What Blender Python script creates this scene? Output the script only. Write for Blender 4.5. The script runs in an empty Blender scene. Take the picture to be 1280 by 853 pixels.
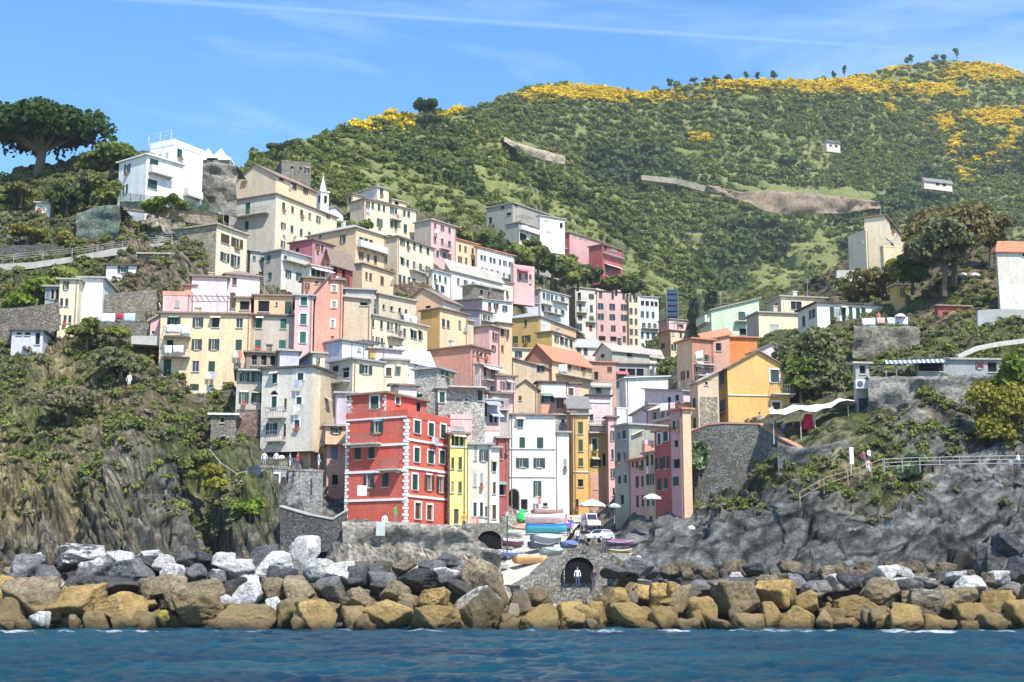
import bpy, bmesh, math, random
import numpy as np
from mathutils import Vector
SC = bpy.context.scene
COL = SC.collection
RAD = math.radians
F = 1758.0                       # focal length in photo pixels (photo is 1280 x 853)
TH = math.atan((735 - 426.5) / F)   # upward tilt of the camera on the boat
CT, ST = math.cos(TH), math.sin(TH)
CAMZ = 3.0

def pt(px, py, Y):
    """world point seen at photo pixel px, py at distance Y ahead"""
    x = (px - 640) / F; y = (426.5 - py) / F
    dy = CT - y * ST; dz = ST + y * CT
    k = Y / dy
    return Vector((x * k, Y, CAMZ + dz * k))
def depth_of(P): return P[1] * CT + (P[2] - CAMZ) * ST
def scale_at(P): return F / depth_of(P)      # pixels per metre
def proj(P):
    d = depth_of(P)
    return 640 + F * P[0] / d, 426.5 - F * ((P[2] - CAMZ) * CT - P[1] * ST) / d
def solve_w(C, d, px):
    k = (px - 640) / F
    den = d[0] - k * d[1] * CT
    return (k * depth_of(C) - C[0]) / den if abs(den) > 1e-6 else 0.0
def z_at(Yp, py):
    q = (426.5 - py) / F
    return CAMZ + Yp * (q * CT + ST) / (CT - q * ST)

# ---------------------------------------------------------------- noise
def _hash(ix, iy, iz, seed):
    n = (ix * 374761393 + iy * 668265263 + iz * 2147483647 + seed * 1274126177) & 0xffffffff
    n = ((n ^ (n >> 13)) * 1274126177) & 0xffffffff
    n = (n ^ (n >> 16)) & 0xffffffff
    return n / 4294967295.0
def vnoise(P, seed=0):
    P = np.asarray(P, dtype=np.float64)
    i = np.floor(P).astype(np.int64); f = P - i; f = f * f * (3 - 2 * f)
    r = 0
    for dx in (0, 1):
        for dy in (0, 1):
            for dz in (0, 1):
                w = (f[:, 0] if dx else 1 - f[:, 0]) * (f[:, 1] if dy else 1 - f[:, 1]) * (f[:, 2] if dz else 1 - f[:, 2])
                r = r + w * _hash(i[:, 0] + dx, i[:, 1] + dy, i[:, 2] + dz, seed)
    return r * 2 - 1
def _h1(ix, iy, iz, seed):
    n = (ix * 374761393 + iy * 668265263 + iz * 2147483647 + seed * 1274126177) & 0xffffffff
    n = ((n ^ (n >> 13)) * 1274126177) & 0xffffffff
    return ((n ^ (n >> 16)) & 0xffffffff) / 4294967295.0
def vn1(x, y, z, seed=0):
    """value noise at one point"""
    i, j, k = math.floor(x), math.floor(y), math.floor(z); x -= i; y -= j; z -= k
    x = x * x * (3 - 2 * x); y = y * y * (3 - 2 * y); z = z * z * (3 - 2 * z); r = 0
    for a in (0, 1):
        for b in (0, 1):
            for c in (0, 1): r += (x if a else 1 - x) * (y if b else 1 - y) * (z if c else 1 - z) * _h1(i + a, j + b, k + c, seed)
    return r * 2 - 1
def fbm(P, seed=0, octv=4, gain=.5):
    r = 0; a = 1.0; P = np.asarray(P, dtype=np.float64)
    for k in range(octv):
        r = r + a * vnoise(P * (2.03 ** k) + 17.3 * k, seed + k); a *= gain
    return r

def worley(P, seed=0):
    """nearest feature point: cell value, offset from it, distance to the cell border (approx.)"""
    P = np.asarray(P, dtype=np.float64); i = np.floor(P).astype(np.int64); n = len(P)
    b1 = np.full(n, 9.0); b2 = np.full(n, 9.0); val = np.zeros(n); off = np.zeros((n, 3))
    for dx in (-1, 0, 1):
        for dy in (-1, 0, 1):
            for dz in (-1, 0, 1):
                c = i + np.array([dx, dy, dz]); f = c + np.stack([_hash(c[:, 0], c[:, 1], c[:, 2], seed + k) for k in (1, 2, 3)], 1)
                v = P - f; d = np.sqrt((v * v).sum(1)); new = d < b1
                b2 = np.where(new, b1, np.minimum(b2, d)); val = np.where(new, _hash(c[:, 0], c[:, 1], c[:, 2], seed + 9), val); off[new] = v[new]; b1 = np.where(new, d, b1)
    return val, off, b2 - b1
# ---------------------------------------------------------------- objects
def link(o): COL.objects.link(o); return o
def tag(o, label=None, cat=None, group=None, kind=None):
    if label: o['label'] = label
    if cat: o['category'] = cat
    if group: o['group'] = group
    if kind: o['kind'] = kind
    return o
def empty(name, loc, label=None, cat=None, group=None):
    o = bpy.data.objects.new(name, None); o.location = loc; o.empty_display_size = .5
    link(o); return tag(o, label, cat, group)
def mesh_obj(name, V, Fs, mats, parent=None, mi=None, smooth=False, loc=None):
    me = bpy.data.meshes.new(name)
    me.from_pydata([tuple(v) for v in V], [], [tuple(f) for f in Fs])
    for m in (mats if isinstance(mats, (list, tuple)) else [mats]): me.materials.append(m)
    if mi is not None: me.polygons.foreach_set('material_index', list(mi))
    if smooth: me.polygons.foreach_set('use_smooth', [True] * len(me.polygons))
    me.update()
    o = bpy.data.objects.new(name, me); link(o)
    if parent is not None: o.parent = parent
    if loc is not None: o.location = loc
    return o
def np_mesh(name, V, Q, mats, smooth=True, mi=None, parent=None):
    """fast mesh from numpy arrays, Q: (n,3) or (n,4)"""
    me = bpy.data.meshes.new(name); n, k = Q.shape
    me.vertices.add(len(V)); me.vertices.foreach_set('co', np.asarray(V, dtype=np.float32).ravel())
    me.loops.add(n * k); me.loops.foreach_set('vertex_index', Q.astype(np.int32).ravel())
    me.polygons.add(n); me.polygons.foreach_set('loop_start', np.arange(0, n * k, k, dtype=np.int32))
    me.polygons.foreach_set('loop_total', np.full(n, k, dtype=np.int32))
    if smooth: me.polygons.foreach_set('use_smooth', np.ones(n, dtype=bool))
    for m in (mats if isinstance(mats, (list, tuple)) else [mats]): me.materials.append(m)
    if mi is not None: me.polygons.foreach_set('material_index', np.asarray(mi, dtype=np.int32))
    me.update(calc_edges=True); me.validate()
    o = bpy.data.objects.new(name, me); link(o)
    if parent is not None: o.parent = parent
    return o
class MB:
    """collects faces for ONE mesh object; points are world points, stored relative to org"""
    def __init__(s, org=(0, 0, 0)): s.V = []; s.F = []; s.M = []; s.o = Vector(org)
    def face(s, pts, m=0):
        n = len(s.V); s.V += [Vector(p) - s.o for p in pts]; s.F.append(tuple(range(n, n + len(pts)))); s.M.append(m)
    def box(s, c, ax, ay, az, m=0):
        """box from corner c spanned by three vectors"""
        c, ax, ay, az = map(Vector, (c, ax, ay, az))
        p = [c, c + ax, c + ax + ay, c + ay]; q = [v + az for v in p]
        n = len(s.V); s.V += [v - s.o for v in p + q]
        for f in ((3, 2, 1, 0), (4, 5, 6, 7), (0, 1, 5, 4), (1, 2, 6, 5), (2, 3, 7, 6), (3, 0, 4, 7)):
            s.F.append(tuple(n + i for i in f)); s.M.append(m)
    def cbox(s, c, sx, sy, sz, m=0, yaw=0):
        cx, sn = math.cos(yaw), math.sin(yaw)
        a = Vector((cx * sx, sn * sx, 0)); b = Vector((-sn * sy, cx * sy, 0)); z = Vector((0, 0, sz))
        s.box(Vector(c) - a / 2 - b / 2, a, b, z, m)
    def tube(s, p, q, r, m=0, n=6, r2=None):
        p = Vector(p); q = Vector(q); d = (q - p)
        if d.length < 1e-6: return
        d.normalize(); a = d.orthogonal().normalized(); b = d.cross(a); r2 = r if r2 is None else r2
        k = len(s.V)
        for i in range(n):
            t = 2 * math.pi * i / n; e = a * math.cos(t) + b * math.sin(t)
            s.V += [p + e * r - s.o, q + e * r2 - s.o]
        for i in range(n):
            j = (i + 1) % n; s.F.append((k + 2 * i, k + 2 * j, k + 2 * j + 1, k + 2 * i + 1)); s.M.append(m)
        s.F.append(tuple(k + 2 * i for i in range(n))[::-1]); s.M.append(m)
        s.F.append(tuple(k + 2 * i + 1 for i in range(n))); s.M.append(m)
    def build(s, name, mats, parent=None, loc=None, smooth=False):
        return mesh_obj(name, s.V, s.F, mats, parent, s.M, smooth, loc)
def copy_tree(o, loc=None, rz=None, parent=None):
    c = o.copy(); link(c)
    if parent is not None: c.parent = parent
    for ch in o.children: copy_tree(ch, parent=c)
    if loc is not None: c.location = loc
    if rz is not None: c.rotation_euler.z = rz
    return c

# ---------------------------------------------------------------- materials
_mats = {}
def newmat(name):
    m = bpy.data.materials.new(name); m.use_nodes = True
    nt = m.node_tree; bs = nt.nodes['Principled BSDF']
    bs.inputs['Specular IOR Level'].default_value = .25
    return m, nt, bs
def N(nt, t, **kw):
    n = nt.nodes.new(t)
    for k, v in kw.items():
        if k in n.inputs: n.inputs[k].default_value = v
        else: setattr(n, k, v)
    return n
def L(nt, a, b): nt.links.new(a, b)
def ramp(nt, fac, stops):
    r = N(nt, 'ShaderNodeValToRGB'); e = r.color_ramp.elements
    while len(e) < len(stops): e.new(.5)
    for k, (p, c) in enumerate(stops):
        e[k].position = p; e[k].color = (c, c, c, 1) if isinstance(c, (int, float)) else (*c, 1)
    L(nt, fac, r.inputs[0]); return r.outputs[0]
def mixc(nt, fac, a, b, mode='MIX'):
    n = N(nt, 'ShaderNodeMix', data_type='RGBA', blend_type=mode)
    for k, v in ((0, fac), (6, a), (7, b)):
        if hasattr(v, 'is_linked') or hasattr(v, 'links'): L(nt, v, n.inputs[k])
        else: n.inputs[k].default_value = v if k == 0 else ((*v, 1) if len(v) == 3 else v)
    return n.outputs[2]
def wpos(nt, scale=(1, 1, 1), rot=(0, 0, 0)):
    g = N(nt, 'ShaderNodeNewGeometry'); m = N(nt, 'ShaderNodeMapping')
    m.inputs['Scale'].default_value = scale; m.inputs['Rotation'].default_value = rot
    L(nt, g.outputs['Position'], m.inputs[0]); return m.outputs[0]
def noise(nt, vec, sc, detail=4, rough=.6):
    n = N(nt, 'ShaderNodeTexNoise'); n.inputs['Scale'].default_value = sc
    n.inputs['Detail'].default_value = detail; n.inputs['Roughness'].default_value = rough
    L(nt, vec, n.inputs['Vector']); return n.outputs['Fac']
def bump(nt, bs, h, dist=.1, st=.6):
    b = N(nt, 'ShaderNodeBump'); b.inputs['Distance'].default_value = dist; b.inputs['Strength'].default_value = st
    L(nt, h, b.inputs['Height']); L(nt, b.outputs[0], bs.inputs['Normal'])
def sc3(c, k): return tuple(min(1, x * k) for x in c)

def plaster(c, wear=.85):
    key = ('pl', tuple(round(x, 3) for x in c), wear)
    if key in _mats: return _mats[key]
    m, nt, bs = newmat('plaster'); bs.inputs['Roughness'].default_value = .92
    w = wpos(nt); w2 = wpos(nt, (1, 1, .18))
    big = ramp(nt, noise(nt, w, .22, 5, .65), [(.38, 0.0), (.66, 1.0)])
    strk = ramp(nt, noise(nt, w2, .9, 6, .75), [(.44, 0.0), (.66, 1.0)])
    fine = noise(nt, w, 3.2, 5, .75)
    lum = (c[0] + c[1] + c[2]) / 3
    dirty = tuple(x * .62 + lum * .12 + .02 for x in c); pale = tuple(min(.85, x * .75 + .22 * lum + .08) for x in c)
    a = mixc(nt, big, c, tuple(x * .5 + y * .5 for x, y in zip(c, pale)))
    mul = N(nt, 'ShaderNodeMath', operation='MULTIPLY'); L(nt, strk, mul.inputs[0]); mul.inputs[1].default_value = wear
    a = mixc(nt, mul.outputs[0], a, dirty)
    peel = ramp(nt, noise(nt, wpos(nt, (1, 1, .8)), .55, 7, .72), [(.60, 0.0), (.63, .55)])
    a = mixc(nt, peel, a, tuple(x * .45 + .22 for x in c))
    fr = ramp(nt, fine, [(.28, .78), (.72, 1.14)])
    a = mixc(nt, 1.0, a, fr, 'MULTIPLY')
    L(nt, a, bs.inputs['Base Color']); bump(nt, bs, fine, .04, .5)
    _mats[key] = m; return m
def stone(c=(.3, .27, .22), dark=.45, sc=5.0, name='stone_masonry', moss=0.25):
    key = ('st', c, dark, sc, moss)
    if key in _mats: return _mats[key]
    m, nt, bs = newmat(name); bs.inputs['Roughness'].default_value = .95
    w = wpos(nt, (1, 1, 1.7))
    sc = sc * (2.2 if sc < 3 and sc > .5 else 1); v = N(nt, 'ShaderNodeTexVoronoi', feature='DISTANCE_TO_EDGE'); v.inputs['Scale'].default_value = sc; L(nt, w, v.inputs['Vector'])
    vc = N(nt, 'ShaderNodeTexVoronoi', feature='F1'); vc.inputs['Scale'].default_value = sc; L(nt, w, vc.inputs['Vector'])
    joint = ramp(nt, v.outputs['Distance'], [(.0, .05), (.10, 1.0)])
    sep = N(nt, 'ShaderNodeSeparateColor'); L(nt, vc.outputs['Color'], sep.inputs[0])
    cc = mixc(nt, sep.outputs[0], sc3(c, dark + .1), sc3(c, 1.55))
    g = noise(nt, wpos(nt), .35, 5, .7)
    cc = mixc(nt, ramp(nt, g, [(.4, 0.0), (.7, .7)]), cc, sc3(c, .6))
    cc = mixc(nt, ramp(nt, noise(nt, wpos(nt), .7, 5, .7), [(.52, 0.0), (.68, moss)]), cc, (.10, .11, .04))
    cc = mixc(nt, joint, sc3(c, dark), cc)
    L(nt, cc, bs.inputs['Base Color']); bump(nt, bs, joint, .12, .8)
    _mats[key] = m; return m
def tiles(c, name='roof_tiles'):
    key = ('ti', c)
    if key in _mats: return _mats[key]
    m, nt, bs = newmat(name); bs.inputs['Roughness'].default_value = .9
    w = wpos(nt)
    n1 = noise(nt, w, 4.0, 4, .8); n2 = noise(nt, w, .5, 4, .6)
    cc = mixc(nt, ramp(nt, n1, [(.35, 0.0), (.65, 1.0)]), sc3(c, .6), sc3(c, 1.25))
    cc = mixc(nt, ramp(nt, n2, [(.45, 0.0), (.7, .6)]), cc, tuple(x * .4 + .13 for x in c))
    L(nt, cc, bs.inputs['Base Color']); bump(nt, bs, n1, .08, .7)
    _mats[key] = m; return m
def paint(c, rough=.6, name='paint', spec=.3, metal=0, louvre=False):
    key = ('pa', c, rough, louvre, metal)
    if key in _mats: return _mats[key]
    m, nt, bs = newmat(name); bs.inputs['Roughness'].default_value = rough; bs.inputs['Metallic'].default_value = metal
    bs.inputs['Specular IOR Level'].default_value = spec
    n1 = noise(nt, wpos(nt), 1.7, 4, .7)
    cc = mixc(nt, ramp(nt, n1, [(.3, 0.0), (.7, 1.0)]), sc3(c, .78), sc3(c, 1.15))
    if louvre:
        wv = N(nt, 'ShaderNodeTexWave', bands_direction='Z'); wv.inputs['Scale'].default_value = 3.0
        L(nt, wpos(nt), wv.inputs['Vector']); bump(nt, bs, wv.outputs['Fac'], .03, .6)
        cc = mixc(nt, ramp(nt, wv.outputs['Fac'], [(0, .7), (1, 1.05)]), (0, 0, 0), cc)
    L(nt, cc, bs.inputs['Base Color'])
    _mats[key] = m; return m
def glass(c=(.03, .04, .05)):
    key = ('gl', c)
    if key in _mats: return _mats[key]
    m, nt, bs = newmat('window_glass'); bs.inputs['Roughness'].default_value = .12; bs.inputs['Base Color'].default_value = (*c, 1)
    bs.inputs['Specular IOR Level'].default_value = .5
    _mats[key] = m; return m
def cloth(c, name='cloth'): return paint(c, .85, name, .1)

# --- house colours (albedos)
K = dict(white=(.80, .80, .77), offw=(.72, .69, .61), grey=(.48, .45, .40), lgrey=(.66, .61, .52), cream=(.82, .70, .48), yel=(.84, .60, .36),
         tan=(.62, .47, .30), sand=(.66, .54, .37), ochre=(.62, .41, .11), gold=(.76, .45, .13), pink=(.74, .46, .44), ppink=(.78, .62, .62), rose=(.66, .36, .36),
         salm=(.72, .33, .24), sal2=(.66, .36, .25), red=(.64, .105, .06), dred=(.45, .10, .09), mag=(.50, .14, .17), orange=(.78, .24, .06), lemon=(.86, .78, .20),
         green=(.60, .72, .52), blue=(.48, .58, .72), bgrey=(.34, .35, .35), lav=(.60, .58, .66), peach=(.80, .50, .30), conc=(.36, .34, .29),
         lilac=(.56, .48, .52), brown=(.34, .22, .14), gpink=(.48, .42, .36), teal=(.33, .34, .29), terra=(.52, .22, .13), blank=(.60, .48, .34))
KS = dict(slate=(.23, .22, .21), tile=(.40, .20, .12), otile=(.62, .25, .14), btile=(.30, .22, .17), white=(.75, .75, .73), dark=(.10, .09, .085), pale=(.48, .44, .38), lsl=(.42, .42, .43))
def wallmat(n):
    if n.startswith('st'):
        return {'st': stone(), 'stb': stone((.42, .37, .27), .5, 1.6, moss=.15), 'std': stone((.16, .15, .14), .4, 2.0), 'stg': stone((.36, .36, .35), .5, 2.4, moss=.1),
                'str': stone((.30, .21, .18), .4, 2.0), 'stl': stone((.50, .48, .43), .55, 1.6, moss=.15)}[n]
    return plaster(K[n])
GREEN = (.02, .13, .09); DGREEN = (.03, .07, .04); BROWN = (.10, .06, .035); TEAL = (.02, .22, .17)
import bisect
# ---------------------------------------------------------------- terrain depth tables (photo column -> list of (row, distance))
NEAR = {
 -160: [(800,113),(732,122),(665,127),(600,138),(500,153),(430,163),(330,185),(250,206)],
 0:   [(800,113),(732,122),(665,127),(600,137),(500,152),(430,162),(330,184),(222,212)],
 60:  [(800,113),(732,122),(665,127),(596,137),(500,151),(430,162),(327,184),(205,214)],
 100: [(800,113),(728,122),(665,127),(586,136),(500,150),(432,161),(322,184),(196,216)],
 150: [(800,113),(725,122),(650,127),(545,137),(490,149),(430,161),(318,184),(192,218)],
 180: [(800,113),(722,122),(640,128),(520,139),(490,150),(428,164),(312,184),(192,220)],
 215: [(800,113),(718,122),(650,128),(540,140),(497,154),(430,165),(310,184),(192,222)],
 250: [(800,113),(714,122),(680,127),(610,136),(500,158),(400,172),(300,190),(200,224)],
 284: [(800,113),(712,122),(688,126),(640,132),(590,140),(500,156),(400,176),(350,198),(318,234),(228,252)],
 300: [(800,113),(712,122),(688,126),(640,132),(590,140),(500,156),(400,176),(350,198),(318,234),(228,252)],
 350: [(800,113),(712,122),(690,125),(650,130),(600,140),(560,150),(440,172),(400,187),(352,205),(322,238),(225,262)],
 430: [(800,113),(712,122),(660,130),(645,139),(600,152),(500,165),(440,182),(380,207),(348,230),(308,250),(265,272)],
 520: [(800,113),(715,122),(660,131),(645,146),(520,166),(480,182),(430,202),(370,234),(310,266),(262,290)],
 600: [(800,114),(718,123),(690,127),(650,144),(600,162),(500,187),(440,222),(380,264),(330,300),(285,330)],
 640: [(800,114),(735,124),(720,128),(650,164),(610,180),(510,202),(440,240),(380,285),(330,325),(280,350)],
 680: [(800,114),(738,124),(700,132),(650,170),(600,196),(520,217),(440,264),(420,282),(402,302),(350,340),(300,372)],
 712: [(800,114),(736,124),(695,137),(650,171),(610,194),(540,217),(480,245),(456,262),(444,300),(412,376),(380,385),(330,400)],
 740: [(800,114),(735,124),(690,142),(650,172),(620,192),(560,217),(500,245),(462,262),(446,374),(400,390),(355,412)],
 800: [(800,113),(730,123),(700,131),(680,140),(640,156),(560,192),(500,236),(464,262),(448,372),(400,398),(385,425)],
 860: [(800,113),(730,122),(690,131),(640,148),(600,156),(540,167),(480,190),(458,212),(446,352),(400,372),(376,400)],
 876: [(800,113),(730,122),(680,131),(640,146),(600,155),(535,166),(470,189),(445,205),(430,230),(385,330),(368,370)],
 900: [(800,113),(730,121),(680,128),(640,138),(600,151),(532,161),(470,187),(430,217),(390,252),(365,300)],
 1000: [(800,112),(732,120),(640,128),(604,134),(560,143),(530,148),(505,158),(450,174),(420,192),(390,232),(360,270)],
 1050: [(800,112),(732,120),(640,127),(602,133),(560,138),(530,142),(505,154),(450,165),(410,185),(380,215),(330,255)],
 1100: [(800,112),(730,119),(640,125),(604,129),(588,136),(560,138),(530,141),(474,148),(460,157),(410,174),(370,205),(318,255)],
 1200: [(800,112),(728,119),(640,124),(592,128),(582,136),(560,137.5),(530,140),(474,146),(465,154),(420,163),(400,174),(350,190),(290,222)],
 1280: [(800,112),(726,118),(640,123),(592,128),(582,136),(560,137.5),(530,140),(474,146),(462,154),(400,167),(380,180),(330,197),(300,222)],
 1440: [(800,112),(726,118),(640,123),(592,128),(582,136),(560,137.5),(530,140),(474,146),(462,154),(400,167),(380,180),(330,197),(290,222)],
}
SPUR = {
 280: [(330,290),(262,305),(228,320)],
 330: [(330,285),(255,300),(196,340)], 380: [(330,285),(240,330),(178,380)], 430: [(340,300),(240,360),(166,420)], 480: [(350,310),(240,380),(151,450)],
 530: [(360,320),(240,400),(138,480)], 580: [(380,335),(260,400),(142,490)], 620: [(390,345),(280,400),(160,500)], 640: [(400,355),(290,405),(170,505)],
 700: [(430,380),(320,430),(205,520)], 740: [(440,400),(340,450),(226,525)], 800: [(460,440),(380,475),(266,535)], 850: [(470,450),(400,490),(304,540)],
 900: [(480,450),(430,490),(350,540)], 960: [(500,460),(460,500),(400,540)], 1020:[(520,470),(490,500),(450,540)],
}
FAR = {
 480: [(420,545),(300,590),(170,640)],
 540: [(430,545),(300,590),(152,650)], 600: [(440,545),(300,600),(133,670)], 640: [(450,550),(300,610),(119,690)], 680: [(460,555),(300,620),(108,705)],
 720: [(470,560),(320,620),(107,715)], 760: [(480,560),(330,630),(112,720)], 800: [(480,560),(330,640),(119,730)], 835: [(480,560),(330,650),(112,740)],
 870: [(480,560),(330,660),(104,750)], 930: [(480,560),(330,670),(101,770)], 1000:[(480,560),(330,680),(102,800)], 1050:[(480,560),(330,690),(101,830)],
 1080:[(480,560),(330,690),(94,850)], 1120:[(480,560),(330,700),(83,880)], 1190:[(480,560),(330,710),(76,910)], 1240:[(480,560),(330,710),(81,920)],
 1280:[(480,560),(330,710),(92,920)], 1400:[(480,560),(330,710),(120,900)], 1560:[(480,560),(330,700),(170,880)],
}
class Sheet:
    def __init__(s, tab):
        s.xs = np.array(sorted(tab)); s.xl = sorted(tab); s.t = tab; s.tt = [tab[x][-1][0] for x in s.xl]; s.bb = [tab[x][0][0] for x in s.xl]
    def _col(s, x, py):
        c = s.t[int(x)]
        if py >= c[0][0]: return c[0][1]
        for (a, d), (b, e) in zip(c, c[1:]):
            if py >= b: return d + (e - d) * (a - py) / (a - b)
        return c[-1][1]
    def depth(s, px, py):
        px = min(max(px, s.xs[0]), s.xs[-1]); i = bisect.bisect_left(s.xl, px); i = max(1, min(i, len(s.xs) - 1))
        a, b = s.xs[i - 1], s.xs[i]; t = (px - a) / (b - a); t = t * t * (3 - 2 * t)
        return float((1 - t) * s._col(a, py) + t * s._col(b, py))
    def top(s, px): return float(np.interp(px, s.xs, s.tt))
    def bot(s, px): return float(np.interp(px, s.xs, s.bb))
    G = None
    def P(s, px, py):
        if s.G is None: return pt(px, py, s.depth(px, py))
        V, x0, x1, nx, ny = s.G; i = min(max((px - x0) / (x1 - x0) * (nx - 1), 0), nx - 1.001); b, t = s.bot(px), s.top(px) + 1.2 * math.sin(px * .11) + .8 * math.sin(px * .37 + 2)
        j = min(max((py - b) / (t - b) * (ny - 1), 0), ny - 1.001); a, c = int(i), int(j); u, v = i - a, j - c
        return Vector((1 - u) * (1 - v) * V[c, a] + u * (1 - v) * V[c, a + 1] + (1 - u) * v * V[c + 1, a] + u * v * V[c + 1, a + 1])
    def grid(s, x0, x1, nx, ny):
        V = np.zeros((ny + 3, nx, 3)); UV = np.zeros((ny + 3, nx, 2))
        for i in range(nx):
            px = x0 + (x1 - x0) * i / (nx - 1); b, t = s.bot(px), s.top(px)
            t += 1.2 * math.sin(px * .11) + .8 * math.sin(px * .37 + 2)
            for j in range(ny):
                py = b + (t - b) * j / (ny - 1); V[j, i] = pt(px, py, s.depth(px, py)); UV[j, i] = px, py
            c = Vector(V[ny - 1, i])           # the ground goes on behind the crest
            for q, (dy, dz) in enumerate(((12, -1.5), (60, -22), (160, -90))):
                V[ny + q, i] = c + Vector((0, dy, dz)); UV[ny + q, i] = px, t
        return V, UV
NR, SP, FR = Sheet(NEAR), Sheet(SPUR), Sheet(FAR)
def grid_quads(ny, nx):
    a = (np.arange(ny - 1)[:, None] * nx + np.arange(nx - 1)[None]).ravel()
    return np.stack([a, a + 1, a + nx + 1, a + nx], 1)
def normals(V):
    dx = np.gradient(V, axis=1); dy = np.gradient(V, axis=0); n = np.cross(dx, dy)
    n /= np.linalg.norm(n, axis=2, keepdims=True) + 1e-9; return n

# colour controls: (px, py, kind)
TINT = dict(brock=(.175, .16, .122), drock=(.17, .17, .162), grass=(.10, .115, .035), dry=(.24, .20, .10), soil=(.16, .12, .075), lite=(.34, .31, .25), ramp=(.42, .39, .33), seaw=(.26, .25, .22))
CTRL = [(0,690,'brock'),(60,650,'brock'),(120,690,'brock'),(200,640,'brock'),(200,700,'brock'),(160,580,'brock'),(250,690,'drock'),(240,620,'drock'),(300,680,'brock'),(340,700,'brock'),
 (0,560,'dry'),(60,540,'grass'),(120,500,'dry'),(60,470,'dry'),(0,480,'grass'),(120,440,'grass'),(180,510,'soil'),(240,540,'grass'),(260,570,'grass'),(300,620,'grass'),(20,600,'dry'),(100,580,'dry'),
 (60,400,'soil'),(150,380,'soil'),(100,340,'grass'),(30,340,'grass'),(180,330,'soil'),(0,300,'drock'),(60,290,'grass'),(120,290,'soil'),(60,240,'grass'),(0,240,'grass'),(140,220,'grass'),(150,260,'soil'),(180,290,'lite'),
 (260,230,'lite'),(260,260,'grass'),(400,680,'drock'),(380,640,'drock'),(460,690,'lite'),(540,690,'lite'),(600,690,'lite'),(470,720,'brock'),(560,710,'drock'),(640,700,'ramp'),(680,700,'ramp'),(700,660,'ramp'),(680,650,'ramp'),(640,720,'ramp'),
 (720,640,'ramp'),(760,690,'drock'),(800,690,'drock'),(800,660,'drock'),(860,620,'drock'),(860,660,'drock'),(900,690,'drock'),(960,660,'drock'),(1000,700,'drock'),(1100,680,'drock'),(1200,660,'drock'),(1270,690,'drock'),(1270,560,'drock'),(1220,580,'drock'),(1140,625,'drock'),(1180,560,'drock'),
 (860,700,'drock'),(900,560,'drock'),(930,600,'grass'),(960,590,'grass'),(890,640,'drock'),(1000,590,'grass'),(1040,600,'dry'),(1040,640,'drock'),(1000,640,'drock'),(1100,640,'drock'),(1160,640,'drock'),(1220,630,'drock'),(940,640,'drock'),(880,600,'drock'),(1040,680,'drock'),(1150,700,'drock'),(1100,600,'grass'),(1130,596,'dry'),(1200,600,'drock'),(1250,600,'drock'),
 (1080,540,'grass'),(1140,540,'drock'),(1200,540,'drock'),(1150,490,'brock'),(1100,430,'grass'),(1180,440,'grass'),(1240,430,'grass'),(1000,450,'grass'),(1180,390,'soil'),(1240,340,'soil'),(1060,360,'soil'),
 (500,560,'soil'),(600,460,'soil'),(700,440,'soil'),(560,350,'soil'),(640,300,'grass'),(740,350,'grass'),(860,400,'grass'),(960,380,'grass'),(420,440,'soil'),(700,590,'drock')]
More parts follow.
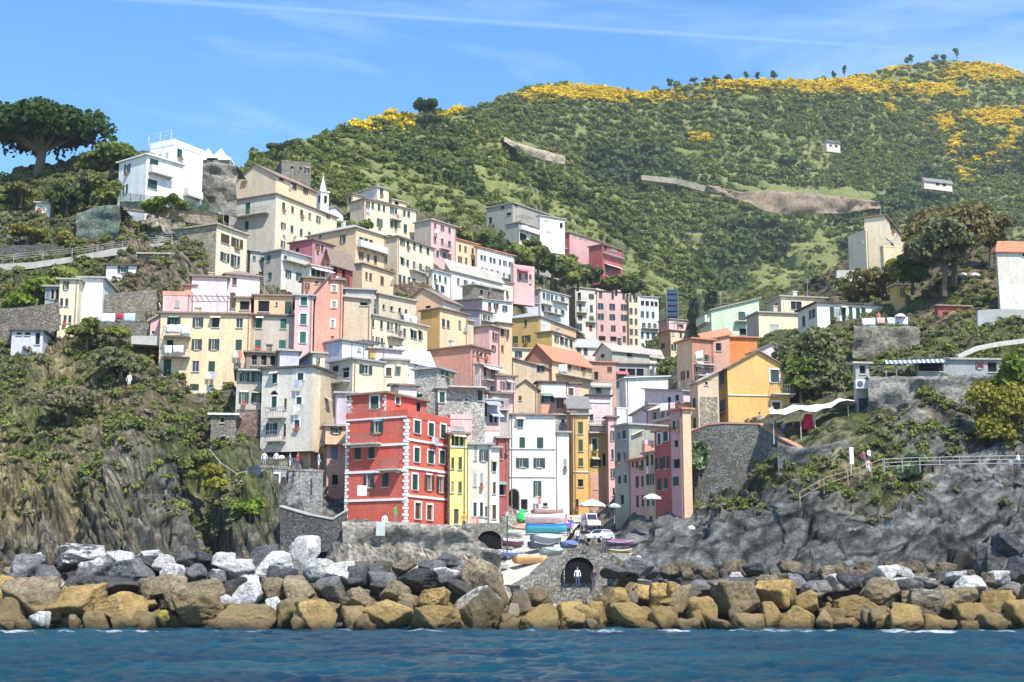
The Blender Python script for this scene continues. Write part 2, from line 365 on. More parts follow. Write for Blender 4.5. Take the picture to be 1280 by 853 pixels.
def rock_mat():
    m, nt, bs = newmat('cliff_rock_and_scrub'); bs.inputs['Roughness'].default_value = .95
    at = N(nt, 'ShaderNodeAttribute', attribute_name='tint'); strata = N(nt, 'ShaderNodeAttribute', attribute_name='strata')
    w = wpos(nt)
    n1 = noise(nt, w, .55, 7, .72); n2 = noise(nt, w, 3.5, 6, .8)
    c = mixc(nt, 1.0, at.outputs['Color'], ramp(nt, n1, [(.3, .5), (.5, 1.0), (.72, 1.8)]), 'MULTIPLY')
    c = mixc(nt, 1.0, c, ramp(nt, n2, [(.3, .45), (.7, 1.5)]), 'MULTIPLY')
    # bedding cracks, from the stretched coordinate stored on the rock
    cr = N(nt, 'ShaderNodeTexVoronoi', feature='DISTANCE_TO_EDGE'); cr.inputs['Scale'].default_value = 1.0
    nz = N(nt, 'ShaderNodeTexNoise'); nz.inputs['Scale'].default_value = .6; L(nt, strata.outputs['Vector'], nz.inputs['Vector'])
    ad = N(nt, 'ShaderNodeVectorMath', operation='MULTIPLY_ADD'); L(nt, nz.outputs['Color'], ad.inputs[0]); ad.inputs[1].default_value = (.8, .8, .8)
    L(nt, strata.outputs['Vector'], ad.inputs[2]); L(nt, ad.outputs[0], cr.inputs['Vector'])
    crk0 = ramp(nt, cr.outputs['Distance'], [(0.0, .12), (.035, 1.0)]); crk = mixc(nt, ramp(nt, noise(nt, w, .18, 3, .6), [(.42, 0.0), (.58, 1.0)]), crk0, (1, 1, 1))
    c = mixc(nt, 1.0, c, crk, 'MULTIPLY')
    nz2 = N(nt, 'ShaderNodeTexNoise'); nz2.inputs['Scale'].default_value = 2.5; nz2.inputs['Detail'].default_value = 6; nz2.inputs['Roughness'].default_value = .7
    L(nt, strata.outputs['Vector'], nz2.inputs['Vector'])
    c = mixc(nt, 1.0, c, ramp(nt, nz2.outputs['Fac'], [(.3, .45), (.7, 1.5)]), 'MULTIPLY')
    nz3 = N(nt, 'ShaderNodeTexNoise'); nz3.inputs['Scale'].default_value = 8; nz3.inputs['Detail'].default_value = 5; L(nt, strata.outputs['Vector'], nz3.inputs['Vector'])
    c = mixc(nt, 1.0, c, ramp(nt, nz3.outputs['Fac'], [(.35, .45), (.65, 1.5)]), 'MULTIPLY')
    L(nt, c, bs.inputs['Base Color'])
    ma = N(nt, 'ShaderNodeMath', operation='MULTIPLY_ADD'); L(nt, nz2.outputs['Fac'], ma.inputs[0]); ma.inputs[1].default_value = .8; L(nt, n2, ma.inputs[2])
    ma2 = N(nt, 'ShaderNodeMath', operation='ADD'); L(nt, ma.outputs[0], ma2.inputs[0]); L(nt, crk, ma2.inputs[1])
    bump(nt, bs, ma2.outputs[0], .5, .9)
    return m
def build_near():
    nx, ny = 640, 330
    V, UV = NR.grid(-150, 1430, nx, ny); n = normals(V); P = V.reshape(-1, 3); uv = UV.reshape(-1, 2); px, py = uv[:, 0], uv[:, 1]
    rockw = np.clip((py - 560) / 60, 0, 1)                       # cliffs are rough, slopes are softer
    rockw = np.maximum(rockw, .8 * np.clip((px - 1060) / 40, 0, 1) * np.clip((py - 480) / 20, 0, 1))
    rockw = np.maximum(rockw, .22)
    left = np.clip((760 - px) / 60, 0, 1)
    rockw = rockw * (1 - .7 * np.clip((px - 745) / 15, 0, 1) * np.clip((880 - px) / 30, 0, 1) * np.clip((725 - py) / 20, 0, 1))
    harb = np.clip(1 - np.abs(px - 680) / 75, 0, 1) * np.clip((py - 630) / 20, 0, 1); harb = np.clip(harb * 3, 0, 1); harb = np.maximum(harb, .85 * np.clip((px - 395) / 20, 0, 1) * np.clip((650 - px) / 20, 0, 1) * np.clip((py - 560) / 30, 0, 1))
    # bedding direction: steep and leaning right on the left cliff, gently rising to the right on the right one
    bl = RAD(36); br = RAD(118)
    uL = P[:, 0] * math.cos(bl) + P[:, 2] * math.sin(bl); vL = -P[:, 0] * math.sin(bl) + P[:, 2] * math.cos(bl)
    uR = P[:, 0] * math.cos(br) + P[:, 2] * math.sin(br); vR = -P[:, 0] * math.sin(br) + P[:, 2] * math.cos(br)
    SL = np.stack([uL * .55, vL * .085, P[:, 1] * .12], 1); SR = np.stack([uR * .26, vR * .07, P[:, 1] * .05], 1)
    S = SL * left[:, None] + SR * (1 - left)[:, None]
    dL = 1.5 * (1 - np.abs(fbm(SL, 3, 4, .55))) - .9 + 1.9 * fbm(P * .11, 9, 4)
    gullies = np.abs(fbm(np.stack([uL * .16, vL * .03, P[:, 1] * .03], 1), 21, 3)); dL += -3.2 * np.clip(.28 - gullies, 0, 1) * 3
    dR = .4 * fbm(P * .09, 31, 4) + .12 * fbm(P * .7, 33, 4)
    saw = lambda t: t - np.floor(t)
    wj = fbm(P * .07, 81, 3)
    dL += 1.15 * saw(uL * .42 + 1.1 * wj + .25 * fbm(P * .4, 83, 3)) + .5 * saw(uL * 1.15 + 1.6 * wj + .3 * fbm(P * .6, 85, 2)) - .8
    tA = saw(uR * .15 + .38 * wj + .05 * fbm(P * .35, 87, 3)); tB = saw(uR * .42 + .6 * wj); tC = saw(vR * .13 + uR * .05 + 1.0 * fbm(P * .1, 91, 3))
    dR += 2.7 * tA + .45 * tB + .5 * tC + .3 * np.floor(2.2 * fbm(np.stack([vR * .16, uR * .10, P[:, 1] * .05], 1), 89, 2)) / 2 - 2.5
    wp = np.stack([fbm(P * .25, 95, 3), fbm(P * .25, 96, 3), fbm(P * .25, 97, 3)], 1) * .22
    WL = np.stack([uL * .75, vL * .17, P[:, 1] * .25], 1) + wp; WR = np.stack([uR * .34, vR * .075, P[:, 1] * .06], 1) + wp
    a1, o1, e1 = worley(WL, 5); a2, o2, e2 = worley(WR, 6); a3, o3, e3 = worley(WR * 2.7 + 4, 7)
    dL += .9 * (a1 - .5) + .7 * o1[:, 0] * np.sign(a1 - .35)
    dR += .6 * (a2 - .5) + .2 * o2[:, 0] + .3 * (a3 - .5) + .12 * o3[:, 0]
    d = (dL * left + dR * (1 - left)) * rockw * (1 - harb) + .5 * fbm(P * .35, 50, 4) * (1 - harb)
    # the deep cleft between headland and houses
    cl = np.exp(-((px - (262 + (py - 640) * .12)) / 15) ** 2) * np.clip((py - 575) / 30, 0, 1); d -= 6 * cl
    # dark square hollow low on the right cliff
    hol = (np.abs(px - 1212) < 22) * (py > 674) * (py < 742); d = d - 5 * hol
    Pn = n.reshape(-1, 3); flip = np.where(Pn[:, 1] > 0, -1, 1)[:, None]
    V2 = P + Pn * flip * d[:, None]
    fis = np.minimum(np.minimum(tA / .045, 1), np.minimum(tC / .03 + .35, 1)); fis = np.minimum(fis, np.clip(e2 / .07, .1, 1)); fis = .25 + .75 * np.minimum(fis, np.clip(e3 / .06, .45, 1)); fis = 1 - (1 - fis) * (1 - left) * np.clip(rockw * 1.4 - .3, 0, 1)  # fissure lines darkened in the tint: deep shade together with dirt
    NR.G = (V2.reshape(ny + 3, nx, 3), -150, 1430, nx, ny)
    # tint
    cp = np.array([(a, b) for a, b, c in CTRL], float); cc = np.array([TINT[c] for a, b, c in CTRL])
    wob = uv + np.stack([fbm(P * .12, 61, 3), fbm(P * .12, 71, 3)], 1) * 22
    acc = np.zeros((len(P), 3)); ws = np.zeros(len(P))
    for (a, b), c in zip(cp, cc):
        wgt = 1 / (((wob[:, 0] - a) ** 2 + (wob[:, 1] - b) ** 2) ** 1.6 + 50); acc += wgt[:, None] * c; ws += wgt
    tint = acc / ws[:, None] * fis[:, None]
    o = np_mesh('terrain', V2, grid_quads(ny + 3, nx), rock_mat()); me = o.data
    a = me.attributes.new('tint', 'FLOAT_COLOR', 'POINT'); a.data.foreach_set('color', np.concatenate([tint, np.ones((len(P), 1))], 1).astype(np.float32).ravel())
    a = me.attributes.new('strata', 'FLOAT_VECTOR', 'POINT'); a.data.foreach_set('vector', S.astype(np.float32).ravel())
    tag(o, kind='structure'); return o
def hill_mat(name, terr):
    m, nt, bs = newmat(name); bs.inputs['Roughness'].default_value = .95
    w = wpos(nt); n0 = noise(nt, w, .012, 5, .6); n1 = noise(nt, w, .06, 6, .7); n2 = noise(nt, w, .5, 5, .75)
    c = ramp(nt, n1, [(.3, (.10, .125, .03)), (.45, (.14, .17, .04)), (.6, (.19, .21, .06)), (.75, (.26, .23, .10))])
    c = mixc(nt, ramp(nt, n0, [(.4, 0.0), (.65, .7)]), c, (.14, .18, .045))
    c = mixc(nt, 1.0, c, ramp(nt, n2, [(.3, .4), (.7, 1.5)]), 'MULTIPLY')
    # dry-stone terraces: risers show as paler lines
    wv = N(nt, 'ShaderNodeTexWave', bands_direction='Z'); wv.inputs['Scale'].default_value = terr; wv.inputs['Distortion'].default_value = 2.2
    wv.inputs['Detail'].default_value = 3; wv.inputs['Detail Scale'].default_value = .25; L(nt, wpos(nt, (.12, .12, 1)), wv.inputs['Vector'])
    st = ramp(nt, wv.outputs['Fac'], [(.66, 0.0), (.82, .75)])
    c = mixc(nt, st, c, (.28, .27, .14))
    L(nt, c, bs.inputs['Base Color']); bump(nt, bs, n2, 1.0, .8); return m
def build_hill(sheet, name, x0, x1, nx, ny, mat, amp, seed):
    V, UV = sheet.grid(x0, x1, nx, ny); n = normals(V); P = V.reshape(-1, 3); Pn = n.reshape(-1, 3)
    d = amp * (fbm(P * .02, seed, 5) * .8 + .35 * fbm(P * .1, seed + 9, 3))
    # steps of the terraces
    d += .5 * np.sign(np.sin(P[:, 2] * 1.1 + 2 * fbm(P * .01, seed + 4, 2)))
    flip = np.where(Pn[:, 1] > 0, -1, 1)[:, None]
    top = np.ones((ny + 3, nx)); top[ny - 4:] = .25; d = d * top.ravel()
    V2 = P + Pn * flip * d[:, None]; sheet.G = (V2.reshape(ny + 3, nx, 3), x0, x1, nx, ny)
    o = np_mesh(name, V2, grid_quads(ny + 3, nx), mat); tag(o, kind='structure'); return o
# ---------------------------------------------------------------- houses
GREEN = (.014, .075, .055); TEAL = (.02, .14, .115)
SHUT = dict(g=GREEN, G=GREEN, n=(.03, .07, .075), N=(.03, .07, .075), b=BROWN, B=BROWN, k=None, d=None, t=TEAL, T=TEAL, l=(.42, .46, .44), D=BROWN, r=(.35, .05, .04), R=(.35, .05, .04), o=(.05, .10, .04), O=(.05, .10, .04), v=(.2, .27, .36))
def flatpt(C, d, u, z): return Vector((C[0] + d[0] * u, C[1] + d[1] * u, z))
class Face:
    def __init__(s, C, d, n, w, zb, zt): s.C, s.d, s.n, s.w, s.zb, s.zt = C, d, n, w, zb, zt; s.rects = []
    def at(s, u, z, out=0.0):
        p = flatpt(s.C, s.d, u, z); p += Vector(s.n) * out; return p
    def u_of(s, px, py=None):
        Cz = Vector((s.C[0], s.C[1], s.zt)); u = solve_w(Cz, s.d, px)
        if py is not None:
            for _ in range(2):
                z = z_at(s.C[1] + s.d[1] * u, py); u = solve_w(Vector((s.C[0], s.C[1], z)), s.d, px)
        return u
    def z_of(s, u, py): return z_at(s.C[1] + s.d[1] * u, py)
    def sc(s, u): return scale_at(s.at(u, (s.zt + s.zb) / 2))
def wall_face(mb, f, gap=.18):
    us = sorted({0.0, f.w} | {r[0] for r in f.rects} | {r[1] for r in f.rects}); zs = sorted({f.zb, f.zt} | {r[2] for r in f.rects} | {r[3] for r in f.rects})
    for a, b in zip(us, us[1:]):
        if b - a < 1e-4: continue
        for c, e in zip(zs, zs[1:]):
            if e - c < 1e-4: continue
            mu, mz = (a + b) / 2, (c + e) / 2
            if any(r[0] < mu < r[1] and r[2] < mz < r[3] for r in f.rects): continue
            mb.face([f.at(a, c), f.at(b, c), f.at(b, e), f.at(a, e)])
    for u0, u1, z0, z1 in f.rects:
        for p, q in (((u0, z0), (u1, z0)), ((u1, z0), (u1, z1)), ((u1, z1), (u0, z1)), ((u0, z1), (u0, z0))):
            mb.face([f.at(*p), f.at(*q), f.at(*q, -gap), f.at(*p, -gap)])
def fbox(mb, f, u0, u1, z0, z1, o0, o1, m=0):
    """box on a face from offset o0 to o1 outwards"""
    c = f.at(u0, z0, o0); mb.box(c, f.at(u1, z0, o0) - c, Vector(f.n) * (o1 - o0), Vector((0, 0, z1 - z0)), m)
WRG = random.Random(99)
def add_window(root, f, x, z, w, h, st, y=None):
    w *= WRG.uniform(.9, 1.1); h *= WRG.uniform(.93, 1.06); r_ = WRG.random()
    if st[0] in 'ngbo' and len(st) == 1 and h < 14:      # some shutters stand open, some windows have none drawn
        if r_ < .16: st = 'd'
        elif r_ < .34: st = st.upper(); w *= 1.5
    s = f.sc(f.u_of(x)); du = max(.25, abs(f.u_of(x + w / 2) - f.u_of(x - w / 2))); dz = max(.4, h / s); u = f.u_of(x)
    du = min(du, 3.2); u0, u1, z0, z1 = u - du / 2, u + du / 2, z - dz / 2, z + dz / 2
    m = .12
    if u1 < m + .2 or u0 > f.w - m - .2 or z0 > f.zt - .15: return
    u0, u1 = max(m, u0), min(f.w - m, u1); z1 = min(z1, f.zt - .1); z0 = max(z0, f.zb + .05)
    if z1 - z0 < .2: return
    big = s > 8.6; code = st[0]; sur = 's' in st[1:]
    opn = code in 'GNBTRO'
    q0, q1 = (u0 + du * .26, u1 - du * .26) if opn else (u0, u1)
    for r in f.rects:
        if q0 < r[1] and q1 > r[0] and z0 < r[3] and z1 > r[2]: return
    f.rects.append((q0, q1, z0, z1))
    shm = paint(SHUT[code], .6, 'shutter_paint', louvre=big) if SHUT.get(code) else None
    frm = paint((.5, .49, .45), .6, 'frame_paint')
    isdoor = code in 'D' or (st[1:].find('p') >= 0)
    name = 'door' if isdoor else 'window'
    dark = paint((.012, .012, .014), .9, 'painted_dark_opening')  # black paint stands in for the unlit space behind an opening
    W = MB(root.location)
    if not big:
        mats = [shm or glass(), frm, glass()]
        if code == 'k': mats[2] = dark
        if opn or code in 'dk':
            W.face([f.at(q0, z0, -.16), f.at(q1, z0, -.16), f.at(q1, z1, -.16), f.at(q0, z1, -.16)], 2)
            if opn:
                fbox(W, f, u0, q0, z0, z1, .02, .07, 0); fbox(W, f, q1, u1, z0, z1, .02, .07, 0)
            if code != 'k' and q1 - q0 > .3:
                c = (q0 + q1) / 2; fbox(W, f, c - .03, c + .03, z0, z1, -.155, -.12, 1)
        else: fbox(W, f, q0, q1, z0, z1, -.15, -.05, 0)
        fbox(W, f, q0 - .06, q1 + .06, z0 - .07, z0 - .002, -.02, .10, 1)
        if sur: fbox(W, f, q0 - .14, q0, z0, z1 + .12, .004, .04, 1); fbox(W, f, q1, q1 + .14, z0, z1 + .12, .004, .04, 1)
        W.build(name, mats, root); return
    t = .05
    fbox(W, f, q0, q0 + t, z0, z1, -.15, -.08); fbox(W, f, q1 - t, q1, z0, z1, -.15, -.08)
    fbox(W, f, q0 + t, q1 - t, z1 - t, z1, -.15, -.08); fbox(W, f, q0 + t, q1 - t, z0, z0 + t, -.15, -.08)
    if opn or code == 'd':
        c = (q0 + q1) / 2; fbox(W, f, c - .03, c + .03, z0 + t, z1 - t, -.147, -.085)
    fbox(W, f, q0 - .07, q1 + .07, z0 - .08, z0 - .002, -.02, .12)
    if sur:
        k = .17; fbox(W, f, q0 - k, q0 - .002, z0, z1, .004, .05, 1); fbox(W, f, q1 + .002, q1 + k, z0, z1, .004, .05, 1); fbox(W, f, q0 - k, q1 + k, z1 + .002, z1 + k, .004, .06, 1)
    wo = W.build(name, [frm, paint((.78, .77, .73), .7, 'surround_paint')], root)
    if code in 'dk' or opn:
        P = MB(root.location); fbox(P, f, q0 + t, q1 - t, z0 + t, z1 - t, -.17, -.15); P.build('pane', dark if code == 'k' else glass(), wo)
    if opn:
        for a, b in ((u0, q0 - .01), (q1 + .01, u1)):
            P = MB(root.location); fbox(P, f, a, b, z0, z1, .055, .10); P.build('shutter', shm, wo)
    elif shm:
        c = (q0 + q1) / 2
        if code == 'D':
            P = MB(root.location); fbox(P, f, q0 + t, q1 - t, z0 + .01, z1 - t, -.14, -.10); P.build('door_leaf', shm, wo)
        else:
            for a, b in ((q0 + .01, c - .015), (c + .015, q1 - .01)):
                P = MB(root.location); fbox(P, f, a, b, z0 + .01, z1 - .01, -.07, -.02); P.build('shutter', shm, wo)
def balcony(root, f, x0, x1, y, slabm, railm, depth=.95, h=1.0, solid=False):
    u0, u1 = sorted((f.u_of(x0), f.u_of(x1))); z = f.z_of((u0 + u1) / 2, y)
    B = MB(root.location); fbox(B, f, u0, u1, z - .16, z, .003, depth)
    for u in np.linspace(u0 + .2, u1 - .35, max(2, int((u1 - u0) / 1.6))): fbox(B, f, u, u + .14, z - .4, z - .161, .003, depth * .7)
    b = B.build('balcony', slabm, root)
    R = MB(root.location)
    if solid:
        fbox(R, f, u0, u1, z + .001, z + h, depth - .12, depth); fbox(R, f, u0, u0 + .12, z + .001, z + h, .003, depth - .12); fbox(R, f, u1 - .12, u1, z + .001, z + h, .003, depth - .12)
    else:
        for zz in (z + h, z + h * .5): fbox(R, f, u0, u1, zz - .04, zz, depth - .06, depth - .02)
        for u in np.arange(u0 + .02, u1, .28): fbox(R, f, u, u + .035, z + .001, z + h - .04, depth - .055, depth - .025)
        for u in (u0, u1 - .04): fbox(R, f, u, u + .04, z + h - .04, z + h, .003, depth - .06)
    R.build('railing', railm, b)
def roof_slab(mb, pts, t=.16, m=0):
    up = [Vector(p) for p in pts]; dn = [p - Vector((0, 0, t)) for p in up]; n = len(up)
    nn = (up[1] - up[0]).cross(up[2] - up[0])
    if nn.z < 0: up.reverse(); dn.reverse()
    mb.face(up, m); mb.face(dn[::-1], m)
    for i in range(n):
        j = (i + 1) % n; mb.face([dn[i], dn[j], up[j], up[i]], m)
GRP = 'old village houses'
HOUSES = []
def vol(root, xs, yt, yb, a, roof, cL, cR, wins='', Y=None, ext=2.5, dep=8.0, k=.985):
    xl, xc, xr = xs
    if Y is None: Y = NR.depth(xc, yb) * k
    C = pt(xc, yt, Y); zt = C.z; zb = pt(xc, yb, Y).z - ext; ar = RAD(a)
    dR = (math.cos(ar), math.sin(ar)); dL = (-math.sin(ar), math.cos(ar))
    wR = solve_w(C, dR, xr) if xr > xc else dep; wL = solve_w(C, dL, xl) if xl < xc else dep
    if wR <= 0: wR = dep
    if wL <= 0: wL = dep
    wR = min(max(wR, .3), 40); wL = min(max(wL, .3), 40)
    if root is None: return Y, C, wR, wL, dR, dL
    dR3, dL3 = Vector((*dR, 0)), Vector((*dL, 0)); up = Vector((0, 0, 1))
    fR = Face(C, dR, (math.sin(ar), -math.cos(ar), 0), wR, zb, zt); fL = Face(C, dL, (-math.cos(ar), -math.sin(ar), 0), wL, zb, zt)
    Cb = Vector((C.x, C.y, zt))
    back = [Face(C + dR3 * wR, dL, (math.cos(ar), math.sin(ar), 0), wL, zb, zt), Face(C + dL3 * wL, dR, (-math.sin(ar), math.cos(ar), 0), wR, zb, zt)]
    F2 = dict(L=fL, R=fR, E=back[0], W=back[1])
    post = []; rng = random.Random(int(xc * 7 + yt))
    for sp in [s.strip() for s in wins.split(';') if s.strip()]:
        p = sp.split()
        if p[0] in ('L', 'R', 'E', 'W'):
            f = F2[p[0]]; X = [float(v) for v in p[1].split(',')]; Yy = [float(v) for v in p[2].split(',')]
            for y0 in Yy:
                z = f.z_of(f.u_of(X[0], y0), y0)
                for x in X: add_window(root, f, x, z, float(p[3]), float(p[4]), p[5])
        else: post.append(p)
    rf = roof.split(); kind = rf[0]; c = [Cb, Cb + dR3 * wR, Cb + dR3 * wR + dL3 * wL, Cb + dL3 * wL]
    wm = [wallmat(cL), wallmat(cR)]
    for f, m in ((fL, 0), (fR, 1), (back[0], 1), (back[1], 0)):
        mb = MB(root.location); wall_face(mb, f); f.mb = mb; f.m = m
    W = MB(root.location)
    for f in (fL, fR, *back):
        n = len(W.V); W.V += f.mb.V; W.F += [tuple(i + n for i in q) for q in f.mb.F]; W.M += [f.m] * len(f.mb.F)
    R = MB(root.location); e = .35; H = .13
    if kind == 'flat':
        rm = tiles(KS[rf[1]]) if rf[1] != 'white' else paint(KS['white'])
        q = [c[0] - dR3 * e - dL3 * e, c[1] + dR3 * e - dL3 * e, c[2] + dR3 * e + dL3 * e, c[3] - dR3 * e + dL3 * e]
        roof_slab(R, [p + up * .2 for p in q], .197)
    elif kind == 'par':       # flat roof hidden behind a parapet
        rm = wallmat(rf[1]) if rf[1] in K or rf[1].startswith('st') else paint(KS[rf[1]]); h = float(rf[2]) if len(rf) > 2 else .9
        t = .25
        R.box(c[0] - dR3 * .05 - dL3 * .05 + up * .002, dR3 * (wR + .1), dL3 * t, up * h); R.box(c[3] - dR3 * .05 - dL3 * (t - .05) + up * .002, dR3 * (wR + .1), dL3 * t, up * h)
        R.box(c[0] - dR3 * .05 + dL3 * (t - .045) + up * .002, dR3 * t, dL3 * (wL - 2 * t + .08), up * h); R.box(c[1] - dR3 * (t - .05) + dL3 * (t - .045) + up * .002, dR3 * t, dL3 * (wL - 2 * t + .08), up * h)
        R.face([p + up * .004 for p in c])
    elif kind in ('gL', 'gR'):
        r = float(rf[1]); rm = tiles(KS[rf[2]])
        if kind == 'gL': a0, a1, b0, b1 = c[0], c[3], c[1], c[2]; ax = dR3; off = (-ax * e, ax * e)
        else: a0, a1, b0, b1 = c[0], c[1], c[3], c[2]; ax = dL3; off = (-ax * e, ax * e)
        m0, m1 = (a0 + a1) / 2 + up * r, (b0 + b1) / 2 + up * r
        W.face([a0, a1, m0], 0 if kind == 'gL' else 1); W.face([b0, b1, m1], 0 if kind == 'gL' else 1)
        for s0, s1 in ((a0, b0), (a1, b1)):
            out = (s0 - (a0 + a1) / 2); out = out.normalized() * .45; dz = up * (-r * .45 / max(.1, (s0 - (a0 + a1) / 2).length))
            roof_slab(R, [p + up * H for p in (s0 + out + dz + off[0], s1 + out + dz + off[1], m1 + off[1], m0 + off[0])], .127)
    elif kind == 'hip':
        r = float(rf[1]); rm = tiles(KS[rf[2]])
        q = [c[0] - dR3 * e - dL3 * e, c[1] + dR3 * e - dL3 * e, c[2] + dR3 * e + dL3 * e, c[3] - dR3 * e + dL3 * e]
        mid = (q[0] + q[2]) / 2; lr = max(0, (wR - wL)) / 2; ll = max(0, (wL - wR)) / 2; ax = dR3 * lr + dL3 * ll
        A, B = mid - ax + up * r, mid + ax + up * r; q = [p + up * .02 for p in q]
        if wR >= wL: sides = [(q[0], q[1], B, A), (q[1], q[2], B), (q[2], q[3], A, B), (q[3], q[0], A)]
        else: sides = [(q[0], q[1], A), (q[1], q[2], B, A), (q[2], q[3], B), (q[3], q[0], A, B)]
        for s_ in sides: R.face(s_)
        roof_slab(R, [p - up * .002 for p in q], .015 + .001)
        roof_slab(R, [p + up * .0 for p in q], .018)
        for i in range(4):
            a_, b_ = q[i], q[(i + 1) % 4]; R.face([a_ - up * .14, b_ - up * .14, b_, a_])
    elif kind == 'shed':      # four corner rises
        rr = [float(v) for v in rf[1:5]]; rm = tiles(KS[rf[5]]) if rf[5] != 'white' else paint(KS['white'])
        t_ = [p + up * h for p, h in zip(c, rr)]
        for i, m in ((0, 1), (1, 1), (2, 0), (3, 0)):
            j = (i + 1) % 4; W.face([c[i], c[j], t_[j], t_[i]], m)
        g = (rr[1] - rr[0]) / wR; h_ = (rr[3] - rr[0]) / wL
        q = [t_[0] - dR3 * e - dL3 * e - up * e * (g + h_), t_[1] + dR3 * e - dL3 * e + up * e * (g - h_), t_[2] + dR3 * e + dL3 * e + up * e * (g + h_), t_[3] - dR3 * e + dL3 * e + up * e * (-g + h_)]
        roof_slab(R, [p + up * .15 for p in q], .147)
    else: raise ValueError(roof)
    W.build('wall', wm, root); ro = R.build('roof', rm, root)
    if kind != 'par' and wR * wL > 25 and rng.random() < .6:
        cm = MB(root.location); base = c[0] + dR3 * wR * rng.uniform(.3, .7) + dL3 * wL * rng.uniform(.35, .7)
        cm.cbox(base + up * .1, .6, .5, float(rf[1]) * .8 + 1.3 if kind[0] in 'gh' else 1.3, 0, ar); cm.cbox(base + up * (.1 + (float(rf[1]) * .8 + 1.3 if kind[0] in 'gh' else 1.3)), .8, .7, .12, 0, ar)
        cm.build('chimney', wallmat(rng.choice(['sand', 'offw', 'st'])), ro)
    if rng.random() < .45 and wR * wL > 30:
        am = MB(root.location); b = c[0] + dR3 * wR * rng.uniform(.2, .8) + dL3 * wL * rng.uniform(.2, .5); b = b + up * .1; h = 2.6 + rng.random()
        am.tube(b, b + up * h, .035); 
        for q in (.0, .25, .5): am.tube(b + up * (h - q) - dR3 * .5, b + up * (h - q) + dR3 * .5, .02)
        am.build('aerial', paint((.4, .4, .4), .5, 'aerial_metal'), root)
    top = c[0] + (dR3 * wR + dL3 * wL) * .5
    if kind in ('par', 'flat') and wR > 4 and wL > 4 and rng.random() < .18:
        zz = .2 if kind == 'flat' else .01; q = c[0] + dR3 * wR * rng.uniform(.1, .35) + dL3 * wL * .12 + up * (zz + .002); w_, d_ = min(wR * .5, 4.5), min(wL * .5, 3.2); P = MB(root.location)
        for i in (0, 1):
            for j in (0, 1): b = q + dR3 * w_ * i + dL3 * d_ * j; P.tube(b, b + up * 2.2, .05, 0, 5)
        for t_ in np.linspace(0, 1, 8): b = q + dR3 * w_ * t_ + up * 2.2; P.tube(b - dL3 * .2, b + dL3 * (d_ + .2), .04, 0, 4)
        for j in (0, 1): b = q + dL3 * d_ * j + up * 2.12; P.tube(b - dR3 * .2, b + dR3 * (w_ + .2), .05, 0, 4)
        P.build('pergola', paint(rng.choice([(.3, .22, .14), (.5, .5, .48), (.12, .12, .12)]), .7, 'pergola_paint'), root)
    if rng.random() < .5 and scale_at(C) > 6:
        f = fR if xr > xc and (xl >= xc or rng.random() < .6) else fL
        if f.w > 3:
            u = rng.uniform(.6, f.w - .6); z = rng.uniform((f.zb + f.zt) / 2, f.zt - .8)
            if not any(a_ - .5 < u < b_ + .5 and c_ - .5 < z < d_ + .5 for a_, b_, c_, d_ in f.rects):
                P = MB(root.location); o0 = f.at(u, z, .03); P.tube(o0, f.at(u, z, .35), .03, 0, 5); P.tube(f.at(u, z + .03, .34), f.at(u, z, .42), .36, 0, 12, .40); P.build('satellite_dish', paint((.62, .62, .6), .5), root)
    for f in (fR, fL):
        if scale_at(C) < 5.5: break
        for (a_, b_, c_, d_) in list(f.rects):
            r_ = rng.random()
            if r_ < .10 and d_ - c_ < 2.2:
                P = MB(root.location); fbox(P, f, a_, b_, c_ - .30, c_ - .09, .125, .34, 0)
                for t_ in range(7): g_ = rng.uniform(a_ + .1, b_ - .1); P.tube(f.at(g_, c_ - .09, .22), f.at(g_ + rng.uniform(-.1, .1), c_ + rng.uniform(.1, .3), .28), .10, 1, 5, .04)
                P.build('flower_box', [paint((.35, .16, .09)), paint(rng.choice([(.07, .14, .03), (.4, .05, .06), (.06, .12, .03)]), .8, 'geraniums')], root)
            elif r_ < .16:
                P = MB(root.location); col_ = rng.choice([(.8, .8, .8), (.55, .62, .75), (.7, .35, .3), (.75, .7, .6), (.2, .25, .4)])
                P.tube(f.at(a_ - .2, c_ - .14, .5), f.at(b_ + .2, c_ - .14, .5), .015, 1, 4); m_ = (a_ + b_) / 2
                fbox(P, f, a_ - .1, m_ - .05, c_ - .75, c_ - .15, .49, .51); fbox(P, f, m_ + .03, b_ + .1, c_ - .95, c_ - .15, .49, .51, 2)
                P.tube(f.at(a_ - .2, c_ - .14, .01), f.at(a_ - .2, c_ - .14, .5), .015, 1, 4); P.tube(f.at(b_ + .2, c_ - .14, .01), f.at(b_ + .2, c_ - .14, .5), .015, 1, 4)
                P.build('washing', [cloth(col_), paint((.3, .3, .3)), cloth(rng.choice([(.8, .8, .78), (.4, .45, .6), (.6, .2, .2)]))], root)
            elif r_ < .24 and d_ - c_ > .8:
                P = MB(root.location); roof_slab(P, [f.at(a_ - .2, d_ + .25, .01), f.at(b_ + .2, d_ + .25, .01), f.at(b_ + .2, d_ - .1, .7), f.at(a_ - .2, d_ - .1, .7)], .04)
                P.build('window_awning', cloth(rng.choice([(.75, .73, .68), (.45, .40, .3), (.2, .3, .25), (.6, .55, .45)])), root)
    if zt - zb > 7 and rng.random() < .6:
        f = fR if (xr > xc) else fL; u = rng.choice([.25, f.w - .25]); dp = MB(root.location)
        dp.tube(f.at(u, f.zt - .05, .08), f.at(u, f.zb + .1, .08), .06, n=5); dp.build('drainpipe', paint((.30, .22, .16), .6, 'pipe_paint'), root)
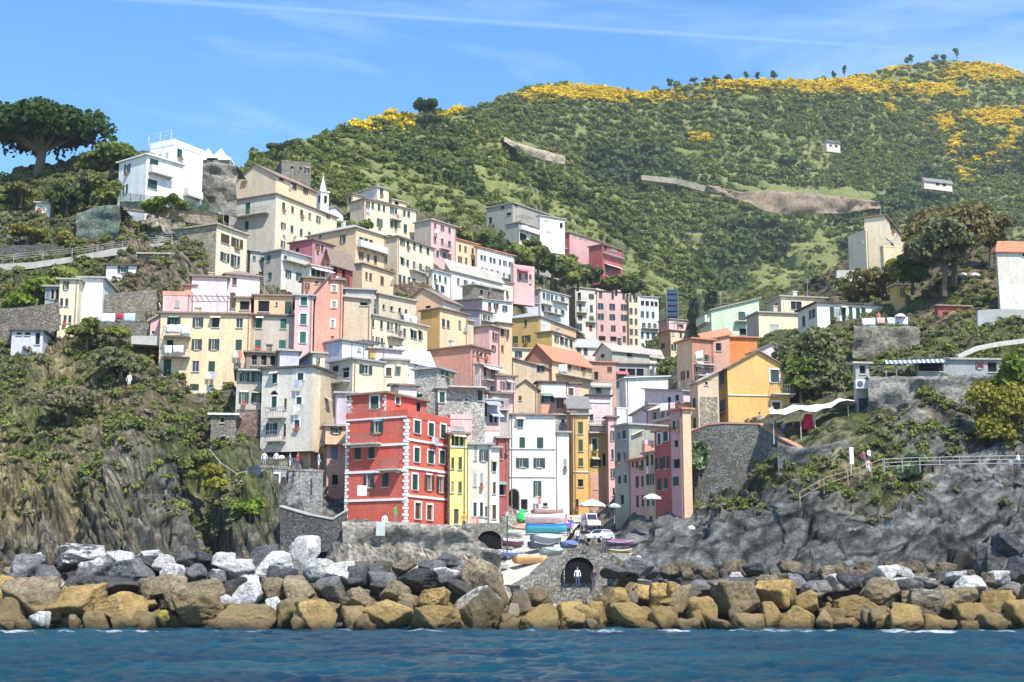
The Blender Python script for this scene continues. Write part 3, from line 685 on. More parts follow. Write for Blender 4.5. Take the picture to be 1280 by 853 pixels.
    for p in post:
        f = F2[p[1]]
        if p[0] == 'bal': balcony(root, f, float(p[2]), float(p[3]), float(p[4]), paint((.5, .48, .43), .8, 'slab_paint'), paint((.22, .22, .22), .5, 'rail_metal') if len(p) < 6 else plaster(K[p[5]]), solid=len(p) > 5)
        elif p[0] == 'band':          # string course: band face y h
            z = f.z_of(0, float(p[2])); h = float(p[3]) / f.sc(0); B = MB(root.location); fbox(B, f, 0.0, f.w, z - h / 2, z + h / 2, .003, .12); B.build('string_course', plaster(K['white'], .1), root)
        elif p[0] == 'quoin':
            u = 0.0 if p[2] == '0' else f.w if p[2] == '1' else f.u_of(float(p[2])); B = MB(root.location); z = f.zb + .2; i = 0
            while z < f.zt - .3:
                w = .40 if i % 2 else .22
                fbox(B, f, max(0.0, u - w), min(f.w, u + w), z, z + .26, .003, .06); z += .32; i += 1
            B.build('quoin', plaster(K['white'], .1), root)
        elif p[0] == 'awn':           # awning: face x0 x1 y colour
            u0, u1 = f.u_of(float(p[2])), f.u_of(float(p[3])); z = f.z_of(u0, float(p[4])); B = MB(root.location)
            q = [f.at(u0, z, .01), f.at(u1, z, .01), f.at(u1, z - .7, 1.5), f.at(u0, z - .7, 1.5)]; roof_slab(B, q, .04); B.build('awning', cloth(K[p[5]] if p[5] in K else KS[p[5]], 'awning_cloth'), root)
        elif p[0] == 'patch':         # rendered patch of another colour: face x0 x1 y0 y1 colour
            u0, u1 = sorted((f.u_of(float(p[2])), f.u_of(float(p[3])))); u0, u1 = max(.003, u0), min(f.w - .003, u1); z1, z0 = f.z_of(u0, float(p[4])), f.z_of(u0, float(p[5]))
            z0 = max(z0, f.zb); B = MB(root.location); fbox(B, f, u0, u1, z0, min(z1, f.zt - .002), .003, .05); B.build('render_panel', wallmat(p[6]), root)
        elif p[0] == 'arch':          # arch with a stone rim, black face painted for the dark inside: face x y w h colour
            x, y, w, h = map(float, p[2:6]); s = f.sc(f.u_of(x)); u = f.u_of(x); z0 = f.z_of(u, y + h / 2); W_ = w / s; Hh = h / s
            def arc(k, o): 
                r = W_ / 2 * k; zc = z0 + Hh - W_ / 2
                return [f.at(u - r, z0, o)] + [f.at(u + r * math.cos(t), zc + r * math.sin(t), o) for t in np.linspace(math.pi, 0, 13)] + [f.at(u + r, z0, o)]
            B = MB(root.location); a1, a2 = arc(1.0, .07), arc(1.22, .07); a3 = arc(1.22, .003); B.face(arc(1.0, .02), 1)
            for i in range(len(a1) - 1): B.face([a1[i], a1[i + 1], a2[i + 1], a2[i]]); B.face([a2[i], a2[i + 1], a3[i + 1], a3[i]])
            a4 = arc(1.0, .02)
            for i in range(len(a1) - 1): B.face([a1[i], a1[i + 1], a4[i + 1], a4[i]])
            B.build('archway', [wallmat('stl'), paint((.008, .008, .008), .95, 'painted_dark_opening')], root)
    return fL, fR
def house(label, xs, yt, yb, a, roof, cL, cR, wins='', name='house', cat='house', grp=GRP, **kw):
    kk = {k: v for k, v in kw.items() if k in ('Y', 'k', 'dep')}
    Y, C, wR, wL, dR, dL = vol(None, xs, yt, yb, a, roof, cL, cR, **kk)
    base = Vector((C.x + (dR[0] * wR + dL[0] * wL) / 2, C.y + (dR[1] * wR + dL[1] * wL) / 2, pt(xs[1], yb, Y).z - kw.get('ext', 2.5)))
    root = empty(name, base, label, cat, grp); kw['Y'] = Y
    fs = vol(root, xs, yt, yb, a, roof, cL, cR, wins, **kw)
    return root, Y, fs
# depths of the street fronts: each one starts where the nearer one ends
CHY = {}; _Y = 146.0
for _xl, _xc, _yt, _a in ((838, 853, 600, 24), (818, 838, 600, 24), (805, 818, 600, 24), (786, 805, 600, 24), (768, 786, 600, 28)):
    CHY[_xc] = _Y; _C = pt(_xc, _yt, _Y); _d = (-math.sin(RAD(_a)), math.cos(RAD(_a))); _Y = _C.y + _d[1] * solve_w(_C, _d, _xl) + .02
H = house
def V2(r, *a, **k):
    k.setdefault('Y', r[1]); return vol(r[0], *a, **k)
# ---- left headland
r = H('white seaside villa with green shutters high on the left headland beside the pine', (149,184,229), 194, 258, 52, 'flat white', 'white', 'white',
  'L 160 211 5 12 n; L 159 236 4 11 n; R 193 208 11 17 g; R 192 231 11 12 n; bal R 186 213 219 offw', Y=194, name='villa', cat='villa', ext=2)
V2(r, (188,217,254), 181, 266, 60, 'par white .9', 'white', 'white', 'R 225 192 6 12 g; bal R 231 250 247 offw; L 200,209 196 4 7 l', Y=199, ext=2)
H('old stone house with one cream side facing right below the villa', (218,271,309), 281, 342, 63, 'flat pale', 'stb', 'cream',
  'L 231 322 12 11 Ts; R 282,296.5 299 10 12 b; R 282 322 10 11 N; R 295 327 10 15 N', Y=187)
r = H('big cream block with a yellow set-back attic and a green balcony door', (287,345,421), 243, 318, 62, 'flat btile', 'lgrey', 'cream',
  'L 310 261 6 16 gp; L 309.5 282 5 11 n; R 355,366,377.5,387.6,398 258,283,306 3.6 9 n; bal L 298 338 269; R 410 270 3 7 n', Y=233, ext=4)
V2(r, (293,345,396), 219, 244, 62, 'gL 2.6 btile', 'sand', 'yel', 'L 306 225 7 6 b; R 352 224 6 5 k; R 367,382 233 6 8 B', Y=235, ext=.5)
H('grey stone watch house ruin with tiny windows behind the cream block', (333,352,389), 202, 246, 20, 'par st .3', 'std', 'st', 'R 365,376 210 3 4 k; R 384 214 3 8 l', Y=264, name='stone_ruin', cat='ruin')
t = H('white church with a thin pointed bell tower behind the village', (393,404,431), 262, 294, 50, 'gR 1.2 pale', 'white', 'white', 'R 415 276 3 4 k', Y=262, name='church', cat='church', grp=None)
tb = MB(t[0].location); c = pt(403, 262, 261); tb.cbox((c.x, c.y, c.z - 3), 1.7, 1.7, 6.2, 0, .6); tb.cbox((c.x, c.y, c.z + 3.2), 2.1, 2.1, .25, 0, .6); tb.build('bell_tower', plaster(K['white'], .3), t[0])
tb = MB(t[0].location); tb.tube((c.x, c.y, c.z + 3.45), (c.x, c.y, c.z + 6.6), .75, 0, 8, .05); tb.tube((c.x, c.y, c.z + 6.6), (c.x, c.y, c.z + 7.4), .03); tb.build('spire', plaster(K['offw'], .3), t[0])
tb = MB(t[0].location); tb.cbox((c.x - .3, c.y - .75, c.z + 1.2), .6, .5, 1.3, 0, .6); tb.cbox((c.x + .55, c.y - .6, c.z + 1.2), .5, .6, 1.3, 0, .6); tb.build('painted_bell_opening', paint((.02, .02, .02), .9, 'painted_dark_opening'), t[0])  # black blocks painted in for the dark behind the bell openings
r = H('large cream villa block with arched windows at the top of the left village', (438,456,520), 249, 306, 44, 'flat btile', 'sand', 'cream',
  'R 460,466,474,480,490,495,505.5,511 256 3.2 8 n; R 475 279 4.5 10 n; R 490,495 280 3.2 11 N; R 507 286 4.5 11 n; R 462 277 4 8 n; bal R 487 500 275', Y=262, ext=5)
V2(r, (447,472,486), 234, 250, 44, 'flat pale', 'offw', 'cream', 'L 453,459,465 237 3 5 k; R 477 240 4 9 n', Y=268, ext=0)
V2(r, (434,441,456), 243, 258, 44, 'flat btile', 'sand', 'sand', 'L 437 250 3 8 k', Y=266, ext=3)
V2(r, (486,490,508), 250, 258, 44, 'flat pale', 'offw', 'cream', 'R 496 254 5 5 k', Y=272, ext=0)
r = H('yellow house with a grey hipped roof and blue loggia glazing', (384,445,482), 284, 345, 55, 'hip 1.8 lsl', 'yel', 'yel',
  'L 429 299 7 11 Np; R 452,458,464 301 5 9 n; R 452,461,470 320 3.6 10 b; band R 305 2; L 400 296 3 3 k; bal R 446 480 313 offw', Y=226, ext=2)
V2(r, (441,453,492), 330, 376, 58, 'flat btile', 'tan', 'yel', 'R 458.5,463.5 345 3.2 10 b; R 478 351 4 11 b', Y=219, ext=4)
H('cream house with three rows of dark shutters right of the yellow hipped-roof house', (466,497,542), 296, 380, 58, 'flat btile', 'sand', 'cream',
  'R 503,510,518,526,535 303,327 3.6 9 n; R 501,506,512,518 349 3.6 11 n; R 530,536 342 3.2 9 n; L 482 324 5 10 N; bal R 512 530 340', Y=238, ext=4)
H('pink tower house with a blank grey side behind the cream row', (518,539,570), 275, 345, 52, 'flat pale', 'gpink', 'pink',
  'R 544,553,562 283 3 7 n; R 544,553,562 300 3.2 8 n; R 542,547.5 316 3 8 n; R 556,562 320 3 8 n; bal R 549 560 312', Y=266, ext=4)
H('narrow yellow house between the pink tower house and the white terrace row', (566,569,598), 299, 352, 48, 'flat otile', 'ochre', 'yel', 'R 575,582,591 310 3 8 b; R 575,583,591 325 3 9 b', Y=278, ext=4)
H('long white terraced house with a thin red roof edge', (594,597,643), 309, 362, 48, 'flat otile', 'offw', 'white',
  'R 602,606,613.5,618,625,631,638 322 3 7 n; R 603,608,615,622 338 3 7 b; R 630,637 345 3 7 n; bal R 603 622 343; bal R 626 640 349', Y=280, ext=4)
H('small pink flat with a roof garden at the right end of the white terrace row', (638,642,668), 334, 362, 30, 'par pink .6', 'offw', 'pink', 'R 650,658,663 345 3 7 b; awn R 646 660 336 mag', Y=284, ext=3)
H('white cottage with three dark windows and a grey roof edge', (536,541,563), 338, 376, 52, 'flat lsl', 'offw', 'white', 'R 544,550,557 347 3.2 8 n; R 546,553 360 3 7 n', Y=244, ext=4)
H('cream cottage under a long pale shed roof', (556,562,628), 336, 372, 50, 'shed 0 0 1.5 1.5 pale', 'offw', 'offw', 'R 573,582,592,602 352 3.2 8 n', Y=250, ext=4)
H('low brown stone storehouse with a sloping slate roof', (578,592,630), 356, 380, 45, 'flat pale', 'stb', 'st', 'R 602,612 366 4 6 k', Y=242, ext=3)
H('narrow cream house with paired windows left of the grey-green one', (618,622,641), 352, 400, 40, 'flat btile', 'offw', 'cream', 'R 627,634 366,382 3.2 8 n', Y=262, ext=4)
# ---- stacked houses of the middle left slope
H('magenta attic house with a red hipped roof', (362,391,417), 299, 345, 58, 'hip .9 btile', 'mag', 'rose', 'R 397,403,410 309 3.5 8 b; L 372 313 5 5 k', Y=208, ext=2)
H('red house with a gabled tile roof below the yellow hipped-roof house', (405,413,441), 323, 372, 58, 'gL 1.6 btile', 'dred', 'dred', 'L 410 331 4 5 k; R 420,430 340 4 10 k; R 434 352 4 12 b', Y=205, ext=2)
r = H('weathered cream house with peeling plaster and a glazed green veranda', (330,352,388), 313, 376, 55, 'flat lsl', 'grey', 'offw',
  'L 336 323 5 8 t; L 338 345 5 9 t; R 361,374 343 7 10 Gs; R 357 324 4 9 n; bal R 353 383 329', Y=200, ext=4)
H('pale house with a row of green glazed loggia windows', (384,388,412), 332, 362, 45, 'flat pale', 'offw', 'offw', 'R 392,398,404 341 5 9 g; awn R 388 412 333 white', Y=197, ext=3)
H('grey stone cottage with a teal shutter between the cream block and the pink house', (310,313,334), 314, 366, 30, 'flat lsl', 'st', 'grey', 'R 318,328 323 4 6 t; R 327 345 5 10 g', Y=202, ext=3)
r = H('pale pink washed house with dark slate roof on top of the yellow tenement', (245,283,325), 342, 396, 25, 'hip 1.0 btile', 'ppink', 'ppink',
  'L 276 354 3 9 b; R 293.5 352 6 9 b; L 275 379 3 14 r; R 292 376 7 20 b', Y=171, ext=1)
V2(r, (236,240,284), 346, 394, 10, 'flat btile', 'ppink', 'ppink', 'R 240 373 6 10 n', Y=169, ext=1)
V2(r, (201,204,240), 369, 394, 8, 'par salm .5', 'pink', 'pink', 'R 222 380 6 8 l', Y=167, ext=1)
V2(r, (228,231,244), 357, 372, 8, 'shed 0 0 .9 .9 btile', 'salm', 'salm', '', Y=169, ext=1)
H('small yellow rooftop room with a wide dark veranda opening', (293,295,314), 373, 397, 8, 'flat btile', 'yel', 'yel', 'R 306 382 12 11 k', Y=165, ext=1)
H('large yellow tenement with balconies and drainpipe on the cliff at far left of the village', (196,201,314), 392, 496, 5, 'flat btile', 'sand', 'yel',
  'R 218 403 18 12 N; R 248,270,299.7 403 9 13 n; R 247.7,299.7 430.7 8 13 n; R 269 430.7 14 13 N; R 214 431 9 13 kp; R 247,267 458 8.5 14 g; R 212 460 9 22 gp; R 246.5 487 11 13 n; R 266 488 9 12 v; R 285 480 7 4 n; R 211 484 4 8 n; R 299 459 5 10 n; bal R 204 240 446; bal R 206 240 421; patch R 204 311 488 500 lgrey', Y=159, ext=3, name='tenement')
r = H('grey-green tenement with bright teal shutters and an orange attic', (310,314,370), 395, 452, 8, 'flat dark', 'gpink', 'gpink',
  'R 324,354.5 404 8 13 t; R 323.6,354 430 8 11 t', Y=163, ext=6, name='tenement')
V2(r, (315,318,366), 370, 394, 8, 'flat btile', 'peach', 'peach', 'R 330 383 16 14 k; R 361 385 9 17 gp; R 346 380 3 3 k', Y=165, ext=0)
H('slim pink house with three framed teal-green shutters', (366,369,392), 370, 448, 8, 'flat lsl', 'pink', 'pink', 'R 380 375,399,422 7.5 13.5 ts', Y=162, ext=5)
r = H('tall salmon tower house with three small pale windows', (391,408,429), 350, 450, 14, 'flat btile', 'salm', 'salm',
  'R 418 361 5 8 ls; R 418 381 5 9 ls; R 417 405 4 10 ls; R 417 422 4 2 r', Y=166, ext=6)
V2(r, (380,394,410), 366, 446, 10, 'shed 0 1.9 1.9 0 btile', 'sal2', 'salm', '', Y=164, ext=6)
H('dark salmon back house with a small square window behind the tower house', (377,380,408), 348, 376, 15, 'flat btile', 'sal2', 'sal2', 'R 384 358 4 9 b; R 396 353 4 3 k; R 402 360 3 8 b', Y=172, ext=2)
H('blank beige house with a grey tile edge right of the salmon tower', (426,430,464), 371, 440, 12, 'shed 0 -.2 1 1 pale', 'blank', 'blank', 'R 455 380 11 5 k', Y=172, ext=6)
H('grey slate shed with two little chimneys above the blank beige house', (428,432,468), 362, 376, 12, 'flat lsl', 'grey', 'grey', '', Y=182, ext=3)
H('pale yellow terrace with a long row of dark green shutters', (460,463,534), 394, 462, 52, 'flat pale', 'sand', 'cream',
  'R 466.5,477,485.5,490,495.5,499.5 404 3.2 11 n; R 506,515,519.5,525 416 3.2 11 n; R 467,472,478 425 3 9 n; R 489,493,499 437 3 9 n; R 505,516,527 441 3 8 n; bal R 484 502 422', Y=180, ext=6)
H('pink-grey attic with laundry above the pale yellow terrace', (470,474,520), 368, 400, 48, 'flat pale', 'gpink', 'sand', 'R 480,490,500,508 384 3.5 6 k; awn R 500 514 392 blue; bal R 492 514 402', Y=192, ext=4)
H('peach house with a broad gable facing the sea', (505,554,575), 374, 402, 62, 'gL 2.0 btile', 'peach', 'offw', 'L 535 384 6 3 k', Y=205, ext=4)
H('golden yellow house directly below the peach gable', (526,550,584), 386, 432, 52, 'flat btile', 'gold', 'yel', 'R 554.5,560.5 404 3.4 10 n; R 575 406 3.4 11 n', Y=198, ext=5)
H('cream cottage with a tiled roof and two windows above the salmon house', (566,569,592), 398, 436, 50, 'flat pale', 'offw', 'sand', 'R 575,583 409 3 10 n', Y=202, ext=4)
H('lilac house with a long blue-grey roof in the middle of the slope', (560,603,640), 374, 412, 30, 'shed 0 0 1.2 1.8 lsl', 'lilac', 'white', 'R 612,620 382 4 7 n; R 631 386 4 8 n', Y=232, ext=4)
H('dusty pink house with a small balcony behind the blank pink one', (560,600,616), 388, 424, 55, 'shed 0 0 1 1 btile', 'lilac', 'offw', 'R 606,611 397 3 6 n; bal R 601 613 402', Y=216, ext=4)
r = H('large blank pink house with dark shutters on its narrow side', (580,612,624), 408, 448, 58, 'flat btile', 'pink', 'pink', 'R 617,621 421 3 11 b; R 617 436 3 8 b', Y=204, ext=5)
H('cream and pink house with stacked dark windows left of the ochre house', (618,622,640), 404, 456, 30, 'flat btile', 'offw', 'peach', 'R 628,634 416 3.4 9 b; R 628 436 3.2 9 b', Y=208, ext=5)
r = H('wide salmon house with a flat blank wall and a roofed loggia', (534,589,614), 433, 478, 58, 'flat btile', 'salm', 'salm', 'R 592,597,602,607 441 3.2 6 k', Y=186, ext=5)
V2(r, (594,600,625), 456, 500, 50, 'flat pale', 'offw', 'pink', 'R 606.5,616 466 3 12 n; R 606.5,616 486 3 9 n; bal R 602 622 476; awn R 602 622 456 offw', Y=183, ext=5)
H('low white house with a slate roof behind the stone block', (495,500,541), 448, 466, 30, 'shed 0 -.6 1.0 1.2 white', 'white', 'white', 'R 520 456 2 3 n', Y=176, ext=3)
H('white house with a pale blue left wall in front of the beige block', (401,428,466), 425.5, 462, 45, 'flat pale', 'blue', 'white', 'R 449 437 4 3 l', Y=162, ext=5)
H('yellow wooden rooftop hut between white walls', (460,463,470), 436, 448, 20, 'flat pale', 'gold', 'gold', '', Y=161, ext=0)
H('pale house with an open green-shuttered window above the red house', (412,441,492), 449, 492, 45, 'flat lsl', 'grey', 'cream',
  'L 432 466 10 14 k; L 419 462 8 10 k; R 457 462 15 12 Ns; R 486 465 5 11 l; bal L 414 438 478', Y=150, ext=5)
H('white and pink rooftop house with a brown slate edge', (464,468,503), 436, 452, 30, 'flat lsl', 'ppink', 'ppink', '', Y=170, ext=2)
r = H('cream house with a thin dark drainpipe and one small window', (478,481,510), 450, 484, 20, 'flat lsl', 'offw', 'cream', 'R 486 465 7 10 bs; R 498 463 3 10 l', Y=153, ext=5)
V2(r, (488,490,521), 482, 506, 18, 'flat btile', 'offw', 'ppink', 'R 494 488 4 7 n', Y=148, ext=3)
r = H('high beige stone house with a rooftop conservatory', (518,547,568), 461, 530, 64, 'flat lsl', 'stl', 'stl', 'L 524 495 8 4 g; R 553,559 466 4 7 t', Y=150, ext=5)
V2(r, (544,548,606), 486, 540, 12, 'flat pale', 'stl', 'stl', 'R 552 497 8 13 gs; R 583 500 3 3 k; R 600 495 5 12 n; bal R 560 606 484', Y=144, ext=4)
# ---- quay front, left
r = H('tall pale grey house with small square windows and a cream corner', (328,391,421), 459, 552, 72, 'flat dark', 'lgrey', 'cream',
  'L 344 473 6.5 13 gs; L 376 471 7 9 ns; L 344 503 7 14 gs; L 375 501 6 9 ns; L 342 536 13 13 N; L 373 530 6 10 ns; L 358 505 3 14 b; L 358 538 3 16 b; bal L 338 360 522; bal L 338 360 551; patch R 401 421 462 552 blank; R 408 505 3 11 n; arch L 344 492 9 6', Y=147, ext=1)
V2(r, (330,389,410), 548, 592, 72, 'flat dark', 'yel', 'sand', 'L 342 559 7 12 n; L 366 560 7 12 n', Y=149, ext=3)
V2(r, (372,391,406), 442, 460, 20, 'flat pale', 'blue', 'cream', 'R 398 451 3 7 n', Y=152, ext=0)
V2(r, (347,350,374), 439, 461, 14, 'flat pale', 'lav', 'lav', '', Y=151, ext=0)
H('grey house with white-framed green shutters and a roofed dark porch on top', (292,296,331), 463, 516, 10, 'flat dark', 'bgrey', 'gpink',
  'R 306,322 471 13 13 Gs; R 306,322 497 13 13 Gs; bal R 298 330 463', Y=150, ext=.2)
H('open-sided rooftop porch with a dark tiled roof', (304,308,349), 441, 464, 8, 'flat btile', 'dred', 'brown', 'R 318,330,341 450 8 14 k', Y=154, ext=0, name='roof_porch', cat='porch')
H('high reddish stone foundation wall under the grey green-shuttered house', (294,296,336), 513, 600, 8, 'par str .1', 'st', 'str', '', Y=149.5, ext=3, name='foundation_wall', cat='wall')
H('small stone gatehouse with one arched opening and a pale roof', (262,264,295), 519, 590, 6, 'flat white', 'st', 'st', 'R 278 525 6 8 k; arch R 281 553 18 15', Y=146, ext=4, name='gatehouse', cat='gatehouse')
H('grey stone harbour building with two teal shutters under the busy terrace', (306,324,361), 585, 636, 35, 'par stg .3', 'bgrey', 'stg', 'L 318 600 4 14 n; R 344.5 599 8 12 ts', Y=137, ext=2)
H('rounded stone terrace wall below the cafe terrace', (356,361,404), 589, 640, 16, 'par stg .2', 'stg', 'stg', '', Y=138, ext=3, name='terrace_wall', cat='wall')
H('little orange room on stilts beside the tall red house', (404,407,436), 533, 553, 12, 'flat pale', 'salm', 'peach', 'R 420 537 14 10 Nk', Y=143, ext=.2)
H('mauve house with a narrow dark window left of the tall red house', (419,421,444), 492, 536, 12, 'flat lsl', 'lilac', 'lilac', 'R 436 496 4 11 n', Y=146, ext=6)
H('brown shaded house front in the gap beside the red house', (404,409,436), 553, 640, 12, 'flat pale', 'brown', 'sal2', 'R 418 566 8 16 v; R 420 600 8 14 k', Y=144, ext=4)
RED = H('tall red house with white quoins, white bands and green shutters on the quay', (433,509,562), 521, 656, 62, 'par red .7', 'red', 'red',
  'L 472 534 14 15 Gs; L 448,465 566 8 17 g; L 463 601 13 18 Ns; L 483 600 8 17 n; R 521.5,539 534,569 7 17 gs; R 554 539 7 17 gs; R 553 572 7 17 gs; R 519.5 603 7 20 gs; R 537 603.5 12 19 Bs; R 551.5 606 11 19 Bs; R 523.6 639 7 20 Ds; R 538 641 7 20 Ds;'
  'quoin L 0; quoin R 0; quoin R 1; quoin L 1; band L 521 2; band L 555 3; band L 588 3; band L 624 3; band R 549 3; band R 584 3; band R 619.5 3; bal L 436 478 555; bal L 478 504 587', Y=134, ext=1, name='red_house')
V2(RED, (437,483,533), 492, 523, 62, 'flat btile', 'red', 'red', 'L 468.5 503 9 15 gs; R 497 501 5 9 ts; R 524 508 6 14 k; quoin L 1; quoin L 0; bal L 440 483 521', Y=137.5, ext=0)
H('slim lemon yellow house with small green shutters beside the red house', (560,563,584), 543, 660, 12, 'flat btile', 'tan', 'lemon',
  'R 566,571,577 551 4 12 o; R 565.5,575.5 579,609 4.6 15 o; R 563 646 3 6 n; R 571 646 6 20 Dp; band R 559 1', Y=139, ext=2)
H('pink rooftop terrace room behind the lemon yellow house', (560,563,590), 524, 546, 12, 'par pink .5', 'pink', 'pink', 'R 573 536 16 4 l', Y=143, ext=3)
H('grey narrow house with pale green shutters beside the lemon house', (583,585,614), 556, 658, 12, 'flat lsl', 'grey', 'lgrey',
  'R 594.5 566 3.5 18 l; R 604.5 569.5 10 14 N; R 594,602 600 4 16 l; R 594 637 4 18 ns; R 602 637 4 18 ns; R 608 640 3 14 k', Y=141, ext=2)
H('pink terrace house with teal awnings above the grey narrow house', (586,589,624), 538, 566, 14, 'par pink .5', 'ppink', 'ppink', 'awn R 590 606 528 teal', Y=147, ext=4)
H('white and pink sliver of a house with dark door', (611,613,624), 560, 662, 14, 'flat pale', 'ppink', 'white', 'R 618 583 4 14 b; R 618 610 4 14 b; R 618 640 5 18 b', Y=145, ext=2)
H('narrow dark red house with a jutting roof left of the white house', (620,623,636), 548, 632, 14, 'flat pale', 'dred', 'dred', 'R 626.5 568 3 12 b; R 627 612 7 14 k; R 633 560 3 10 n', Y=147, ext=1)
r = H('grey house with two sloping pale blue and grey awnings', (592,596,625), 500, 545, 24, 'flat lsl', 'grey', 'lilac', 'R 600,607 512 4 16 n; R 614,620 524 4 10 k; awn R 604 622 500 bgrey; awn R 610 624 514 blue', Y=152, ext=8)
H('pink narrow house wedged above the white house with the arch', (618,621,644), 470, 528, 24, 'flat btile', 'pink', 'pink', 'R 628,636 482 3.4 11 n; R 627 500 4 9 n; bal R 622 642 490', Y=172, ext=8)
H('grey-pink house with a balcony in the centre gap', (610,613,636), 492, 536, 24, 'flat btile', 'gpink', 'gpink', 'R 618,628 504 4 10 k; bal R 614 634 512', Y=163, ext=8)
# ---- centre
r = H('big bright white house with green shutters and a dark archway above the boats', (630,637,694), 519, 660, 6, 'flat btile', 'offw', 'white',
  'R 650.4 529 7 12 g; R 652.7,675 553.5 7.5 13 g; R 653,674 578.5 15 12 N; R 671.5 611 9 19 G; R 681 631 6 4 k; R 655 631 8 14 k; arch R 642 625 13 26; band R 561 .8; band R 596 .8', Y=168, ext=2)
V2(r, (690,693,711), 541, 650, 10, 'flat pale', 'white', 'white', 'R 706 580 4 12 l', Y=169, ext=2)
H('small grey stone hut beside the white house roof', (688,692,716), 519, 545, 12, 'flat pale', 'st', 'stl', 'R 704 527 5 6 k', Y=178, ext=4)
H('narrow rust pink house front between the white and orange houses', (708,711,717), 516, 650, 12, 'flat btile', 'pink', 'sal2', 'R 714 560 2.5 10 b; R 714 590 2.5 10 b', Y=176, ext=3)
H('orange harbour house with tall dark green shutters', (713,716,735), 519, 655, 8, 'flat lsl', 'gold', 'gold', 'R 725.5 535,557 6 16 o; R 725.5 578 6 10 o; R 725 604 7 9 k; R 720 630 5 12 k; band R 590 1', Y=174, ext=3)
H('ochre house with a railed roof terrace deep in the street', (733,736,760), 541, 655, 8, 'flat btile', 'gold', 'ochre', 'R 743 556 6.5 16 os; R 743 578.5 15 10 O; R 755 575 5 16 k; R 745 606 8 12 k; R 755 610 6 14 k; patch R 737 759 592 650 sal2; bal R 735 757 541', Y=180, ext=3)
H('tall thin pink house beside the ochre terrace house', (757,760,771), 522, 650, 8, 'flat btile', 'sal2', 'pink', 'R 765 545,568,592 3 12 n; R 766 615 3 10 k', Y=178, ext=3)
H('dusty pink house with a roof terrace above the street', (732,735,763), 495, 542, 8, 'flat dark', 'pink', 'ppink', 'R 739 522 5 8 k; band R 503 1; bal R 735 762 532', Y=196, ext=5)
H('grey slate roof cottage with a white front edge', (708,711,736), 509, 540, 10, 'shed 0 0 1.3 1.3 slate', 'offw', 'sand', 'R 726 519 6 5 k', Y=188, ext=4)
H('small square pink attic with one shuttered window', (706,709,724), 480, 510, 8, 'flat btile', 'pink', 'pink', 'R 713.5 490 6 9 bs', Y=200, ext=4)
H('salmon loggia house with a dark window band under an awning', (670,673,708), 478, 520, 8, 'flat dark', 'salm', 'sal2', 'R 684 499 18 8 N; patch R 674 707 480 492 offw; awn R 690 706 492 lav; R 700 505 6 12 b', Y=190, ext=6)
H('tan house with a little brown gable beside the salmon loggia', (637,641,672), 486, 522, 10, 'gR 1.2 btile', 'tan', 'tan', 'R 650 498 4 6 b', Y=186, ext=6)
H('tan cottage with one pale shuttered window below the red roofs', (637,641,686), 455, 500, 12, 'shed .8 -.6 -.6 .8 btile', 'tan', 'tan', 'R 676 461 9 8 N', Y=212, ext=6)
H('brick red gabled house with bright terracotta roof planes', (655,690,740), 449, 486, 50, 'gL 2.6 otile', 'terra', 'yel', 'R 712 458 3.5 10 n; R 729 460 3.5 10 n; R 722 458 2 9 l; L 680 450 12 4 v; bal R 694 738 471; R 703 480 4 6 k', Y=214, ext=6)
H('orange-brown house under the same terracotta roof line, set to the right', (736,739,770), 453, 484, 12, 'flat otile', 'terra', 'sal2', 'R 762 462 6 7 b; R 745 470 5 10 k', Y=226, ext=6)
H('open veranda house with a dark red awning and long dark band of glass', (766,769,812), 455, 480, 10, 'flat btile', 'terra', 'bgrey', 'R 778,789,800 465 9 9 k; awn R 769 784 464 mag', Y=232, ext=6)
H('cream balcony house under the terracotta roofs', (736,739,765), 482, 502, 10, 'par offw .4', 'offw', 'offw', 'R 748 487 6 5 k; bal R 738 764 484', Y=206, ext=4)
H('white rooftop cottage with two slim dark windows', (815,818,838), 456, 484, 12, 'flat lsl', 'offw', 'white', 'R 823,832 466 3.4 9 n', Y=240, ext=6)
H('cream cottage with a square window behind the white rooftop cottage', (792,795,828), 443, 470, 14, 'shed 0 -.5 .9 1.2 pale', 'offw', 'cream', 'R 811 447 4 6 n; R 823 451 4 6 n', Y=262, ext=6)
H('long grey cottage with a low slate gable in the middle distance', (744,765,812), 438, 458, 30, 'gL 1.7 pale', 'offw', 'grey', 'R 787 444 7 5 k; L 753 445 5 4 k', Y=252, ext=6)
H('pale grey-blue house with two dark shutters above the terracotta roofs', (716,719,750), 433, 456, 12, 'shed 0 0 1.4 1.4 lsl', 'lgrey', 'lgrey', 'R 723.5,732 439 4.5 9 n', Y=258, ext=6)
r = H('large ochre yellow house with a slate hipped roof in the village centre', (628,674,720), 395, 440, 62, 'hip 1.6 lsl', 'ochre', 'peach',
  'L 657 404 3.4 9 b; L 644,658 425 7 9 o; L 638 402 5 7 k; patch R 675 688 397 416 offw; R 679 403 3.6 8 n; R 707 402 5 8 l', Y=246, ext=5)
V2(r, (671,690,719), 415, 445, 60, 'flat btile', 'ochre', 'cream', 'R 695.5,702,708,714 424 3.6 9 n', Y=240, ext=5)
H('ground-floor annex with a dark window under the ochre house', (636,640,668), 436, 462, 12, 'flat pale', 'sand', 'cream', 'R 648 443 10 8 N', Y=226, ext=5)
r = H('blue-white house with crowded little balconies and a blank grey side', (640,675,711), 362, 400, 50, 'flat pale', 'grey', 'white',
  'R 680,685,690,695.5,703 370 3.2 8 n; R 679,687,695,703 386 3.2 8 n; bal R 690 708 378; bal R 676 688 381; bal R 680 700 392', Y=300, ext=6)
V2(r, (650,653,673), 380, 396, 12, 'flat lsl', 'lav', 'lav', '', Y=292, ext=4)
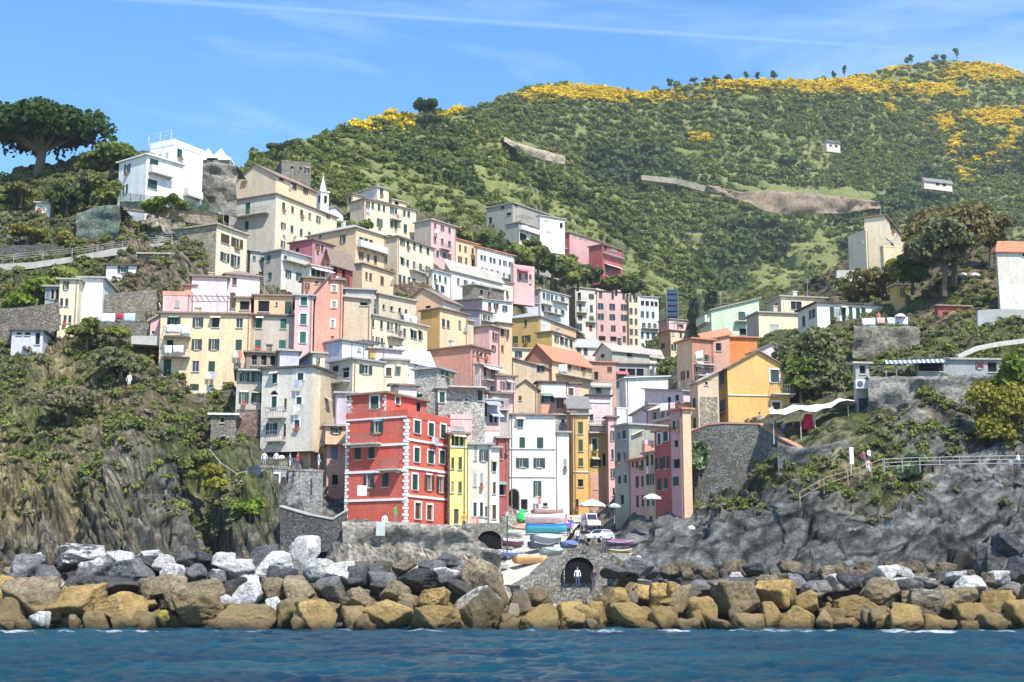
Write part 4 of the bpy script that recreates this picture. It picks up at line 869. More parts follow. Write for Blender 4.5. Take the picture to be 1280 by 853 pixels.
# ---- tall row at the head of the valley
r = H('tall cream house with balconies on every floor beside the pink tower block', (709,719,745), 360, 446, 22, 'flat pale', 'gpink', 'offw',
  'R 724 371 4 10 k; R 739 371 6 7 N; R 725 385 4 9 n; R 739 386 3.5 9 n; R 725,739 397 6 6 b; R 724 409 6 9 N; R 738 410 4 8 r; bal R 721 733 391; bal R 732 744 403; bal R 721 732 377', Y=376, ext=8)
H('tall pink tower block with rows of dark windows at the head of the valley', (743,746,786), 363, 440, 14, 'hip 3.0 pale', 'pink', 'pink',
  'R 750.6,765.7,779.5 369 3.6 8 n; R 750.6,765,779.5 383,396 7 8 N; R 752,766,779.5 410 4 8 b; R 752,766 423 8 6 k; R 779.5 424 4 8 b', Y=378, ext=8)
H('tall pale yellow house wedged between the pink and white tower blocks', (783,786,800), 368, 440, 14, 'flat lsl', 'lemon', 'cream', 'R 788,794.5 374,389,402,415,427 3.2 7.5 n', Y=379, ext=8)
H('tall white house with a dark glazed loggia at the right end of the row', (797,800,823), 371, 442, 18, 'flat pale', 'white', 'white', 'R 803,809,815,820 379 4.2 6 k; R 802,809,816 393,419,433 3.4 8 n; R 804,811,818 407 4 7 N; bal R 801 822 411', Y=380, ext=8)
r = H('cream house with an orange end wall and a pink roof terrace', (823,838,869), 413, 450, 26, 'flat otile', 'peach', 'cream', 'L 828 433 5 7 b; R 841 418 4 5 l; R 851 419 3 6 n; R 862 422 3 6 k; R 840,843.5 434 3.2 8 n', Y=356, ext=8)
V2(r, (823,836,867), 399, 413, 26, 'flat pale', 'pink', 'ppink', 'L 829 405 6 5 l; R 850,861 408 5 5 b', Y=360, ext=0)
# ---- buildings above the village on the hillside
r = H('unfinished concrete house with empty window holes on the hillside', (608,641,698), 254, 304, 52, 'flat pale', 'conc', 'conc',
  'L 628 260 5 4 k; L 613,617 276 4 9 k; R 645 256 5 5 k; R 657 258 6 4 k; R 683 264 4 4 k; L 636 268 6 4 k', Y=335, ext=6, name='unfinished_house')
V2(r, (632,649,676), 278, 306, 52, 'flat pale', 'conc', 'offw', 'R 652,664 282 5 6 b; R 654,668 297 8 10 k; bal R 649 674 291 white', Y=325, ext=2)
V2(r, (672,675,706), 270, 304, 30, 'flat pale', 'white', 'white', 'R 701.5 267 4 8 k; R 701.5 282 4 6 k; R 683 276 6 2 l; R 686 290 6 2 l; R 701 270 4 8 k', Y=330, ext=2)
H('deep red house with a faded pink front on the green hillside', (695,712,760), 291, 330, 50, 'flat btile', 'dred', 'rose', 'L 699 297 3 4 k; R 742,748 297 4 6 k; R 718,726,732 295 4 3 l; bal L 697 710 312', Y=350, ext=1)
H('deep red house with a white lower awning right of the faded pink front', (736,753,778), 306, 350, 50, 'flat btile', 'dred', 'dred', 'R 757 311 4 6 k; R 768 313 7 4 l; R 759 336 6 11 t; awn R 755 775 329 white; bal R 753 777 320', Y=345, ext=1)
r = H('lone yellow farmhouse with a stepped outline on the right shoulder', (1080,1106,1133), 270, 332, 62, 'shed 0 -1.2 -1.2 0 btile', 'cream', 'sand', 'R 1115 284 13 9 N; R 1114.5 305 8 8 n; band R 297 1', Y=236, ext=3, name='farmhouse', cat='farmhouse', grp=None)
V2(r, (1060,1082,1084), 289, 336, 20, 'par cream .3', 'cream', 'cream', '', Y=234, ext=3)
V2(r, (1100,1104,1143), 309, 330, 12, 'par yel .3', 'yel', 'yel', '', Y=231, ext=3)
H('small white hut in a clearing among the far hill terraces', (1030,1033,1050), 177, 188, 20, 'gL 1.2 dark', 'lgrey', 'lgrey', 'R 1038,1045 182 3 3 k', Y=655, ext=.6, name='hill_hut', cat='hut', grp='far huts on the hill')
H('small white cottage low on the far right hill among bushes', (1152,1155,1190), 225, 234, 20, 'gL 1.0 slate', 'lgrey', 'lgrey', 'R 1172,1180 230 4 4 k', Y=498, ext=.6, name='hill_hut', cat='hut', grp='far huts on the hill')
# ---- right hand slope
H('pale green house with a slanting roofline and tall green door', (876,889,949), 388, 438, 10, 'shed 0 2.1 2.1 0 pale', 'green', 'green', 'R 927 393 9 17 gp; R 928 415 8 9 k; bal R 918 933 402; bal L 877 888 405 green; R 945 392 3 6 n', Y=216, ext=3)
r = H('cream house with one grey shuttered window right of the orange wall', (933,948,999), 391, 440, 12, 'flat pale', 'gpink', 'cream', 'R 967 413 9 15 ls; R 995 416 5 12 l', Y=205, ext=4)
V2(r, (958,976,1032), 371, 394, 12, 'flat pale', 'gpink', 'cream', 'R 995 382 14 10 n; L 970 383 4 7 b', Y=212, ext=1)
H('long low white villa with tall green shutters above the round bush', (997,1021,1104), 379, 412, 12, 'flat dark', 'offw', 'white', 'R 1039.6,1054 396 5 24 gp; R 1063,1072,1079 394 5 20 gp; L 1004 402 4 14 n; L 1015 393 7 11 N; R 1046 397 7 22 l', Y=190, ext=2, name='villa', cat='villa', grp=None)
H('bright orange blank wall house below the pale green house', (908,911,946), 422, 450, 10, 'flat otile', 'terra', 'orange', '', Y=196, ext=4)
r = H('brown-red house with clothes drying on its shaded balconies', (846,865,892), 424, 506, 24, 'flat otile', 'peach', 'terra', 'L 853,859 470 3 10 b; R 872,883 447 6 9 k; R 872,883 461 6 9 n; bal R 867 890 456; bal R 867 890 470', Y=176, ext=4)
H('salmon roof house tucked under the pale green gable', (876,880,912), 424, 450, 10, 'shed 0 .8 1.6 .8 otile', 'peach', 'sal2', 'R 886 432 8 6 l; R 898 434 8 10 k', Y=192, ext=4)
H('tan stone-patched tower house with two round holes near its top', (862,872,898), 474, 610, 14, 'shed -.3 .9 .9 -.3 pale', 'tan', 'tan', 'R 872,883 479 4 4 k; L 867 505 4 14 n; L 867 530 4 14 n; patch R 874 896 496 560 stb', Y=156, ext=6)
r = H('golden yellow gabled house with white-framed windows on the right terrace', (896,909,986), 460, 533, 8, 'gR 2.0 btile', 'ochre', 'gold',
  'R 968 470 10 16 ns; R 969 514 10 22 Ds; L 902 474 7 16 n; L 902 508 7 16 n; band R 494 1; bal R 962 990 493', Y=157, ext=4, name='gabled_house')
H('slate gable house with a pale wall behind the golden gabled house', (936,941,990), 440, 470, 12, 'gR 1.2 btile', 'ppink', 'ppink', '', Y=178, ext=4)
H('white house with a terracotta hipped roof cut by the right edge', (1244,1246,1330), 315, 392, 4, 'hip 1.5 otile', 'lgrey', 'lgrey', 'R 1280 318 4 6 k; patch R 1246 1325 356 392 offw', Y=176, ext=3)
H('small ochre garden room half hidden by the right hand trees', (1112,1119,1131), 357, 376, 10, 'flat pale', 'ochre', 'ochre', 'R 1128 366 4 12 b', Y=190, ext=3)
H('dark red timber shed among the trees on the right', (1168,1172,1212), 383, 408, 8, 'flat btile', 'dred', 'dred', 'R 1182,1200 396 8 14 k', Y=176, ext=3, name='shed', cat='shed')
H('low grey concrete bar building with a striped awning and wide dark opening', (1143,1146,1182), 450, 469, 4, 'flat dark', 'bgrey', 'bgrey', 'R 1162 459 32 12 k', Y=149, ext=1, name='bar_building', cat='bar')
H('low grey service room joined to the right of the bar opening', (1179,1182,1250), 450, 470, 4, 'flat pale', 'grey', 'bgrey', 'R 1240 459 12 14 k; R 1224 457 10 8 R', Y=149.4, ext=1, name='service_room', cat='outbuilding')
H('tall grey corner pier of the terrace with a dark grille', (1066,1069,1086), 455, 530, 6, 'flat pale', 'bgrey', 'bgrey', 'R 1077 507 12 18 n; R 1078 462 8 12 k', Y=146.5, ext=4, name='terrace_pier', cat='outbuilding')
# ---- right side of the harbour street (shaded fronts turned to the left)
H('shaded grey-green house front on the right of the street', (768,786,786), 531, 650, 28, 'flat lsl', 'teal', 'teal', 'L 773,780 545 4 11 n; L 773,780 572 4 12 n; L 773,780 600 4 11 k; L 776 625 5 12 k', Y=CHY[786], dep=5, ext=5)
H('white windowless gable wall standing high above the street', (774,782,835), 473, 560, 14, 'shed 0 .4 .4 0 white', 'white', 'white', '', Y=190, ext=5)
H('lower white wall block stepping down to the left', (768,771,786), 511, 560, 14, 'par white .2', 'white', 'white', '', Y=186, ext=5)
H('wide slate-roofed terrace house above the pink street fronts', (806,854,854), 489, 540, 22, 'shed 0 0 1.5 1.5 lsl', 'ppink', 'ppink', 'L 818 496 12 5 l; L 836,846 500 5 8 k', Y=168, dep=2.4, ext=6)
H('pink rooftop house with a grey shed roof and two small dark windows', (790,812,812), 515, 560, 26, 'shed .8 .8 0 0 lsl', 'ppink', 'pink', 'L 795.5,801,807 517 3.4 7 n', Y=165, dep=2.4, ext=6)
H('pink house with laundry balconies above the street', (808,852,852), 505, 570, 26, 'flat btile', 'pink', 'peach', 'L 828,838 516 5 12 n; L 818 520 5 10 k; L 845 515 4 12 n; bal L 822 850 524; awn L 822 834 507 white', Y=158, dep=2.4, ext=6)
H('roof terrace with a green awning over the faded pink front', (783,806,824), 556, 580, 24, 'par pink .5', 'peach', 'salm', 'awn L 790 806 540 green', Y=157, ext=4)
H('faded pink street front with narrow maroon shutters', (786,805,805), 574, 690, 24, 'flat otile', 'rose', 'tan', 'L 796,803 579,603,627 4 14 b; L 791 579 3 12 b; L 793 655 5 10 k; L 802 650 5 12 k', Y=CHY[805], dep=5, ext=4)
H('beige street front between two pink ones', (805,818,818), 566, 680, 24, 'flat pale', 'tan', 'tan', 'L 809,815 576,600,626 3.6 14 n; L 812 650 4 10 k', Y=CHY[818], dep=5, ext=4)
H('brick red street front with pale framed shutters', (818,838,838), 537, 670, 24, 'flat otile', 'dred', 'terra', 'L 824 549 4 14 ns; L 832 545 6 14 ns; L 823,832 580 7 14 N; L 823,831 606 5 14 n; L 837 545 4 12 v', Y=CHY[838], dep=5, ext=4)
H('rose street front with small dark windows and a sunlit peach edge', (838,853,853), 512, 640, 24, 'flat otile', 'rose', 'peach', 'L 842,847 532 3.4 12 n; L 844 555 6 10 k; L 844 580 8 12 k; L 843 602 8 12 n', Y=CHY[853], dep=1.0, ext=4)  # right wall coloured peach instead of rose to show the sunlit strip
# ---- small buildings on the left terraces
r = H('narrow cream house on the left terraces with paired dark windows', (72,75,99), 350, 412, 4, 'flat pale', 'stb', 'cream', 'R 83 357 5 11 n; R 78.5,85 378 3.6 10 n; R 77.5,84,90 399 3.4 10 n', Y=164, ext=3)
V2(r, (97,99,129), 348, 372, 4, 'flat pale', 'white', 'white', '', Y=166, ext=3)
H('blue-grey lean-to with glass doors beside the narrow cream house', (55,57,75), 359, 380, 4, 'flat lsl', 'blue', 'bgrey', 'R 66,72 368 4 14 k; R 60 368 5 10 v', Y=166, ext=3, name='lean_to', cat='lean-to')
H('lavender garage with two slit windows on the far left terrace', (13,15,54), 414, 434, 4, 'flat dark', 'lav', 'lav', 'R 24,34.5 417 7 3 k; R 47.5 423 6 16 kp', Y=160, ext=1, name='garage', cat='garage', grp=None)
H('little white bungalow with an arched teal window below the road', (131,133,171), 332, 349, 4, 'flat dark', 'white', 'white', 'R 154 337 14 8 N', Y=178, ext=2, name='bungalow', cat='bungalow', grp=None)
H('grey stone hut with one teal window under the road wall', (172,174,216), 318, 340, 4, 'flat pale', 'st', 'st', 'R 187 323 5 5 t; R 211 327 7 14 k', Y=181, ext=4, name='stone_hut', cat='hut', grp=None)
H('tiny pink hut beside the yellow tenement', (185,188,200), 406, 421, 8, 'shed .5 1.2 1.2 .5 pale', 'pink', 'pink', 'R 192 416 4 3 k', Y=161, ext=1, name='hut', cat='hut', grp=None)
H('tiny pale hut among bushes on the far left slope', (43,45,63), 254, 266, 8, 'flat pale', 'offw', 'offw', 'R 50 260 6 5 l', Y=198, ext=2, name='hut', cat='hut', grp=None)
# ---------------------------------------------------------------- leaves, bushes, trees
def leafmat(name, c1, c2, c3=None, seed=0.0):
    if name in _mats: return _mats[name]
    m, nt, bs = newmat(name); bs.inputs['Roughness'].default_value = .75; bs.inputs['Specular IOR Level'].default_value = .15
    oi = N(nt, 'ShaderNodeObjectInfo'); n1 = noise(nt, wpos(nt), .9, 3, .7)
    c = mixc(nt, ramp(nt, n1, [(.32, 0.0), (.68, 1.0)]), c1, c2)
    c = mixc(nt, oi.outputs['Random'], c, mixc(nt, .5, c, c3 or c2))
    c = mixc(nt, 1.0, c, ramp(nt, noise(nt, wpos(nt), 5, 2, .6), [(.3, .6), (.7, 1.35)]), 'MULTIPLY')
    L(nt, c, bs.inputs['Base Color'])
    tr = N(nt, 'ShaderNodeBsdfTranslucent'); L(nt, c, tr.inputs['Color']); mx = N(nt, 'ShaderNodeMixShader'); mx.inputs[0].default_value = .3
    out = nt.nodes['Material Output']; L(nt, bs.outputs[0], mx.inputs[1]); L(nt, tr.outputs[0], mx.inputs[2]); L(nt, mx.outputs[0], out.inputs['Surface'])
    _mats[name] = m; return m
def clump_quads(rng, centres, radii, n, size, flat=.6):
    """leaf-sized quads spread over the shells of overlapping lobes"""
    C = np.array(centres, float); R = np.array(radii, float)
    w = R[:, 0] * R[:, 2]; idx = rng.choice(len(C), n, p=w / w.sum())
    d = rng.normal(size=(n, 3)); d /= np.linalg.norm(d, axis=1, keepdims=True)
    d[:, 2] = np.where(d[:, 2] < -.35, -d[:, 2], d[:, 2])
    rr = rng.uniform(.55, 1.08, n)[:, None]
    P = C[idx] + d * R[idx] * rr
    nrm = d + rng.normal(size=(n, 3)) * flat; nrm /= np.linalg.norm(nrm, axis=1, keepdims=True)
    a = np.cross(nrm, rng.normal(size=(n, 3))); a /= np.linalg.norm(a, axis=1, keepdims=True) + 1e-9; b = np.cross(nrm, a)
    s = (size * rng.uniform(.6, 1.4, n))[:, None]; e = s * rng.uniform(.5, 1.0, n)[:, None]
    V = np.stack([P - a * s - b * e * .4, P + a * s * .2 - b * e, P + a * s + b * e * .4, P - a * s * .2 + b * e], 1).reshape(-1, 3)
    return V, np.arange(4 * n).reshape(n, 4)
def scatter(name, label, cat, P, S, protos, grp=None, seed=1):
    """one object of uncountable shrubs: instances on points"""
    me = bpy.data.meshes.new(name); me.vertices.add(len(P)); me.vertices.foreach_set('co', np.asarray(P, np.float32).ravel())
    a = me.attributes.new('sc', 'FLOAT_VECTOR', 'POINT'); a.data.foreach_set('vector', np.asarray(S, np.float32).ravel())
    rg = np.random.default_rng(seed); a = me.attributes.new('rot', 'FLOAT_VECTOR', 'POINT'); r = np.zeros((len(P), 3)); r[:, 2] = rg.uniform(0, 6.28, len(P)); r[:, :2] = rg.normal(0, .18, (len(P), 2))
    a.data.foreach_set('vector', r.astype(np.float32).ravel()); me.update()
    o = bpy.data.objects.new(name, me); link(o); tag(o, label, cat, grp, 'stuff')
    ng = bpy.data.node_groups.new(name, 'GeometryNodeTree')
    ng.interface.new_socket('Geometry', in_out='INPUT', socket_type='NodeSocketGeometry'); ng.interface.new_socket('Geometry', in_out='OUTPUT', socket_type='NodeSocketGeometry')
    gi = ng.nodes.new('NodeGroupInput'); go = ng.nodes.new('NodeGroupOutput'); ip = ng.nodes.new('GeometryNodeInstanceOnPoints')
    ci = ng.nodes.new('GeometryNodeCollectionInfo'); c = bpy.data.collections.new(name + '_kinds')
    for p in protos: c.objects.link(p)
    ci.inputs['Collection'].default_value = c; ci.inputs['Separate Children'].default_value = True; ci.inputs['Reset Children'].default_value = True
    sa = ng.nodes.new('GeometryNodeInputNamedAttribute'); sa.data_type = 'FLOAT_VECTOR'; sa.inputs[0].default_value = 'sc'
    ra = ng.nodes.new('GeometryNodeInputNamedAttribute'); ra.data_type = 'FLOAT_VECTOR'; ra.inputs[0].default_value = 'rot'
    ri = ng.nodes.new('FunctionNodeRandomValue'); ri.data_type = 'INT'; ri.inputs[4].default_value = 0; ri.inputs[5].default_value = len(protos) - 1
    ip.inputs['Pick Instance'].default_value = True
    l = ng.links.new; l(gi.outputs[0], ip.inputs['Points']); l(ci.outputs[0], ip.inputs['Instance']); l(ri.outputs[2], ip.inputs['Instance Index'])
    l(sa.outputs[0], ip.inputs['Scale']); l(ra.outputs[0], ip.inputs['Rotation']); l(ip.outputs[0], go.inputs[0])
    md = o.modifiers.new('scatter', 'NODES'); md.node_group = ng; return o
def protos(prefix, mat, n, k, size, seed, sq=(1, 1, .8)):
    out = []
    for i in range(k):
        rng = np.random.default_rng(seed + i); m = rng.integers(3, 7)
        C = rng.uniform(-.55, .55, (m, 3)) * np.array([1, 1, .35]) + np.array([0, 0, .45]); R = rng.uniform(.35, .7, (m, 1)) * np.array([sq])
        V, Q = clump_quads(rng, C, R, n, size)
        o = np_mesh(prefix, V, Q, mat, smooth=False); COL.objects.unlink(o); out.append(o)
    return out
LM = dict(
 macchia=leafmat('scrub_leaves', (.105, .145, .03), (.205, .26, .055), (.24, .24, .08)),
 light=leafmat('light_leaves', (.17, .22, .04), (.28, .33, .07), (.32, .31, .11)),
 wood=leafmat('dark_wood_leaves', (.055, .09, .026), (.11, .155, .042), (.13, .165, .055)),
 broom=leafmat('broom_flowers', (.76, .54, .015), (.90, .72, .03), (.60, .50, .03)),
 dry=leafmat('dry_scrub', (.19, .17, .09), (.30, .27, .15), (.16, .17, .08)),
 pine=leafmat('pine_needles', (.02, .045, .012), (.07, .125, .028)),
 olive=leafmat('olive_leaves', (.11, .125, .055), (.22, .23, .11)),
 brownt=leafmat('reddish_leaves', (.13, .12, .04), (.24, .20, .08)),
 bright=leafmat('bright_leaves', (.10, .17, .02), (.22, .28, .04)),
 agave=leafmat('agave_leaves', (.14, .20, .11), (.28, .34, .18)),
 yelgr=leafmat('yellow_green_leaves', (.17, .17, .025), (.32, .29, .05)))
def in_poly(x, y, poly):
    r = False; j = len(poly) - 1
    for i in range(len(poly)):
        if (poly[i][1] > y) != (poly[j][1] > y) and x < (poly[j][0] - poly[i][0]) * (y - poly[i][1]) / (poly[j][1] - poly[i][1]) + poly[i][0]: r = not r
        j = i
    return r
def spread(sheet, n, box, size, seed, ok=None, jit=.5, hz=1.0, sink=.15, row=None):
    """shrub points over a stretch of ground given by its outline in the photo"""
    rg = np.random.default_rng(seed); P = []; S = []
    for _ in range(n * 6):
        if len(P) >= n: break
        px = rg.uniform(box[0], box[2]); py = rg.uniform(box[1], box[3])
        if py < sheet.top(px) + 1 or py > sheet.bot(px) or (ok and not ok(px, py, rg)): continue
        p = sheet.P(px, py); s = size(px, py, rg) if callable(size) else size * rg.uniform(.6, 1.5)
        if row:          # vegetation follows the contour lines of the old terraces
            q = vn1(p[0] * .012, p[2] * .02, 1.0, 9)
            if q > row[1] and ((p[2] + 1.5 * vn1(p[0] * .03, 0.0, 5.0, 4)) / row[0]) % 1.0 > .48: continue
        P.append((p[0], p[1], p[2] - s * sink)); S.append((s, s, s * rg.uniform(.7, 1.2) * hz))
    return P, S
def tree(label, px, py, Y, hpx, wpx, mat, name='tree', cat='tree', grp=None, n=900, leaf=.34, seed=0, trunk=.3, lobes=7, flat=False, lean=0, bark=(.14, .11, .08)):
    """tree or big bush standing at pixel px, py (foot), crown hpx high and wpx wide in photo pixels"""
    b = pt(px, py, Y); s = scale_at(b); Hh, Ww = hpx / s, wpx / s; rng = np.random.default_rng(seed + int(px * 3 + py))
    r = empty(name, b, label, cat, grp); c = []; R = []; z0 = Hh * trunk
    T = MB(b); top = b + Vector((lean * Ww, 0, Hh * (.62 if flat else .55))); rr = max(.12, Ww * .035)
    mid = b + (top - b) * .5 + Vector((Ww * .03, 0, 0)); T.tube(b - Vector((0, 0, 1.0)), mid, rr * 1.35, 0, 8, rr); T.tube(mid, top, rr, 0, 8, rr * .5)
    for i in range(lobes):
        a = 2 * math.pi * i / lobes + rng.uniform(-.4, .4); q = (rng.uniform(.12, .36) if lobes > 12 else rng.uniform(.25, .36)) if i else 0
        if flat: z = Hh * rng.uniform(.97 - flat, .92 - flat * .55); w_ = rng.uniform(.13, .25); rad = (Ww * w_, Ww * w_, Hh * flat * w_ * 2.4)
        else: z = z0 + (Hh - z0) * rng.uniform(.10 if trunk < .2 else .25, .76); rad = (Ww * rng.uniform(.2, .3),) * 2 + ((Hh - z0) * rng.uniform(.2, .3),)
        cc = (lean * Ww + math.cos(a) * Ww * q, math.sin(a) * Ww * q * .8, z); c.append(cc); R.append(rad)
        if i % 2 == 0 or flat: T.tube(mid, b + Vector(cc) * .98, rr * .5, 0, 5, rr * .15)
    T.build('trunk', paint(bark, .9, 'bark'), r)
    V, Q = clump_quads(rng, c, R, n, leaf, .7)
    o = np_mesh('crown', V, Q, mat, smooth=False, parent=r); return r
# hillside cover
BROOM = [(740,121,85,12,420),(925,110,34,9,120),(1060,113,62,13,420),(1165,115,34,11,120),(1236,94,48,11,260),(875,175,11,5,26),(1245,154,38,12,130),(1180,156,14,10,40),(1240,196,28,14,90),(1100,85,30,6,70),(990,108,28,6,40),(1195,185,10,18,26),(1200,122,8,4,20),(1110,140,10,8,14),(1205,215,8,16,16),(1265,180,14,16,40)]
def hill_cover():
    pr_m = protos('scrub_bush', LM['macchia'], 110, 5, .20, 10); pr_w = protos('wood_bush', LM['wood'], 110, 4, .20, 30)
    pr_l = protos('pale_bush', LM['light'], 90, 4, .18, 50); pr_b = protos('broom_bush', LM['broom'], 80, 3, .20, 70); pr_d = protos('dry_bush', LM['dry'], 80, 3, .2, 90)
    terr = [[(980,300),(1060,300),(1060,345),(1010,350),(975,330)],[(960,320),(1045,300),(1050,365),(930,370),(940,340)],[(940,170),(1050,170),(1040,215),(990,215)],[(560,200),(700,250),(840,350),(860,380),(780,350),(640,260)],[(430,200),(560,230),(620,270),(560,290),(470,235)]]
    bare = [[(630,170),(710,200),(700,206),(636,184)],[(895,228),(1000,240),(1110,250),(1085,270),(960,268),(930,245)],[(800,215),(870,228),(870,236),(800,224)]]
    def okf(k):
        def f(x, y, rg):
            if any(((x - e[0]) / e[2]) ** 2 + ((y - e[1]) / e[3]) ** 2 < .8 for e in BROOM) and rg.random() < .8: return False
            if any(in_poly(x, y, p) for p in bare): return False
            t = any(in_poly(x, y, p) for p in terr)
            q = vn1(x * .018, y * .03, 3.0, 5); 
            if k == 'm': return rg.random() < (.12 if t else .9)
            if k == 'w': return not t and q > .12
            if k == 'l': return rg.random() < (.4 if t else 1 if q < -.1 else .5)
            return True
        return f
    fsz = lambda a, b: (lambda x, y, rg: rg.uniform(a, b) * (.75 + .5 * rg.random()))
    P, S = [], []
    for sh, n, bx, sz, sd in ((FR, 11000, (545, 78, 1300, 440), fsz(1.7, 3.3), 1), (SP, 6000, (300, 135, 960, 430), fsz(1.1, 2.3), 2)):
        a, b = spread(sh, n, bx, sz, sd, okf('m'), row=(4.2, -.05) if sh is FR else (3.4, -.35)); P += a; S += b
    scatter('hillside_shrubs', 'mid green macchia scrub covering the hills behind the village', 'shrubs', P, S, pr_m)
    P, S = [], []
    for sh, n, bx, sz, sd in ((FR, 1700, (700, 180, 1300, 430), fsz(3.2, 6.5), 3), (SP, 700, (300, 150, 960, 430), fsz(2.0, 3.6), 4)):
        a, b = spread(sh, n, bx, sz, sd, okf('w')); P += a; S += b
    scatter('hillside_woods', 'dark evergreen woodland patches on the hills', 'woodland', P, S, pr_w)
    P, S = [], []
    for sh, n, bx, sz, sd in ((FR, 9000, (545, 76, 1300, 440), fsz(1.1, 2.4), 5), (SP, 5000, (300, 135, 960, 430), fsz(.8, 1.8), 6)):
        a, b = spread(sh, n, bx, sz, sd, okf('l'), hz=.6, row=(4.2, -.3) if sh is FR else (3.4, -.5)); P += a; S += b
    scatter('terrace_vines', 'pale green vines and grass on the old hill terraces', 'vines', P, S, pr_l)
    P, S = [], []
    E = BROOM
    rg = np.random.default_rng(8)
    for ex, ey, rx, ry, n in E:
        for _ in range(int(n * 2.1)):
            x, y = rg.normal(ex, rx * .55), rg.normal(ey, ry * .5)
            if y < FR.top(x) + 2: continue
            p = FR.P(x, y); s = rg.uniform(1.8, 3.4); P.append((p[0], p[1], p[2] + .6)); S.append((s * 1.2, s, s * .6))
    for ex, ey, rx, ry, n in ((500,153,20,8,50),(455,165,20,6,16),(568,143,10,4,10)):
        for _ in range(n):
            x, y = rg.normal(ex, rx * .5), max(rg.normal(ey, ry * .5), SP.top(ex) + 2); p = SP.P(x, y); s = rg.uniform(1.6, 3.0); P.append((p[0], p[1], p[2] + .3)); S.append((s, s, s * .9))
    scatter('yellow_broom', 'bright yellow flowering broom along the hill crests', 'broom', P, S, pr_b)
    # nearer slopes
    def dens(x, y):
        if 300 < x < 870 and y < 640: return 0
        if x < 300:
            if y < 330: return .9
            if y < 440: return .75 if x < 130 else .4
            if y < 560: return .4 if x < 200 else .5
            if y < 600: return .35 if x < 130 else .1
            return .9 if (225 < x < 300 and y < 660) else .05
        if x < 870: return 0
        if 930 < x < 1075 and 515 < y < 572: return .06
        if x < 1010: return .55 if 575 < y < 655 - (x - 870) * .3 else (.3 if y < 480 else .1)
        if y < 470: return .8
        if y < 560: return .45
        if x < 1160 and y < 625: return .35
        return .04
    hs = lambda q: (lambda x, y, rg: q * rg.random() < dens(x, y) * (1.0 if vn1(x * .05, y * .06, 2.0, 3) > -.25 else .3))
    pr_o = protos('grey_bush', LM['olive'], 110, 4, .18, 130)
    P, S = spread(NR, 1000, (-20, 190, 1290, 640), lambda x, y, rg: rg.uniform(.4, 1.0), 11, hs(1))
    scatter('slope_shrubs', 'low green shrubs on the headland and terrace slopes', 'shrubs', P, S, pr_m)
    P, S = spread(NR, 1500, (-20, 200, 1290, 660), lambda x, y, rg: rg.uniform(.35, .9), 13, hs(.8))
    scatter('dry_scrub', 'dry straw coloured scrub on the cliffs', 'scrub', P, S, pr_d)
    P, S = spread(NR, 1100, (-20, 200, 1290, 650), lambda x, y, rg: rg.uniform(.35, .9), 17, hs(.9))
    scatter('grey_scrub', 'grey-green spurge and olive scrub on the cliffs', 'scrub', P, S, pr_o)
    P, S = spread(NR, 1000, (-20, 200, 1290, 640), lambda x, y, rg: rg.uniform(.3, .8), 14, hs(1))
    scatter('fresh_grass_tufts', 'fresh light green tufts between the shrubs', 'grass', P, S, pr_l)
    P, S = spread(NR, 160, (300, 250, 870, 470), lambda x, y, rg: rg.uniform(1.0, 2.0), 15)
    scatter('garden_greenery', 'garden greenery between the village roofs', 'greenery', P, S, pr_m)
# ---------------------------------------------------------------- boulders
def ico(n):
    bm = bmesh.new(); bmesh.ops.create_icosphere(bm, subdivisions=n, radius=1); V = np.array([v.co[:] for v in bm.verts]); Fc = np.array([[v.index for v in f.verts] for f in bm.faces]); bm.free(); return V, Fc
ICO = {4: ico(4), 5: ico(5)}
def boulder_mesh(seed, sx, sy, sz, lod=4, rough=.06):
    rg = np.random.default_rng(seed); D, Fc = ICO[lod]; k = rg.integers(8, 14)
    nrm = rg.normal(size=(k, 3)); nrm /= np.linalg.norm(nrm, axis=1, keepdims=True)
    nrm = np.concatenate([nrm, [[0, 0, 1.0], [0, 0, -1], [1, 0, .2], [-1, .1, 0], [0, -1, .15], [0, 1, 0]]]); h = np.concatenate([rg.uniform(.55, .88, k), rg.uniform(.8, 1.0, 6)])
    dt = D @ nrm.T; r = np.where(dt > .05, h[None] / np.maximum(dt, .05), 9); p = 80.0
    rr = (np.sum(r ** -p, axis=1)) ** (-1 / p)
    V = D * rr[:, None]; o = seed * 3.1
    st = rg.normal(size=3); st /= np.linalg.norm(st); q = V @ st * rg.uniform(3, 6) + .4 * fbm(V * 1.5 + o, seed + 3, 2)
    V *= (1 + rough * fbm(V * 2.2 + o, seed, 4) - .05 * np.abs(fbm(V * 3.1 + o, seed + 7, 3)) + .035 * (q - np.floor(q)) + .02 * fbm(V * 9 + o, seed + 1, 2))[:, None]
    return V * np.array([sx, sy, sz]), Fc
